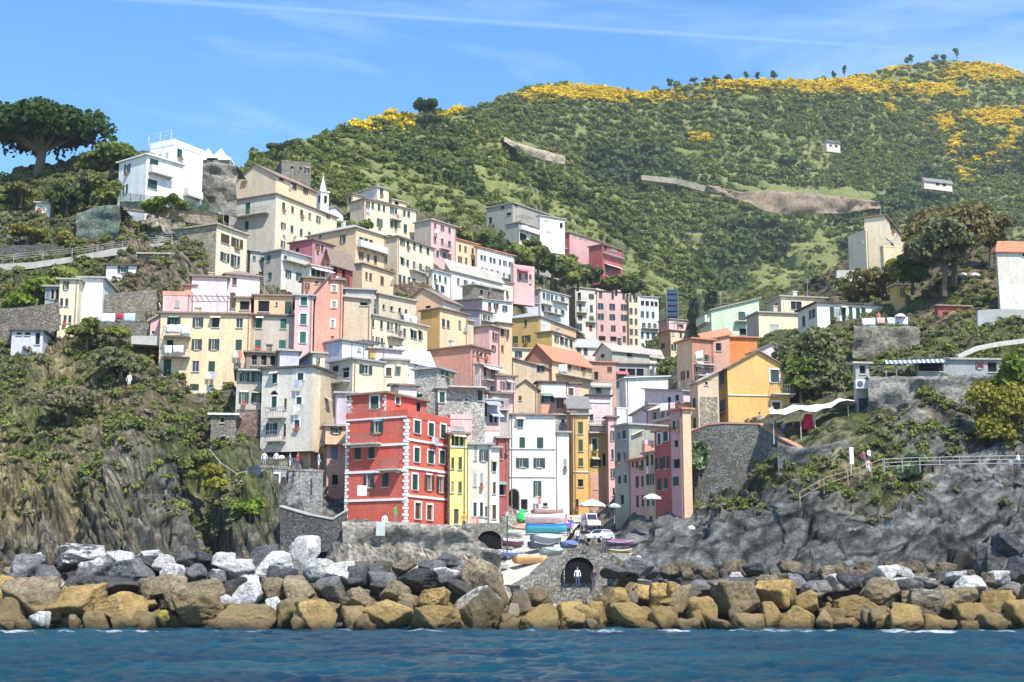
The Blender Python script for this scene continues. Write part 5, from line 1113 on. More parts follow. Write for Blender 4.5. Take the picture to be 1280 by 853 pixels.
def rockmat(kind):
    key = 'rock_' + kind
    if key in _mats: return _mats[key]
    m, nt, bs = newmat('boulder_' + kind); bs.inputs['Roughness'].default_value = .88
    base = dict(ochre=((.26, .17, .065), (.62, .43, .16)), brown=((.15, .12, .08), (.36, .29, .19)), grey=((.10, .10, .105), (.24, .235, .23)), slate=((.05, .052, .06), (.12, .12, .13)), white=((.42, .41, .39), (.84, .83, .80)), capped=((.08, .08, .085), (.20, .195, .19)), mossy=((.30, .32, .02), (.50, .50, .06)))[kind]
    w = wpos(nt); n1 = noise(nt, w, .9, 6, .7); n2 = noise(nt, w, 4.5, 5, .75)
    oi = N(nt, 'ShaderNodeObjectInfo'); c = mixc(nt, ramp(nt, n1, [(.35, 0.0), (.65, 1.0)]), *base); c = mixc(nt, 1.0, c, ramp(nt, oi.outputs['Random'], [(0, .6), (1, 1.3)]), 'MULTIPLY')
    g = N(nt, 'ShaderNodeNewGeometry'); sp = N(nt, 'ShaderNodeSeparateXYZ'); L(nt, g.outputs['Position'], sp.inputs[0])
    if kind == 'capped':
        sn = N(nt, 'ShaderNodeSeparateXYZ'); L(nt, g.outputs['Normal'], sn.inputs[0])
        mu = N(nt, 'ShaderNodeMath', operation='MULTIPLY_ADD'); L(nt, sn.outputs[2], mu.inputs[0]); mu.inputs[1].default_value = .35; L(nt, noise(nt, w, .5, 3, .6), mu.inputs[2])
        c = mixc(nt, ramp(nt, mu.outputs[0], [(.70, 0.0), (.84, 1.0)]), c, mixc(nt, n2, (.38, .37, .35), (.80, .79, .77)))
    c = mixc(nt, 1.0, c, ramp(nt, n2, [(.3, .42), (.7, 1.5)]), 'MULTIPLY')
    ck = N(nt, 'ShaderNodeTexVoronoi', feature='DISTANCE_TO_EDGE'); ck.inputs['Scale'].default_value = .9; L(nt, wpos(nt, (1, 1, 1.6), (.5, .3, 0)), ck.inputs['Vector'])
    c = mixc(nt, 1.0, c, ramp(nt, ck.outputs['Distance'], [(0, .35), (.03, 1.0)]), 'MULTIPLY')
    # tide marks: dark wet foot, then yellow-brown algae
    ad = N(nt, 'ShaderNodeMath', operation='MULTIPLY_ADD'); L(nt, n1, ad.inputs[0]); ad.inputs[1].default_value = -1.2; L(nt, sp.outputs[2], ad.inputs[2])
    if kind not in ('white',):
        t2 = ramp(nt, mr(nt, ad.outputs[0], 0.2, 3.2), [(0, .75), (1, 0)]); c = mixc(nt, t2, c, (.26, .185, .075))
    t1 = ramp(nt, mr(nt, ad.outputs[0], -.55, .15), [(0, .9), (1, 0)]); c = mixc(nt, t1, c, (.045, .035, .02))
    L(nt, c, bs.inputs['Base Color']); bump(nt, bs, n2, .22, 1.0); _mats[key] = m; return m
def mr(nt, v, a, b):
    n = N(nt, 'ShaderNodeMapRange'); L(nt, v, n.inputs[0]); n.inputs[1].default_value = a; n.inputs[2].default_value = b; return n.outputs[0]
# px, py centre, width px, height px, kind  (read off the photograph)
BL = """6 735 40 32 ochre;40 745 62 52 brown;10 762 34 26 brown;52 769 26 14 white;34 712 44 40 grey;48 700 20 18 white;85 700 34 34 capped;70 735 30 22 brown;105 697 54 34 capped;100 752 78 40 ochre;150 757 120 30 ochre;140 735 70 24 slate;128 712 40 26 capped;
165 710 54 30 grey;150 698 34 22 white;190 700 44 26 capped;208 708 34 24 white;215 715 30 30 white;172 727 36 24 slate;215 728 40 20 brown;222 748 44 30 brown;205 768 24 12 mossy;250 760 70 24 brown;255 740 64 30 brown;276 753 28 26 white;
245 718 30 22 grey;278 701 34 22 white;300 713 40 24 white;270 720 26 18 grey;296 735 34 24 slate;312 740 40 40 white;318 765 60 24 brown;346 762 24 32 white;330 700 40 30 slate;346 705 44 34 white;372 697 26 44 white;384 690 34 34 white;400 712 40 28 white;
428 716 44 32 white;352 722 40 26 slate;374 742 44 38 brown;345 735 30 26 brown;400 768 78 34 ochre;412 735 40 34 grey;447 750 46 30 brown;440 768 34 24 brown;478 732 36 34 grey;498 742 44 34 brown;486 768 70 38 ochre;525 726 54 30 slate;556 722 40 22 capped;
510 752 30 20 brown;545 750 46 28 ochre;545 772 66 26 ochre;575 735 30 22 slate;600 722 50 44 brown;598 760 68 60 capped;612 740 44 50 brown;648 752 28 26 slate;670 744 32 26 brown;676 772 86 30 ochre;712 766 44 26 ochre;735 768 30 26 ochre;
745 766 34 28 ochre;773 757 46 40 ochre;792 768 44 36 ochre;806 742 40 32 ochre;830 748 34 34 ochre;826 768 34 26 ochre;850 752 30 38 brown;868 768 26 28 ochre;845 742 24 24 ochre;882 762 36 36 ochre;918 753 62 44 brown;903 735 34 20 brown;
920 722 20 12 white;925 730 40 16 slate;962 768 30 32 ochre;935 776 44 22 brown;972 742 56 42 ochre;962 728 38 18 brown;1000 768 44 26 ochre;1010 752 36 34 ochre;1030 772 30 20 brown;1022 736 44 24 grey;1046 732 38 26 capped;1068 758 48 34 ochre;1095 742 44 34 brown;1104 772 36 24 ochre;
1060 728 24 20 slate;1085 728 30 22 slate;1106 721 36 24 white;1127 716 26 22 white;1150 730 36 22 capped;1133 735 40 26 capped;1160 758 44 30 capped;1128 768 44 26 ochre;1165 773 40 22 ochre;1196 750 54 34 brown;1212 732 36 22 white;1195 722 28 16 white;1216 766 40 26 ochre;1245 756 40 30 ochre;
1236 774 36 18 brown;1262 742 36 34 grey;1275 762 34 30 ochre;1245 722 34 24 white;1272 715 34 40 slate;1180 778 36 12 brown;1238 700 36 40 grey;1262 690 46 30 slate;1290 745 40 34 brown;24 778 30 12 brown;455 778 40 14 brown;640 777 30 16 brown;770 715 36 20 grey;800 708 40 22 grey;
575 712 36 22 grey;540 712 34 20 grey;505 708 30 18 brown;470 716 32 24 grey;450 722 26 24 slate;560 700 30 18 grey;60 722 34 26 grey;110 735 40 26 capped;20 722 32 26 brown;190 735 34 24 brown;232 700 32 22 grey;255 700 30 20 slate;120 770 40 18 brown;185 772 34 16 brown;360 760 26 26 brown;380 772 30 16 brown;
866 742 24 18 grey;880 735 30 20 grey;940 712 26 14 slate;995 728 28 18 grey;1010 722 26 14 slate;1175 742 34 20 grey;1230 745 28 18 grey;1142 752 28 20 brown;1090 762 28 20 brown;900 776 34 14 brown;812 778 30 12 brown;852 776 26 12 brown;1055 776 28 12 ochre;1206 780 30 10 brown"""
MARK = [(70,'the far left cliff'),(170,'the brown cliff'),(250,'the yellow tenement'),(330,'the stone gatehouse'),(420,'the harbour building'),(505,'the red house corner'),(565,'the lemon house'),(630,'the stair arch'),(700,'the boat ramp'),(765,'the tunnel mouth'),(840,'the faded pink front'),(930,'the golden house'),(1010,'the white awning'),(1090,'the white villa'),(1190,'the bar building'),(1300,'the cliff hollow')]
def boulders():
    items = []
    for s in BL.replace('\n', '').split(';'):
        a = s.split(); items.append([float(a[0]), float(a[1]), float(a[2]), float(a[3]), a[4]])
    rg = random.Random(5)
    for _ in range(70):
        x = rg.uniform(0, 1290); y = rg.choice([rg.uniform(712, 750), rg.uniform(750, 782)])
        if (688 < x < 764 and y < 756) or (612 < x < 688 and y < 742): continue
        items.append([x, y, rg.uniform(14, 27), rg.uniform(10, 18), rg.choice(['ochre', 'brown', 'grey', 'grey', 'slate'] if y > 748 else ['grey', 'slate', 'brown', 'grey', 'capped'])])
    SH = ['blocky', 'rounded', 'wedge shaped', 'flat topped', 'angular', 'leaning', 'pointed', 'slab like']
    CN = dict(ochre='yellow ochre', brown='brown', grey='grey', slate='dark slate grey', white='white', capped='dark boulder with white top', mossy='bright moss green')
    used = {}
    for i, (x, y, w, h, k) in enumerate(sorted(items)):
        zrow = 'waterline' if y > 758 else 'middle row' if y > 730 else 'top row'
        Y = 106.5 + max(0, 783 - y) * .14 + rg.uniform(-1.0, 1.0)
        c = pt(x, y, Y + 1.2); s = scale_at(c); sx, sz = min(w, 62) / s / 2 * 1.14, h / s / 2 * 1.17; sy = sx * rg.uniform(.8, 1.05) + .3
        if zrow == 'waterline': sz += .35; c.z -= .4
        V, Fc = boulder_mesh(100 + i, sx, sy, sz, 5 if w > 40 else 4)
        mark = next(t for q, t in MARK if x < q)
        base = (k, zrow, mark); n = used.get(base, 0); used[base] = n + 1
        sz_ = 'huge' if w > 58 else 'large' if w > 40 else 'medium' if w > 30 else 'small'
        pre = f"{sz_} {SH[n % 8]} {CN[k]} boulder" if k != 'capped' else f"{sz_} {SH[n % 8]} dark boulder with white top"
        txt = f"{pre}, {zrow}, below {mark}"
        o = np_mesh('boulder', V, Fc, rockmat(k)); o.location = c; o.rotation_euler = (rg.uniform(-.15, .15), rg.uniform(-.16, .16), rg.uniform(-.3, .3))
        tag(o, txt, 'boulder', 'boulders of the breakwater')
    # the small rubble between them nobody could count
    Vs, Fs = [], []; off = 0; rgn = np.random.default_rng(77)
    for i in range(520):
        x = rgn.uniform(-60, 1340); y = rgn.uniform(706, 786); Y = 108.6 + max(0, 783 - y) * .15
        if i >= 23 and ((690 < x < 762 and y < 752) or (610 < x < 690 and y < 742)): continue
        c = pt(x, y, Y + 1.6); q = rgn.uniform(.45, 1.25)
        V, Fc = boulder_mesh(900 + i % 23, q, q, q * .75, 4) if i < 23 else (None, None)
        if V is None: V, Fc = RUB[i % 23]; V = V * q
        else:
            if i == 0: globals()['RUB'] = []
            RUB.append((V / q, Fc)); 
        a = rgn.uniform(0, 6.28); Rm = np.array([[math.cos(a), -math.sin(a), 0], [math.sin(a), math.cos(a), 0], [0, 0, 1]])
        Vs.append(V @ Rm.T + np.array(c)); Fs.append(Fc + off); off += len(V)
    o = np_mesh('rubble', np.concatenate(Vs), np.concatenate(Fs), rockmat('brown')); tag(o, 'small broken rubble filling the gaps of the breakwater', 'rubble', None, 'stuff')
# ---------------------------------------------------------------- sea
def sea():
    x0, x1, y0, y1, dx, dy = -64, 64, 36, 116, .32, .2
    xs = np.arange(x0, x1 + dx, dx); ys = np.arange(y0, y1 + dy, dy); X, Yg = np.meshgrid(xs, ys); Z = np.zeros_like(X); rg = np.random.default_rng(3)
    for k in range(46):
        lam = rg.uniform(.8, 1.0) * (.9 + 5.5 * rg.random() ** 2); th = rg.normal(1.35, .75); a = .015 * lam ** .6; ph = rg.uniform(0, 6.28)
        Z += a * (1 - np.abs(np.sin((X * math.cos(th) + Yg * math.sin(th)) * math.pi / lam + ph)) * 1.6)
    P = np.stack([X, Yg, Z], 2).reshape(-1, 3); Z2 = Z.ravel() + .12 * fbm(P * np.array([.35, .6, 1]), 7, 4)
    edge = np.minimum.reduce([(X - x0), (x1 - X), (Yg - y0)]).ravel(); Z2 *= np.clip(edge / 4, 0, 1); P[:, 2] = Z2 - .12
    m, nt, bs = newmat('sea_water'); bs.inputs['Roughness'].default_value = .14; bs.inputs['IOR'].default_value = 1.33; bs.inputs['Specular IOR Level'].default_value = .5
    n1 = noise(nt, wpos(nt, (.05, .12, 1)), 1.0, 4, .6); n3 = noise(nt, wpos(nt, (1.6, 2.2, 1)), 1.9, 8, .8)
    c = mixc(nt, ramp(nt, n1, [(.35, 0.0), (.65, 1.0)]), (.004, .05, .11), (.010, .12, .17))
    # foam washed up against the rocks
    fa = N(nt, 'ShaderNodeAttribute', attribute_name='foam'); mu = N(nt, 'ShaderNodeMath', operation='ADD'); L(nt, fa.outputs['Fac'], mu.inputs[0]); L(nt, noise(nt, wpos(nt, (.8, 1.4, 1)), 1.5, 6, .75), mu.inputs[1])
    f = ramp(nt, mr(nt, mu.outputs[0], .84, 1.05), [(0, 0), (1, 1)])
    c = mixc(nt, f, c, (.75, .80, .82)); L(nt, c, bs.inputs['Base Color']); L(nt, ramp(nt, f, [(0, .14), (1, .8)]), bs.inputs['Roughness'])
    bump(nt, bs, n3, .45, 1.0)
    o = np_mesh('sea', P, grid_quads(len(ys), len(xs)), m); fo = np.zeros(len(P))
    for fx, fw, st in ((20, 40, .6), (150, 50, .55), (190, 45, .6), (100, 30, .45), (760, 40, .45), (850, 40, .6), (900, 30, .4), (1130, 50, .7), (1170, 30, .6), (1240, 30, .5), (400, 20, .3)):
        cx = pt(fx, 784, 104).x; ww = fw / 16.5
        fo = np.maximum(fo, st * np.exp(-((P[:, 0] - cx) / ww) ** 2) * np.exp(-((P[:, 1] - 102.8) / 3.2) ** 2) * 1.0)
    fo = np.maximum(fo, .42 * np.exp(-((P[:, 1] - 104.3) / 1.3) ** 2))
    a = o.data.attributes.new('foam', 'FLOAT', 'POINT'); a.data.foreach_set('value', fo.astype(np.float32)); tag(o, kind='structure')
    # open water around the modelled patch
    V = []; Fq = []
    for (a, b, c_, d) in ((-900, -300, 900, 36), (-900, 36, -64, 130), (64, 36, 900, 130)):
        n = len(V); V += [(a, b, -.12), (c_, b, -.12), (c_, d, -.12), (a, d, -.12)]; Fq.append((n, n + 1, n + 2, n + 3))
    o = mesh_obj('water', V, Fq, m); tag(o, kind='structure')
    o = mesh_obj('seabed', [(-900, -300, -9), (900, -300, -9), (900, 140, -9), (-900, 140, -9)], [(0, 1, 2, 3)], paint((.1, .12, .1))); tag(o, kind='structure')
# ---------------------------------------------------------------- walls, fences, boats, people
def wallrib(label, pts, mat, thick=.5, name='retaining_wall', cat='wall', cap=None, rise=0.0, back=0):
    """free wall along photo points (px, top py, bottom py, Y)"""
    A = [(pt(x, t, Y), pt(x, b, Y)) for x, t, b, Y in pts]; org = A[0][1]; r = empty(name, org, label, cat) if cap else None
    mb = MB(org)
    for (a, b), (c, d) in zip(A, A[1:]):
        dr = Vector((c.x - a.x, c.y - a.y, 0)).normalized(); nb = Vector((-dr.y, dr.x, 0)) * thick
        if nb.y < 0: nb = -nb
        q = [b, d, d + nb, b + nb, a, c, c + nb, a + nb]; q[3].z = q[0].z; q[2].z = q[1].z; q[7].z = a.z; q[6].z = c.z
        for f in ((0, 1, 5, 4), (1, 2, 6, 5), (2, 3, 7, 6), (3, 0, 4, 7), (4, 5, 6, 7), (3, 2, 1, 0)): mb.face([q[i] for i in f])
    if not cap:
        o = mb.build(name, mat, None, org); tag(o, label, cat); return o
    mb.build('wall_body', mat, r); cb = MB(org)
    for (a, b), (c, d) in zip(A, A[1:]):
        dr = Vector((c.x - a.x, c.y - a.y, 0)).normalized(); nb = Vector((-dr.y, dr.x, 0)); nb = nb if nb.y > 0 else -nb
        v = [a - nb * .08, c - nb * .08, c + nb * (thick + .08), a + nb * (thick + .08)]; v[3].z = a.z; v[2].z = c.z
        roof_slab(cb, [p + Vector((0, 0, .185)) for p in v], .18)
    cb.build('coping', cap, r); return r
def fence(label, pts, h=1.05, step=1.6, mat=None, name='railing_fence', cat='fence', bars=3):
    mat = mat or paint((.32, .33, .33), .5, 'fence_metal'); A = [pt(x, y, Y) for x, y, Y in pts]; r = empty(name, A[0], label, cat); rail = MB(A[0]); up = Vector((0, 0, 1))
    for a, b in zip(A, A[1:]):
        n = max(1, int((b - a).length / step))
        for k in range(bars): z = up * (h * (k + 1) / bars); rail.tube(a + z, b + z, .035, 0, 5)
        for i in range(n + 1 if b is A[-1] else n):
            p = a + (b - a) * i / n; P = MB(A[0]); P.tube(p - up * .3, p + up * (h + .03), .055, 0, 6); P.build('post', mat, r)
    rail.build('rail', mat, r); return r
def boat(label, px, py, length, yaw, hull, inner, Y=None, stripe=None, roll=0.0, cover=None, name='rowing_boat', beam=.36, grp='boats pulled up on the ramp', thwarts=True, rise=0.25, pitch=0):
    Y = Y if name == 'kayak' or px > 765 else float(np.interp(py + 3, [645.5, 654.5, 671, 689, 709, 733], [172, 160, 145, 135, 128.6, 124.3])); c = pt(px, py + 3, Y); c.z += .25; r = empty(name, (0, 0, 0), label, 'boat', grp); n = 13; Lh = length / 2; W = length * beam / 2; D = length * .145
    def ring(t, k, off=0.0):
        x = -1 + 2 * t; w = W * (1 - abs(x) ** 2.4) ** .75 if x > 0 else W * (1 - .35 * abs(x) ** 3); w = max(.02, w - off); sheer = D * (1 + .35 * x * x + .2 * max(0, x)); keel = .05 + D * .35 * max(0, x) ** 3
        return [(x * (Lh - off), w * math.sin(a), keel + off + (sheer - keel - off) * (1 - math.cos(a)) if a < math.pi / 2 else sheer) for a in np.linspace(0, math.pi / 2, k)]
    def shell(off):
        V = []; F = []; k = 6
        for i in range(n):
            R_ = ring(i / (n - 1), k, off); V += [(x, -y, z) for x, y, z in R_[::-1]] + R_[1:]
        m = 2 * k - 1
        for i in range(n - 1):
            for j in range(m - 1): a = i * m + j; F.append((a, a + 1, a + m + 1, a + m))
        return V, F, m
    V, F, m = shell(0); F.append(tuple(range(m))[::-1]); mi = [1 if stripe and (j % (m - 1) in (0, m - 2)) else 0 for i in range(n - 1) for j in range(m - 1)] + [0]
    mesh_obj('hull', V, F, [paint(hull, .4, 'hull_paint', .5), paint(stripe or hull, .4, 'hull_paint', .5)], r, mi, True)
    V2_, F2, m2 = shell(.06); mesh_obj('inner_hull', V2_, [f[::-1] for f in F2] + [tuple(range(m2))], paint(inner, .7, 'hull_inside'), r)
    g = MB()
    for s in (-1, 1):
        P = [ring(i / (n - 1), 6)[-1] for i in range(n)]
        for a, b in zip(P, P[1:]): g.tube((a[0], s * a[1], a[2]), (b[0], s * b[1], b[2]), .05, 0, 5)
    g.build('gunwale', paint(stripe or (.7, .68, .62), .5), r)
    if thwarts and not cover:
        for x in (-.45, .0, .4):
            t = MB(); w = W * .92 * (1 - abs(x) ** 2.4) ** .75; t.box((x * Lh - .12, -w, D * .95), (.24, 0, 0), (0, 2 * w, 0), (0, 0, .05)); t.build('thwart', paint((.40, .26, .13), .7, 'boat_wood'), r)
    if cover:
        V = []; F = []; k = 7
        for i in range(n):
            e = ring(i / (n - 1), 6)[-1]
            for j in range(k): q = -1 + 2 * j / (k - 1); V.append((e[0], q * (e[1] + .05), e[2] + .03 + rise * (1 - q * q) * (1 - (2 * i / (n - 1) - 1) ** 2) + .02 * math.sin(i * 3 + j * 2)))
        for i in range(n - 1):
            for j in range(k - 1): a = i * k + j; F.append((a, a + k, a + k + 1, a + 1))
        mesh_obj('cover', V, F, cloth(cover, 'boat_cover'), r, None, True)
    r.location = c; r.rotation_euler = (roll, pitch, yaw); return r
def person_mat(top, bottom, skin, hair):
    m, nt, bs = newmat('clothed_body'); bs.inputs['Roughness'].default_value = .85; tc = N(nt, 'ShaderNodeTexCoord'); sp = N(nt, 'ShaderNodeSeparateXYZ'); L(nt, tc.outputs['Object'], sp.inputs[0])
    mrn = mr(nt, sp.outputs[2], 0.0, 1.75); rp = N(nt, 'ShaderNodeValToRGB'); rp.color_ramp.interpolation = 'CONSTANT'; e = rp.color_ramp.elements; st = [(0, (.05, .04, .035)), (.04, skin if sum(bottom) > .9 else bottom), (.28, bottom), (.54, top), (.835, skin)]
    while len(e) < len(st): e.new(.5)
    for k, (p, c) in enumerate(st): e[k].position = p; e[k].color = (*c, 1)
    L(nt, mrn, rp.inputs[0]); L(nt, rp.outputs[0], bs.inputs['Base Color']); return m
def person(label, px, py, Y, top, bottom, yaw=0.0, pose='stand', skin=(.45, .27, .18), hair=(.05, .03, .02), k=1.0, grp=None, dz=0.0):
    """one continuous skinned body; head 1/7.5 of the height"""
    a, l = (.28, .16) if pose == 'walk' else (.03, 0.05)
    hz = .92
    J = {'pel': (0, 0, hz, .135, .10), 'wai': (0, .0, 1.08, .125, .095), 'che': (0, 0, 1.30, .155, .11), 'nec': (0, .01, 1.47, .055, .055), 'hd0': (0, -.01, 1.55, .075, .085), 'hd1': (0, -.015, 1.64, .082, .098), 'hd2': (0, -.005, 1.71, .06, .07)}
    E = [('pel', 'wai'), ('wai', 'che'), ('che', 'nec'), ('nec', 'hd0'), ('hd0', 'hd1'), ('hd1', 'hd2')]
    for s, t in ((-1, 'l'), (1, 'r')):
        sw = s * a
        if pose == 'sit': kn = (s * .12, -.45, hz - .02, .075, .075); an = (s * .12, -.48, hz - .42, .045, .045); to = (s * .13, -.62, hz - .46, .035, .03)
        else: kn = (s * .10, -sw * .45 - .02, .50, .068, .068); an = (s * .10, -sw + .02, .09, .042, .042); to = (s * .12, -sw - .14, .04, .038, .03)
        el = (s * .25, sw * .4 + .03, 1.12, .04, .04); wr = (s * .27, sw * .8 - .10 if pose != 'phone' else -.3, .90 if pose != 'phone' else 1.25, .028, .028)
        J.update({t + 'hip': (s * .09, 0, hz - .06, .098, .095), t + 'kn': kn, t + 'an': an, t + 'to': to, t + 'sh': (s * .18, 0, 1.41, .062, .062), t + 'el': el, t + 'wr': wr, t + 'ha': (wr[0], wr[1] - .04, wr[2] - .07, .036, .02), t + 'fi': (wr[0] - s * .01, wr[1] - .06, wr[2] - .14, .018, .012)})
        E += [('pel', t + 'hip'), (t + 'hip', t + 'kn'), (t + 'kn', t + 'an'), (t + 'an', t + 'to'), ('che', t + 'sh'), (t + 'sh', t + 'el'), (t + 'el', t + 'wr'), (t + 'wr', t + 'ha'), (t + 'ha', t + 'fi')]
    nm = list(J); me = bpy.data.meshes.new('person'); me.from_pydata([J[n][:3] for n in nm], [(nm.index(x), nm.index(y)) for x, y in E], [])
    o = bpy.data.objects.new('person', me); link(o); me.materials.append(person_mat(top, bottom, skin, hair))
    md = o.modifiers.new('skin', 'SKIN'); lay = me.skin_vertices[0].data if me.skin_vertices else None
    if lay is None:
        bm = bmesh.new(); bm.from_mesh(me); bm.verts.layers.skin.verify(); bm.to_mesh(me); bm.free(); lay = me.skin_vertices[0].data
    for i, n in enumerate(nm): lay[i].radius = J[n][3:5]; lay[i].use_root = (n == 'pel')
    md.use_smooth_shade = True; o.modifiers.new('sub', 'SUBSURF').levels = 1; o.modifiers['sub'].render_levels = 1
    hb = bmesh.new(); bmesh.ops.create_icosphere(hb, subdivisions=2, radius=1)
    hm = bpy.data.meshes.new('hair')
    for v in hb.verts: v.co = (v.co.x * .098, v.co.y * .112 + .018, 1.665 + v.co.z * .10 + (.02 if v.co.y < 0 else 0))
    hb.to_mesh(hm); hb.free(); hm.materials.append(paint(hair, .8, 'hair')); h = bpy.data.objects.new('hair', hm); link(h); h.parent = o
    if pose == 'sit': dz -= (hz - .46) * 0
    c = pt(px, py, Y); o.location = (c.x, c.y, c.z + dz - ((hz - .1) if pose == 'sit' else 0)); o.scale = (k, k, k); o.rotation_euler.z = yaw; tag(o, label, 'person', grp); return o
def umbrella(label, px, pytop, pybase, wpx, Y, col, name='parasol', sag=.28):
    b = pt(px, pybase, Y); t = pt(px, pytop, Y); s = scale_at(b); r_ = wpx / s / 2; r = empty(name, b, label, 'parasol', 'parasols along the street'); P = MB(b); P.tube(b, t, .035); P.build('pole', paint((.5, .45, .38), .6, 'pole'), r)
    n = 8; C = MB(b); top = t; h = r_ * .42
    for i in range(n):
        a0, a1 = 2 * math.pi * i / n, 2 * math.pi * (i + 1) / n; am = (a0 + a1) / 2
        p0 = top + Vector((math.cos(a0) * r_, math.sin(a0) * r_, -h)); p1 = top + Vector((math.cos(a1) * r_, math.sin(a1) * r_, -h)); m0 = top + Vector((math.cos(a0) * r_ * .5, math.sin(a0) * r_ * .5, -h * .38)); m1 = top + Vector((math.cos(a1) * r_ * .5, math.sin(a1) * r_ * .5, -h * .38))
        C.face([top, m0, m1]); C.face([m0, p0, p1, m1]); dn = Vector((0, 0, -.22)); C.face([p0, p0 + dn, p1 + dn, p1])
    C.build('canopy', cloth(col, 'parasol_cloth'), r); return r
def laundry(label, a, b, Y, items, line=True, grp='laundry hung out to dry'):
    A, B = pt(a[0], a[1], Y), pt(b[0], b[1], Y); r = empty('clothes_line', A, label, 'clothes line', grp); l = MB(A); l.tube(A, B, .012, 0, 4)
    for e in (A, B): l.tube(e, e - Vector((0, .0, .25)), .03, 0, 5)
    l.build('line', paint((.3, .3, .3)), r); rg = random.Random(int(a[0]))
    for t0, t1, h, col in items:
        p, q = A + (B - A) * t0, A + (B - A) * t1; V = []; F = []; k = 7
        for i in range(k):
            for j in range(4): v = p + (q - p) * i / (k - 1); V.append((v.x - A.x, v.y - A.y - .02 + .06 * math.sin(i * 2.1 + j), v.z - A.z - h * j / 3 * (1 + .06 * math.sin(i * 1.7))))
        for i in range(k - 1):
            for j in range(3): c = i * 4 + j; F.append((c, c + 1, c + 5, c + 4))
        o = mesh_obj('cloth', V, F, cloth(col), r, None, True); sm = o.modifiers.new('thick', 'SOLIDIFY'); sm.thickness = .02
    return r
def car(label, px, py, yaw, col, Y=None, van=False):
    c = pt(px, py, Y or NR.depth(px, py)); r = empty('parked_van' if van else 'parked_car', c, label, 'van' if van else 'car'); 
    prof = [(-2.1, .35), (-2.1, 1.0), (-2.0, 1.95 if van else 1.05), (-.9 if not van else -1.9, 1.98 if van else 1.5), (.5, 1.98 if van else 1.5), (1.1, 1.12), (2.05, .95), (2.15, .4)] if van or True else []
    if not van: prof = [(-2.1, .35), (-2.12, .9), (-1.9, 1.0), (-1.35, 1.45), (.2, 1.47), (.95, 1.0), (2.0, .85), (2.12, .4)]
    V = [(x, s * (.84 if z < 1.1 else .68), z) for s in (-1, 1) for x, z in prof]; n = len(prof); F = [tuple(range(n))[::-1], tuple(range(n, 2 * n))] + [(i, (i + 1) % n, (i + 1) % n + n, i + n) for i in range(n)]
    b = mesh_obj('body', V, F, paint(col, .3, 'car_paint', .5), r); bv = b.modifiers.new('b', 'BEVEL'); bv.width = .08; bv.segments = 2
    for s in (-1, 1):
        m = MB(); z0, z1 = (1.15, 1.8) if van else (1.0, 1.36); m.box((-1.3, s * .76 - .02, z0), (1.9, 0, 0), (0, .04, 0), (0, 0, z1 - z0)); m.build('side_window', glass(), r)
        for x in (-1.3, 1.3): w = MB(); w.tube((x, s * .70, .33), (x, s * .88, .33), .33, 0, 14); t = w.build('wheel', paint((.03, .03, .03), .8, 'tyre'), r); q = MB(); q.tube((x, s * .881, .33), (x, s * .90, .33), .18, 0, 10); q.build('rim', paint((.6, .6, .62), .4), t)
        h = MB(); h.box((2.10, s * .55 - .16, .62), (.05, 0, 0), (0, .32, 0), (0, 0, .16)); h.build('headlight', paint((.8, .8, .75), .2), r)
    m = MB(); m.face([(.98, -.58, 1.05), (.98, .58, 1.05), (.32, .56, 1.43), (.32, -.56, 1.43)] if not van else [(1.13, -.6, 1.15), (1.13, .6, 1.15), (.60, .58, 1.85), (.60, -.58, 1.85)]); m.build('windscreen', glass(), r); r.rotation_euler.z = yaw; r.scale = (.85, .85, .85); return r

def rockwall(label, pts, mat, amp=.5, back=3.0, name='quay_wall', seed=3, step=.35):
    """rough wall: photo points (px, top py, bottom py, Y), surface heaved by noise, flat top going back"""
    A = [(pt(x, t, Y), pt(x, b, Y)) for x, t, b, Y in pts]; org = A[0][1].copy(); cols = []
    for (a, b), (c, d) in zip(A, A[1:]):
        n = max(2, int((c - a).length / step))
        for i in range(n): q = i / n; cols.append((a.lerp(c, q), b.lerp(d, q)))
    cols.append(A[-1]); ny = max(3, int(max((a - b).length for a, b in cols) / step)); nx = len(cols); V = np.zeros((ny + 2, nx, 3))
    for i, (a, b) in enumerate(cols):
        for j in range(ny): V[j, i] = b.lerp(a, j / (ny - 1))
        V[ny, i] = a + Vector((0, back * .5, .02)); V[ny + 1, i] = a + Vector((0, back, 0))
    P = V.reshape(-1, 3); d = amp * (fbm(P * np.array([.35, .35, .6]), seed, 4) + .5 * np.abs(fbm(P * .9, seed + 5, 3))); k = np.ones((ny + 2, nx)); k[ny - 1:] = .3; k[ny + 1] = 0
    P[:, 1] -= d * k.ravel(); P[:, 2] += .12 * fbm(P * .8, seed + 2, 2) * (k.ravel() < 1)
    o = np_mesh(name, P - np.array(org), grid_quads(ny + 2, nx), mat, smooth=False); o.location = org; tag(o, label, 'wall'); return o
def rubblemat(c, name='rubble_masonry'):
    m, nt, bs = newmat(name); bs.inputs['Roughness'].default_value = .95; w = wpos(nt, (1, 1, 1.4)); n1 = noise(nt, w, .5, 6, .75); n2 = noise(nt, w, 2.6, 6, .8)
    v = N(nt, 'ShaderNodeTexVoronoi', feature='F1'); v.inputs['Scale'].default_value = 3.2; L(nt, w, v.inputs['Vector']); sep = N(nt, 'ShaderNodeSeparateColor'); L(nt, v.outputs['Color'], sep.inputs[0])
    cc = mixc(nt, sep.outputs[0], sc3(c, .65), sc3(c, 1.35)); cc = mixc(nt, 1.0, cc, ramp(nt, n1, [(.32, .6), (.5, 1.0), (.7, 1.25)]), 'MULTIPLY'); cc = mixc(nt, 1.0, cc, ramp(nt, n2, [(.3, .5), (.7, 1.4)]), 'MULTIPLY')
    L(nt, cc, bs.inputs['Base Color']); bump(nt, bs, n2, .25, .9); return m
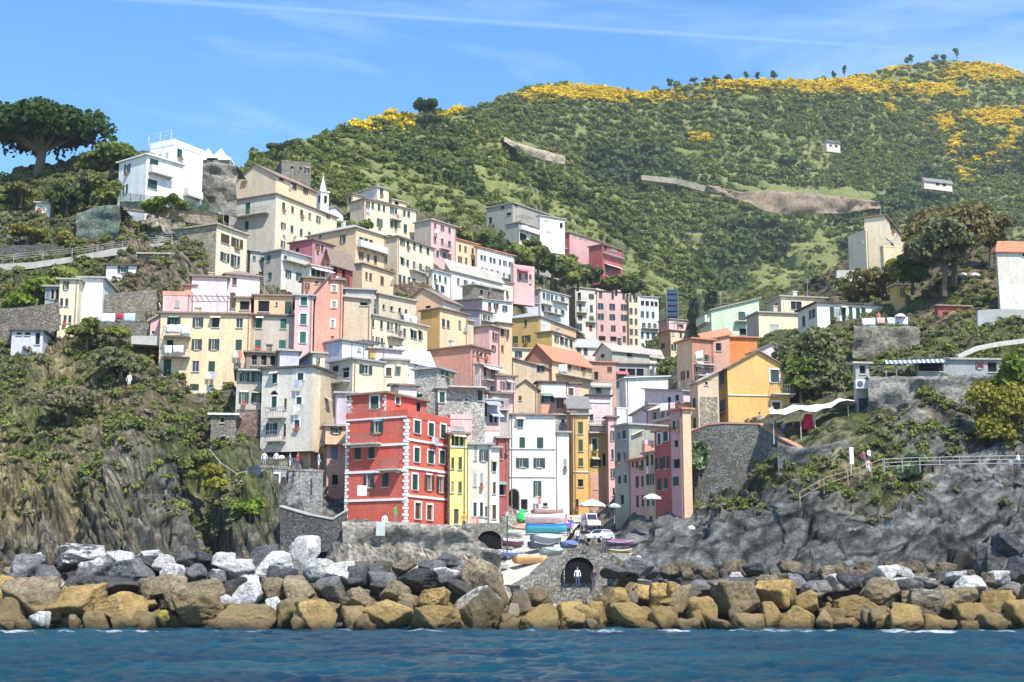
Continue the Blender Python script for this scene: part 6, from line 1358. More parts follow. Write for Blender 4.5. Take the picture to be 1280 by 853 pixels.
# ---------------------------------------------------------------- assemble
build_near()
build_hill(SP, 'near_hill', 280, 1020, 260, 130, hill_mat('terraced_hill', .9), 3.2, 5)
build_hill(FR, 'far_hill', 480, 1560, 320, 170, hill_mat('far_hill_scrub', .5), 6.5, 8)
hill_cover()
boulders(); sea()
STO, STD = stone(), stone((.15, .145, .135), .4, 1.8)
STQ = stone((.30, .28, .24), .5, 1.5, moss=.15); CAPM = paint((.5, .48, .43), .9, 'coping_stone')
D = NR.depth
# walls
rockwall('rough stone quay wall under the red and lemon houses', [(428,652,735,127.5),(462,652,735,127.5),(512,653,735,127),(566,657,735,127),(582,664,735,127),(600,684,735,126.5),(626,690,735,126)], rubblemat((.36, .33, .28)), .8, 4)
wallrib('dark retaining wall under the zigzag path beside the red house', [(350,634,690,129.5),(384,644,690,129),(416,650,690,128.5),(432,640,690,128.5)], STD, 1.2, cap=CAPM)
wallrib('stone stair arch wall between the grey narrow house and the ramp', [(586,660,700,134),(604,654,700,136),(634,654,700,138)], STQ, 2.0, 'stair_wall')
wallrib('pale parapet of the footpath road crossing the left headland', [(-30,332,341,183),(40,328,336,183),(90,321,328,184),(140,311,320,184),(180,306,315,185),(216,303,314,186)], paint((.42, .40, .36), .9, 'parapet_render'), .5, 'road_parapet')
wallrib('dark stone wall above the headland road', [(-30,308,328,187),(60,306,324,188),(80,308,320,188)], STD, .6)
wallrib('long rubble retaining wall on the left terraces above the laundry', [(98,372,402,167),(150,366,402,167),(196,362,404,168)], STO, .6)
wallrib('lower rubble wall behind the laundry', [(99,404,432,163),(150,403,432,163),(198,405,430,163)], stone((.25, .23, .19), .45, 1.9), .6)
wallrib('tall stone wall left of the narrow cream house', [(-30,388,432,161),(30,384,430,161),(74,378,412,162)], stone((.24, .21, .17), .45, 1.9), .6)
wallrib('rubble wall with steps under the stone hut', [(130,349,366,179),(172,340,366,179),(220,342,372,180)], STO, .6)
rockwall('mossy green retaining wall under the white villa', [(96,268,304,191),(120,258,302,190.5),(150,256,300,189)], rubblemat((.15, .19, .15)), .5, 6, 'retaining_wall', 14)
wallrib('stone garden wall below the villa', [(150,252,262,191),(182,252,266,190),(214,260,274,189),(272,266,284,190)], stone((.33, .27, .20), .5, 1.8), .6)
rockwall('stone terrace wall under the white tents', [(248,206,262,213),(270,202,268,212),(296,207,272,213)], rubblemat((.25, .23, .19)), .8, 8, 'terrace_wall', 21)
wallrib('weathered stone wall at the foot of the yellow tenement', [(196,494,504,157.6),(250,496,510,157.4),(296,496,512,157)], STO, .5)
wallrib('concrete terrace slab wall beside the tiny pink hut', [(164,420,430,160),(200,420,432,160)], CAPM, 3)
rockwall('long tan retaining wall of the coast road across the far hill', [(884,231,238,572),(925,240,250,572),(960,238,266,574),(1000,241,268,576),(1050,246,267,578),(1100,252,261,580)], rubblemat((.28, .22, .16)), 2.0, 8, 'road_wall', 11, 1.5)
wallrib('short pale stretch of coast road wall further left on the far hill', [(802,219,225,585),(845,223,230,585),(880,232,240,580),(900,233,242,578)], rubblemat((.38, .34, .27)), 3, 'road_wall')
rockwall('bare earth landslip scar on the near hill', [(630,171,178,476),(650,180,190,474),(675,187,200,471),(706,196,206,468)], rubblemat((.40, .34, .25)), 2.0, 8, 'earth_scar', 12, 1.2)
wallrib('stone retaining wall holding the golden gabled house terrace', [(864,540,660,149),(884,532,660,148.5),(905,530,650,148),(948,531,640,147.5),(980,552,630,145),(1006,566,610,142)], stone((.20, .20, .18), .45, 1.9, moss=.5), 3, cap=paint((.45, .25, .17), .8, 'brick_coping'))
rockwall('big irregular stone wall under the bar building', [(1085,470,545,145),(1130,471,545,144.6),(1180,470,530,144.2),(1228,468,515,144)], rubblemat((.27, .26, .235)), .8, 4, 'terrace_wall', 5)
rockwall('overgrown stone wall under the white terrace parasols', [(1066,408,448,163),(1100,408,450,163),(1150,408,448,163)], rubblemat((.22, .20, .16)), .6, 3, 'terrace_wall', 7)
wallrib('pale concrete block wall at the foot of the white house on the right edge', [(1222,388,408,168),(1258,386,412,168),(1290,388,412,168)], paint((.40, .40, .38), .9, 'block_wall'), .6)
wallrib('curving concrete stair parapet rising to the right edge', [(1198,444,449,152),(1224,432,438,153),(1250,427,433,154),(1290,422,428,156)], CAPM, .6, 'stair_parapet')
wallrib('low pale wall below the lone farmhouse', [(1046,338,362,222),(1082,338,350,222)], CAPM, 1)
wallrib('side wall of the boat ramp with the dark tunnel', [(650,732,762,120.5),(680,716,762,121),(704,694,762,121.5),(762,691,762,121.5),(776,700,762,121)], STQ, 4, 'ramp_wall')

def arch_obj(label, x, y, w, h, Y, rim=True, name='tunnel_mouth'):
    b = pt(x, y, Y); s = scale_at(b); W_, Hh = w / s, h / s; r = empty(name, b, label, 'tunnel'); R_ = W_ / 2; zc = Hh - R_ * .8
    def arc(k, o): return [Vector((-R_ * k, o, 0))] + [Vector((R_ * k * math.cos(t), o, zc + R_ * .8 * k * math.sin(t))) for t in np.linspace(math.pi, 0, 15)] + [Vector((R_ * k, o, 0))]
    B = MB(); B.face(arc(1, .0)); B.build('opening', paint((.006, .006, .007), .95, 'painted_dark_opening'), r)  # flat black face painted in for the darkness under the arch
    B = MB(); a1, a2 = arc(1.0, -.25), arc(1.08, -.25); a3, a4 = arc(1.08, 0), arc(1.0, .0)
    for i in range(len(a1) - 1): B.face([a1[i], a1[i + 1], a2[i + 1], a2[i]]); B.face([a2[i], a2[i + 1], a3[i + 1], a3[i]]); B.face([a1[i], a4[i], a4[i + 1], a1[i + 1]])
    B.build('arch_rim', stone((.30, .29, .27), .5, 1.2), r); return r
arch_obj('dark arched tunnel mouth under the boat ramp', 724, 728, 36, 31, 121.2)
arch_obj('dark low arch under the stair beside the grey narrow house', 612, 690, 30, 26, 134.8, name='stair_arch')
rp = [[(612,733,124.2),(666,733,124.4)],[(628,712,128.5),(682,706,128.8)],[(640,690,135),(700,688,135.2)],[(652,672,145),(712,670,145.2)],[(660,655,160),(726,654,160.2)],[(664,646,172),(734,645,172.2)]]
V = []; F_ = []
for i, row in enumerate(rp):
    a, b = pt(*row[0]), pt(*row[1])
    for k_ in range(9): V.append(a.lerp(b, k_ / 8) + Vector((0, 0, .12)))
for i in range(len(rp) - 1):
    for k_ in range(8): q_ = i * 9 + k_; F_.append((q_, q_ + 1, q_ + 10, q_ + 9))
tag(mesh_obj('boat_ramp', V, F_, plaster((.50, .46, .39), .9)), kind='structure')
rockwall('dark stone terrace wall below the white awning and the red cloth', [(972,553,606,141),(1000,560,604,139.5),(1030,556,598,138.2),(1062,548,592,137.4)], rubblemat((.20, .195, .175)), .5, 4, 'terrace_wall', 31)
# fences
fence('grey metal railing along the cliff path on the right', [(1106,588,133.4),(1150,586,133.4),(1200,585,133.4),(1250,584,133.4),(1290,584,133.4)])
fence('wooden railing of the path climbing between the rocks', [(1000,630,127.5),(1030,613,128.6),(1060,603,130),(1104,588,133.3)], mat=paint((.34, .28, .2), .8, 'rail_wood'), bars=2)
fence('thin dark railing on the road above the headland', [(-20,330,183.4),(90,319,184.4),(215,302,186.4)], h=.9, step=3)
fence('green mesh fence on the wall below the villa', [(150,252,190.6),(214,260,188.6),(272,266,189.6)], h=1.3, mat=paint((.05, .12, .10), .8, 'green_mesh'), bars=8)
fence('light railing on the roof of the white villa', [(186,180,203),(200,176,202),(214,172,201)], h=1.2, mat=paint((.6, .6, .6)), bars=2)
fence('rusty balustrade on the zigzag path by the stone gatehouse', [(262,570,138),(275,586,137),(296,600,136),(308,597,136)], h=.6, mat=paint((.5, .45, .36)), bars=1)
# tents on the headland
t = empty('pagoda_tent', pt(272, 206, 216), 'pair of white pointed event tents on the headland crest', 'tent'); B = MB(t.location)
for cx in (260, 276):
    p = pt(cx, 200, 216); a = Vector((p.x, p.y, p.z)); s = 1.6; q = [a + Vector((i * s * 1.2, j * s, -.2)) for i, j in ((-1, -1), (1, -1), (1, 1), (-1, 1))]; ap = a + Vector((0, 0, 1.9))
    for i in range(4): m0 = (q[i] + ap) / 2 - Vector((0, 0, .35)); m1 = (q[(i + 1) % 4] + ap) / 2 - Vector((0, 0, .35)); B.face([q[i], q[(i + 1) % 4], m1, m0]); B.face([m0, m1, ap]); B.face([q[i] - Vector((0, 0, .3)), q[(i + 1) % 4] - Vector((0, 0, .3)), q[(i + 1) % 4], q[i]])
B.build('canopy', cloth((.85, .85, .84), 'tent_cloth'), t); B = MB(t.location)
for cx in (250, 268, 288): p = pt(cx, 200, 214.5); B.tube(p - Vector((0, 0, 1.2)), p, .05)
B.build('tent_pole', paint((.6, .6, .6)), t)
# ---- boats
boat('turquoise boat with a bright blue rim on a trolley', 685, 667, 4.6, .08, (.06, .42, .50), (.03, .15, .35), Y=150, stripe=(.05, .22, .60), roll=-.25)
boat('white and pink striped boat behind the turquoise one', 681, 655, 5.4, .06, (.70, .55, .58), (.35, .12, .16), Y=158, stripe=(.78, .78, .80), roll=-.2)
boat('brownish red boat stacked at the back against the white house', 686, 646, 4.2, .5, (.40, .22, .20), (.25, .2, .18), Y=163, stripe=(.5, .35, .34), roll=-.2)
boat('maroon boat with a white rim at the left of the ramp', 641, 684, 3.6, .9, (.16, .04, .07), (.55, .5, .48), Y=137, stripe=(.8, .78, .78), roll=-.2)
boat('small blue and white boat at the left foot of the ramp', 638, 697, 3.0, .6, (.18, .26, .48), (.6, .62, .66), Y=133, stripe=(.75, .75, .78), roll=-.15)
boat('orange wooden rowing boat tipped on the ramp edge', 664, 706, 3.6, .75, (.62, .32, .12), (.30, .16, .08), Y=127.5, stripe=(.75, .60, .35), roll=-.45)
boat('slim orange canoe lying beside the orange rowing boat', 674, 704, 3.2, .85, (.75, .48, .2), (.4, .25, .1), Y=128.5, beam=.22, roll=-.6)
boat('round white dinghy at the lower left end of the ramp', 626, 712, 1.6, .5, (.82, .81, .78), (.6, .6, .58), Y=124.5, beam=.7, roll=-.35, thwarts=False)
boat('grey tarpaulin covered boat in the middle of the ramp', 684, 681, 4.0, .8, (.25, .27, .30), (.2, .2, .2), Y=141, cover=(.40, .43, .42), rise=.45)
boat('dark covered boat with white ropes in front of the turquoise one', 678, 688, 3.6, .9, (.07, .08, .11), (.2, .2, .2), Y=137.5, cover=(.10, .11, .13), rise=.4)
boat('pale green covered boat beside the tunnel arch', 690, 696, 3.4, .95, (.35, .40, .36), (.2, .2, .2), Y=133, cover=(.36, .42, .36), rise=.35)
boat('blue covered boat by the street foot', 712, 687, 3.0, 1.1, (.10, .15, .33), (.2, .2, .2), Y=137, cover=(.12, .18, .40), rise=.4)
boat('green tarpaulin covered boat standing below the arch of the white house', 653, 655, 2.6, 1.3, (.05, .30, .10), (.1, .2, .1), Y=154, cover=(.03, .45, .12), rise=1.3)
boat('orange covered dinghy between the green cover and the ramp', 655, 665, 2.4, .3, (.60, .28, .16), (.3, .15, .1), Y=149, cover=(.62, .30, .20), rise=.5)
boat('white dinghy with a green cover below the orange one', 641, 671, 2.6, .2, (.7, .7, .7), (.3, .3, .3), Y=145, cover=(.35, .40, .30), rise=.3)
boat('purple kayak stack end leaning by the dark wall', 775, 684, 2.6, .2, (.22, .10, .20), (.1, .05, .1), Y=133, cover=(.25, .12, .22), rise=.3)
for i, (dy, lab) in enumerate(((0, 'lowest orange kayak of the stack by the dark harbour wall'), (7, 'middle orange kayak of the stack by the dark harbour wall'), (13, 'topmost yellow kayak of the stack by the dark harbour wall'))):
    boat(lab, 776, 706 - dy, 2.0, .15, (.70, .38, .06) if i < 2 else (.75, .55, .10), (.1, .08, .04), Y=128 + i * .1, beam=.5, thwarts=False, grp='kayaks stacked by the wall', name='kayak')
car('white pickup van parked under the big parasol', 738, 662, 1.75 - math.pi, (.8, .8, .8), Y=150, van=True)
car('silver white car parked at the foot of the street', 750, 678, 1.0 - math.pi, (.75, .75, .77), Y=140)
umbrella('big white parasol over the street tables', 740, 624, 652, 34, 158, (.82, .80, .77))
umbrella('smaller grey-blue parasol right of the big white one', 768, 629, 655, 16, 156, (.50, .55, .60))
umbrella('cream parasol in front of the faded pink street front', 815, 617, 640, 23, 146, (.80, .76, .66))
umbrella('white parasol on the terrace of the low white villa', 1125, 392, 406, 14, 176, (.80, .80, .80))
umbrella('white parasol half hidden under the trees on the right', 1204, 341, 352, 9, 184, (.80, .80, .80))
umbrella('wide white parasol beside the trees on the right', 1218, 341, 352, 14, 183, (.78, .76, .72))
umbrella('tiny cream parasol on the rocks below the dark wall', 864, 657, 663, 10, 131, (.70, .68, .60))
umbrella('white umbrella on the cafe terrace of the harbour building', 352, 569, 582, 8, 139, (.8, .8, .8))
# white cafe awning on the right terrace
aw = empty('cafe_awning', pt(1010, 560, 148), 'long white sail awning over the terrace cafe with a drooping right end', 'awning'); n = 12; V = []; F_ = []; o_ = aw.location
for i in range(n):
    t_ = i / (n - 1); x = 962 + t_ * 106; y = 511 - 8 * t_ - 4 * t_ * t_ + 1.6 * math.sin(t_ * 14)
    for j in range(5): q = pt(x, y, 144 + j * 1.1); q.z += -.55 * abs(j - 2) * .5 + .12 * math.sin(i * 2 + j) + (.5 if i > 8 else 0) * (1 - j * .4); V.append(q - o_)
for i in range(n - 1):
    for j in range(4): a = i * 5 + j; F_.append((a, a + 5, a + 6, a + 1))
c_ = mesh_obj('canopy', V, F_, cloth((.82, .79, .72), 'awning_cloth'), aw, None, True); c_.modifiers.new('t', 'SOLIDIFY').thickness = .06
for x in (966, 1000, 1018, 1060): B = MB(o_); p = pt(x, 508, 145); B.tube(p, p - Vector((0, 0, 4.2)), .06); B.build('post', paint((.45, .42, .38)), aw)
r_ = empty('closed_parasol', pt(1014, 548, 146), 'bright red cloth hanging from a pole under the white awning', 'parasol'); B = MB(r_.location); p = pt(1016, 512, 146); B.tube(p, p - Vector((0, 0, 7.0)), .05); B.build('pole', paint((.55, .5, .5)), r_)
B = MB(r_.location); B.tube(pt(1010, 518, 146.2), pt(1009, 538, 146.2), .35, 0, 9, .75); B.build('canopy', cloth((.60, .02, .06), 'red_cloth'), r_)
# striped awning + canopy over the bar
aw = empty('bar_canopy', pt(1140, 452, 148), 'dark flat canopy with a blue and white striped front over the bar', 'canopy'); B = MB(aw.location); a, b = pt(1070, 455, 147.4), pt(1184, 449, 147.4)
roof_slab(B, [a, b, b + Vector((0, 3, .3)), a + Vector((0, 3, .3))], .15); B.build('roof_sheet', paint((.07, .08, .09)), aw); B = MB(aw.location); a, b = pt(1106, 451, 147.3), pt(1181, 449, 147.3); n = 26
for i in range(n): p = a + (b - a) * i / n; q = a + (b - a) * (i + 1) / n; B.face([p, q, q + Vector((0, -.5, -.42)), p + Vector((0, -.5, -.42))], i % 2)
B.build('striped_valance', [cloth((.75, .77, .80)), cloth((.10, .16, .30))], aw)
for x in (1107, 1120): B = MB(aw.location); p = pt(x, 452, 147.2); B.tube(p, p - Vector((0, 0, 1.7)), .05); B.build('post', paint((.3, .3, .3)), aw)
ac = empty('air_conditioner', pt(1076, 487, 146), 'white air conditioning unit on the grey terrace pier', 'air conditioner'); B = MB(ac.location); p = pt(1077, 486, 145.9); B.cbox(p, 1.25, .5, .95); B.build('casing', paint((.75, .75, .74), .5), ac); B = MB(ac.location); B.tube(p + Vector((-.2, -.26, .47)), p + Vector((-.2, -.30, .47)), .33, 0, 16); B.build('fan_grille', paint((.08, .12, .16)), ac)
sg = empty('sign_post', pt(1064, 612, 133), 'tall white sign on a pole beside the climbing path', 'sign'); B = MB(sg.location); p = pt(1064, 612, 133); q = pt(1064, 562, 133); B.tube(p, q, .06); B.build('pole', paint((.5, .5, .5)), sg); B = MB(sg.location); B.cbox(q - Vector((0, .05, 1.4)), .38, .06, 1.6); B.build('sign_board', paint((.75, .75, .73)), sg)
wt = empty('water_chute', pt(865, 395, 340), 'dark blue scaffold tower covered in netting above the cream house', 'scaffold'); B = MB(wt.location)
for k_ in range(5): p = pt(840, 397 - k_ * 7, 345); B.cbox(p, 2.6, 2.6, 1.1)
B.build('netting', paint((.03, .07, .13)), wt); wt.name = 'scaffold_tower'
B = MB(wt.location); p = pt(840, 400, 345)
for i in (-1.4, 1.4):
    for j in (-1.4, 1.4): B.tube(p + Vector((i, j, -2)), p + Vector((i, j, 7.2)), .08)
B.build('scaffold_pole', paint((.3, .3, .32)), wt)
for x, lab in ((447, 'white sheet hanging on the red house wall'),):
    p = pt(x, 607, 133.3); o = MB(p); o.box(p, (.85, .25, 0), (0, -.03, 0), (0, 0, -.95)); o = o.build('hanging_sheet', cloth((.82, .82, .84)), None, p); tag(o, lab, 'sheet')
p = pt(470, 670, 126.7); o = MB(p); o.box(p, (.8, 0, 0), (0, -.08, 0), (0, 0, 1.25)); o = o.build('notice_board', paint((.50, .56, .54)), None, p); tag(o, 'pale blue-grey board fixed to the rough quay wall', 'board')
lp = empty('street_lamp', pt(634, 690, 130), 'green street lamp pole at the top left of the ramp', 'street lamp'); B = MB(lp.location); p = pt(634, 692, 130); B.tube(p, p + Vector((0, 0, 3.4)), .06); B.build('pole', paint((.03, .10, .07)), lp); B = MB(lp.location); B.cbox(p + Vector((0, 0, 3.4)), .3, .3, .4); B.build('lamp_head', paint((.5, .5, .48)), lp)
# laundry
laundry('line with a white sheet, red cloth and pale blue sheet on the left terrace', (122,392), (170,392), 161, [(.06, .46, 1.1, (.82, .80, .76)), (.5, .66, .7, (.45, .05, .08)), (.68, .98, 1.0, (.5, .66, .76))])
laundry('blue-white sheets drying on the upper balcony of the yellow tenement', (207,406), (239,406), 157.6, [(.02, .6, 1.0, (.70, .74, .86)), (.6, .98, 1.2, (.78, .80, .88))])
laundry('white washing on the lower balcony rail of the yellow tenement', (205,432), (230,432), 157.6, [(.02, .4, 1.0, (.82, .82, .84)), (.45, .98, .9, (.75, .75, .82))])
laundry('white washing in front of the low white villa terrace', (1076,398), (1136,397), 176, [(.02, .3, 1.0, (.78, .82, .88)), (.33, .5, .8, (.8, .45, .45)), (.55, .75, .9, (.82, .82, .84)), (.78, .98, 1.0, (.74, .80, .86))])
laundry('washing on the terracotta roof house balcony', (697,456), (710,456), 212, [(.1, .9, 1.3, (.82, .82, .82))])
laundry('blue and white washing on a roof terrace in the middle slope', (504,392), (522,396), 189, [(.02, .5, 1.3, (.6, .66, .8)), (.55, .95, 1.2, (.75, .75, .8))])
laundry('white washing on the pink street front above the harbour', (824,505), (846,503), 155, [(.02, .5, .9, (.82, .8, .8)), (.6, .9, .8, (.7, .45, .45))])
laundry('pale clothes on the brown red house balcony', (868,440), (880,438), 172, [(.1, .9, 1.1, (.72, .82, .76))])
# people
SK = (.45, .28, .19)
PE = [('person in a white shirt standing in front of the tunnel mouth',722,735,119,(.8,.8,.82),(.08,.1,.2),0,'stand'),('person in a dark top beside the person in white at the tunnel',742,737,119.5,(.06,.05,.08),(.1,.1,.12),.4,'stand'),
 ('person in a blue shirt walking down the street',714,668,146,(.10,.14,.5),(.3,.3,.35),0,'walk'),('person in black next to the street boats',733,674,142,(.03,.03,.04),(.05,.05,.07),1.2,'stand'),('person in a pink top near the pickup van',708,664,150,(.75,.4,.45),(.7,.7,.7),2.5,'walk'),
 ('person in purple by the ramp top',711,672,144,(.3,.12,.4),(.05,.05,.06),.6,'stand'),('person in white by the silver car',722,682,139,(.8,.8,.8),(.1,.1,.2),0,'walk'),
 ('person in an orange top on the steps by the lemon house',580,664,132,(.8,.25,.06),(.1,.1,.15),0,'stand'),('person in green against the red house foot',494,655,129,(.1,.4,.08),(.25,.25,.2),1,'stand'),('person in white sitting on the quay edge by the red house',481,654,128,(.82,.82,.82),(.6,.6,.6),.4,'sit'),
 ('person in a white hat on the cafe terrace, leftmost',330,586,136,(.8,.8,.8),(.3,.3,.4),0,'stand'),('person in white on the cafe terrace near the door',345,586,136.5,(.78,.78,.75),(.1,.1,.1),.5,'stand'),('person in maroon on the cafe terrace',372,588,137,(.35,.08,.1),(.1,.1,.2),1,'stand'),('person in grey on the cafe terrace by the umbrella',362,588,137,(.4,.4,.45),(.7,.7,.7),2,'stand'),('person in pale blue at the right end of the cafe terrace',398,588,137,(.5,.6,.75),(.75,.75,.75),2,'stand'),
 ('person in a bright pink swimsuit sitting on the rocks by the dark wall',792,706,126.5,(.8,.25,.3),(.8,.25,.3),.3,'sit'),('person in white sitting beside the pink swimmer',798,704,126.5,(.8,.75,.72),(.8,.3,.3),-.4,'sit'),
 ('person in a blue top on the terrace under the awning',979,547,147,(.2,.3,.5),(.1,.1,.2),0,'stand'),('person in white on the terrace by the gabled house door',966,541,148,(.75,.7,.7),(.2,.2,.3),.5,'stand'),('person in a dark red shirt on the terrace',992,548,147,(.4,.06,.08),(.1,.1,.1),1.4,'stand'),('person in black near the red cloth',1002,552,146,(.04,.04,.05),(.1,.1,.3),2,'stand'),('person in grey at the terrace railing',950,536,148,(.35,.35,.4),(.1,.1,.1),2.7,'stand'),('person in blue below the right end of the awning',1054,540,147,(.15,.22,.45),(.2,.2,.25),2,'stand'),
 ('person in a maroon shirt coming down the cliff steps',1080,585,136.5,(.35,.1,.12),(.1,.1,.2),0,'walk'),('person with a white shirt on the cliff steps',1087,582,137,(.8,.78,.75),(.15,.15,.2),.3,'walk'),('person in pink lower on the cliff steps',1086,596,133.5,(.8,.45,.4),(.7,.7,.75),0,'walk'),('person in dark blue at the top of the cliff steps',1092,578,138,(.05,.08,.2),(.1,.1,.1),.6,'walk'),
 ('person in a dark jacket at the path railing on the right edge',1264,588,134.5,(.08,.08,.12),(.5,.5,.55),0,'stand'),('person in white at the path railing on the right edge',1274,588,134.6,(.75,.75,.78),(.2,.2,.3),.6,'stand'),
 ('person in white high on the left cliff path',161,486,149.5,(.82,.82,.82),(.7,.7,.7),0,'stand'),('person in red on the white villa terrace',1099,406,178,(.7,.2,.2),(.7,.6,.6),0,'stand')]
for i, (lab, x, y, Y, a, b, yw, po) in enumerate(PE): person(lab, x, y, Y, a, b, yw, po, grp='people in the village', k=1.0)
# ---- trees
TR = [('great dark umbrella pine crowning the far left headland',46,222,212,104,160,'pine','umbrella_pine','pine',18000,.40,.40,30,.46),
 ('broad low green tree right of the great umbrella pine',138,216,206,34,70,'macchia','tree','tree',3600,.30,.12,12,False),
 ('round dark green bush beside the white villa wall',222,262,187,18,26,'macchia','bush','bush',900,.25,.1,6,False),
 ('lone dark pine on the crest of the near hill',533,148,462,30,32,'pine','hill_pine','pine',1100,.65,.2,6,False),
 ('large leafy bush tree with grey-green crown right of the golden gabled house',1020,508,160,104,88,'olive','bush_tree','tree',8000,.28,.05,13,False),
 ('dark green tree at the left foot of the large bush tree',1000,500,158,60,46,'macchia','bush_tree','tree',2600,.26,.1,8,False),
 ('tall brown-green tree above the parasols on the right',1192,350,186,100,92,'brownt','tree','tree',6500,.34,.2,12,False),
 ('grey olive tree in front of the tall brown-green tree',1180,362,182,92,84,'olive','olive_tree','tree',6000,.30,.25,11,False),
 ('reddish tree at the right behind the grey olive tree',1238,330,196,64,66,'brownt','tree','tree',2800,.32,.2,8,False),
 ('dark tree left of the grey olive tree below the farmhouse',1140,360,192,52,54,'macchia','tree','tree',2400,.3,.15,8,False),
 ('yellow-green tree below the lone farmhouse',1128,352,200,34,40,'yelgr','tree','tree',1500,.3,.1,7,False),
 ('rust and green bushes left of the yellow-green tree',1090,378,205,44,60,'brownt','tree','bush',1800,.3,.1,8,False),
 ('green garden tree beneath the farmhouse wall',1068,378,212,34,40,'macchia','tree','tree',1400,.3,.1,7,False),
 ('bright yellow-green bush on the right edge above the cliff path',1258,560,139,96,84,'yelgr','bush_tree','bush',7000,.2,.05,10,False),
 ('glossy green shrub above the yellow-green bush on the right edge',1272,510,142,66,50,'bright','bush_tree','bush',2600,.26,.1,8,False),
 ('tall dark green bush on the left cliff slope',146,572,139,60,34,'macchia','bush','bush',2600,.2,.05,9,False),
 ('yellow-flowering bush over the cleft below the gatehouse',272,614,134,34,38,'yelgr','bush','bush',1500,.2,.05,7,False),
 ('bright green bush above the cleft beside the harbour building',312,648,130,30,36,'bright','bush','bush',1300,.2,.05,6,False),
 ('yellow broom bush at the far left terrace edge',10,374,175,18,20,'yelgr','bush','bush',600,.22,.05,5,False),
 ('dense lemon grove tree left of the blue lean-to',38,392,170,40,60,'bright','tree','tree',2600,.28,.1,9,False),
 ('leafy green tree under the headland parapet',76,366,174,34,56,'light','tree','tree',2000,.28,.1,8,False),
 ('green fruit tree below the laundry wall',108,428,160,30,44,'macchia','tree','tree',1800,.24,.1,8,False),
 ('lighter green fruit tree right of the laundry tree',146,430,160,22,36,'light','tree','tree',1200,.24,.1,7,False),
 ('rounded dark tree under the umbrella pines, leftmost',18,262,203,26,50,'macchia','tree','tree',2200,.26,.08,9,False),
 ('pinkish grey flowering shrub left of the pale hut',26,252,200,22,34,'brownt','bush','bush',1200,.26,.08,9,False),
 ('dark green tree right of the pale hut',82,268,199,40,50,'wood','tree','tree',2400,.26,.08,9,False),
 ('olive green tree below the broad low green tree',112,252,202,38,48,'olive','tree','tree',2200,.26,.08,9,False),
 ('dense mid green tree left of the white villa',136,258,198,46,40,'macchia','tree','tree',2400,.26,.08,9,False),
 ('yellow-green bush above the headland parapet',84,306,190,20,26,'yelgr','bush','bush',900,.26,.08,9,False),
 ('second yellow-green bush, left of the parapet bend',34,300,190,18,44,'yelgr','bush','bush',1200,.26,.08,9,False),
 ('green hedge bush in front of the white villa terrace',196,264,188.5,16,40,'bright','bush','bush',1100,.26,.08,9,False),
 ('thick green bush behind the yellow-flowering bush',248,604,137,40,44,'macchia','bush','bush',1800,.26,.08,9,False),
 ('small conifer behind the church bell tower',434,292,268,34,24,'wood','tree','tree',900,.4,.1,6,False),
 ('dark green garden trees beside the church',448,300,258,26,34,'macchia','tree','tree',1000,.35,.1,7,False),
 ('light garden tree left of the large cream villa block',424,298,256,22,22,'light','tree','tree',700,.35,.1,6,False),
 ('reed-like plant cluster on the left cliff slope',86,520,146,40,80,'dry','reeds','reeds',2600,.2,.02,10,False),
 ('silvery shrub on the slope above the cliff edge',150,470,152,34,60,'olive','bush','bush',2000,.22,.05,9,False),
 ('big-leaved agave beside the path railing on the right',1142,602,135,38,40,'agave','agave','agave',420,.5,.0,6,False),
 ('pale agave clump at the harbour wall corner',873,600,148,50,30,'agave','agave','agave',500,.45,.0,7,False)]
for i, (lab, x, y, Y, h, w, m, nm, ct, n, lf, tr, lo, fl) in enumerate(TR): tree(lab, x, y, Y, h, w, LM[m], nm, ct, None, n, lf, i * 7, tr, lo, fl)
rg = random.Random(4)
HT = [(600,312,310,26,34),(622,316,312,26,30),(655,332,310,30,36),(672,338,312,34,40),(690,345,315,34,42),(706,352,320,34,36),(722,356,325,30,36),(740,352,330,26,34),(640,320,318,24,30),(668,318,322,22,26),(560,300,300,22,28),(578,300,305,24,28),(770,362,345,22,34),(792,366,352,20,30),(716,336,335,20,26)]
DS = ['first from the left', 'second from the left', 'third from the left', 'with a low broad crown', 'with a darker crown', 'right below the white hillside villa', 'left of the deep red houses', 'just under the deep red houses', 'behind the blue-white house', 'beside the concrete house foot', 'behind the pink tower house', 'above the yellow narrow house', 'above the pink tower block', 'above the white tower block', 'in front of the deep red houses']
for i, (x, y, Y, h, w) in enumerate(HT): tree('leafy green hillside tree ' + DS[i], x, y + 3, Y, h, w, LM[['macchia', 'wood', 'light'][i % 3]], 'hillside_tree', 'tree', 'trees between village and hill', 900, .5, i * 11, .12, 7)
CT_ = [(786,108,7,5),(838,104,13,7),(868,103,8,12),(884,102,7,8),(895,101,8,10),(910,101,8,11),(933,98,11,6),(947,98,10,5),(968,96,15,10),(1043,98,12,5),(1056,92,18,5),(1135,78,10,9),(1139,78,12,8),(1170,76,9,10),(1180,76,8,8),(1196,75,17,7)]
CD = ['leftmost', 'with a bent top left of the long crest', 'first of the low bushes', 'second of the low bushes', 'third of the low bushes', 'fourth of the low bushes', 'left of a close pair', 'right of a close pair', 'with a wide round crown', 'thin, left of the tallest', 'tall and thin before the summit rise', 'on the summit, left of a pair', 'on the summit, right of a pair', 'bushy, right of the summit pair', 'small, on the summit', 'tallest with a thin stem at far right']
for i, (x, y, h, w) in enumerate(CT_): tree('tiny tree on the far hill skyline, ' + CD[i], x, FR.top(x) + 2, FR.depth(x, FR.top(x)) - 2, h + 3, w, LM['wood'], 'skyline_tree', 'tree', 'trees on the hill skyline', 150, .6, i * 13, .22, 7)
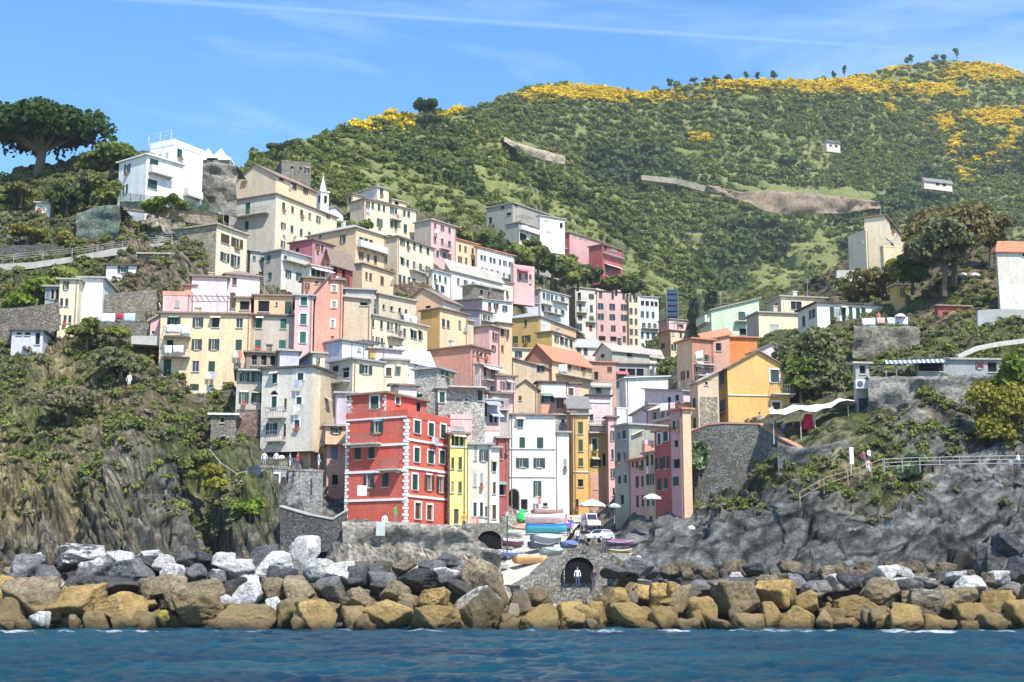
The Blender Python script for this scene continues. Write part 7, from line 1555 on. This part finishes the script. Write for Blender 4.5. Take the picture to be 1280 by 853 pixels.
for i, (x, h, w) in enumerate(((345,12,22),(362,10,18),(600,8,14),(618,9,16),(588,6,12))): tree('dark scrub tree on the near hill crest, ' + ['above the stone ruin', 'right above the stone ruin', 'left of the saddle', 'at the saddle', 'small, beside the saddle'][i], x, SP.top(x) + 4, SP.depth(x, SP.top(x)) - 2, h + 4, w, LM['wood'], 'crest_tree', 'tree', 'trees on the near hill crest', 500, .5, i * 17, .1, 6)
# ---------------------------------------------------------------- sky, sun, camera
SUN_EL, SUN_AZ = RAD(54), RAD(29)          # sun high, behind and to the right of the camera
S_ = Vector((math.cos(SUN_EL) * math.sin(SUN_AZ), -math.cos(SUN_EL) * math.cos(SUN_AZ), math.sin(SUN_EL)))
sl = bpy.data.lights.new('sun', 'SUN'); sl.energy = 4.2; sl.angle = RAD(.53); sl.color = (1, .94, .84); so = bpy.data.objects.new('sun', sl); link(so); so.rotation_euler = S_.to_track_quat('Z', 'Y').to_euler()
wd = bpy.data.worlds.new('World'); SC.world = wd; wd.use_nodes = True; nt = wd.node_tree; bg = nt.nodes['Background']
sk = N(nt, 'ShaderNodeTexSky'); sk.sky_type = 'NISHITA'; sk.sun_disc = False; sk.sun_elevation = SUN_EL; sk.sun_rotation = math.pi - SUN_AZ; sk.altitude = 0; sk.air_density = 1.0; sk.dust_density = .2; sk.ozone_density = 1.5
# thin cirrus
tc = N(nt, 'ShaderNodeTexCoord'); mp = N(nt, 'ShaderNodeMapping'); mp.inputs['Scale'].default_value = (1.6, 1.6, 7.0); mp.inputs['Rotation'].default_value = (0, RAD(14), 0); L(nt, tc.outputs['Generated'], mp.inputs[0]); hsv = N(nt, 'ShaderNodeHueSaturation'); hsv.inputs['Saturation'].default_value = 1.35; L(nt, sk.outputs[0], hsv.inputs['Color'])
n_ = N(nt, 'ShaderNodeTexNoise'); n_.inputs['Scale'].default_value = 1.7; n_.inputs['Detail'].default_value = 7; n_.inputs['Roughness'].default_value = .62; n_.inputs['Distortion'].default_value = .6; L(nt, mp.outputs[0], n_.inputs['Vector'])
cl = ramp(nt, n_.outputs['Fac'], [(.50, 0.0), (.85, .35)])
d1 = (pt(470, 18, 100) - Vector((0, 0, CAMZ))).normalized(); d2 = (pt(1000, 52, 100) - Vector((0, 0, CAMZ))).normalized(); nn_ = d1.cross(d2).normalized()
dp = N(nt, 'ShaderNodeVectorMath', operation='DOT_PRODUCT'); L(nt, tc.outputs['Generated'], dp.inputs[0]); dp.inputs[1].default_value = nn_
ab = N(nt, 'ShaderNodeMath', operation='ABSOLUTE'); L(nt, dp.outputs['Value'], ab.inputs[0]); tr_ = ramp(nt, mr(nt, ab.outputs[0], 0, .003), [(0, .13), (1, 0)])
mk = N(nt, 'ShaderNodeMath', operation='MULTIPLY'); L(nt, tr_, mk.inputs[0]); L(nt, ramp(nt, n_.outputs['Fac'], [(.3, .3), (.6, 1)]), mk.inputs[1]); mx_ = N(nt, 'ShaderNodeMath', operation='MAXIMUM'); L(nt, mk.outputs[0], mx_.inputs[0]); L(nt, cl, mx_.inputs[1])
cc = mixc(nt, mx_.outputs[0], hsv.outputs[0], (7.5, 8.2, 9.0)); L(nt, cc, bg.inputs[0]); bg.inputs[1].default_value = .15
cam = bpy.data.cameras.new('camera'); cam.sensor_width = 36; cam.lens = 36 * F / 1280; cam.clip_end = 5000; cam.clip_start = .5
hz = MB(); hz.box((-1000, -60, -10), (2300, 0, 0), (0, 1500, 0), (0, 0, 480)); hm = bpy.data.materials.new('haze_air'); hm.use_nodes = True; hn = hm.node_tree; hn.nodes.remove(hn.nodes['Principled BSDF']); pv = hn.nodes.new('ShaderNodeVolumePrincipled'); pv.inputs['Density'].default_value = .00014; pv.inputs['Color'].default_value = (.80, .87, .95, 1); pv.inputs['Anisotropy'].default_value = .2; hn.links.new(pv.outputs[0], hn.nodes['Material Output'].inputs['Volume'])
ho = hz.build('haze', hm); tag(ho, 'thin blue summer haze in the air', None, None, 'stuff')
co = bpy.data.objects.new('camera', cam); link(co); co.location = (0, 0, CAMZ); co.rotation_euler = (math.pi / 2 + TH, 0, 0); SC.camera = co
vs = SC.view_settings; vs.view_transform = 'Standard'; vs.look = 'None'; vs.exposure = 0.76; vs.gamma = 1
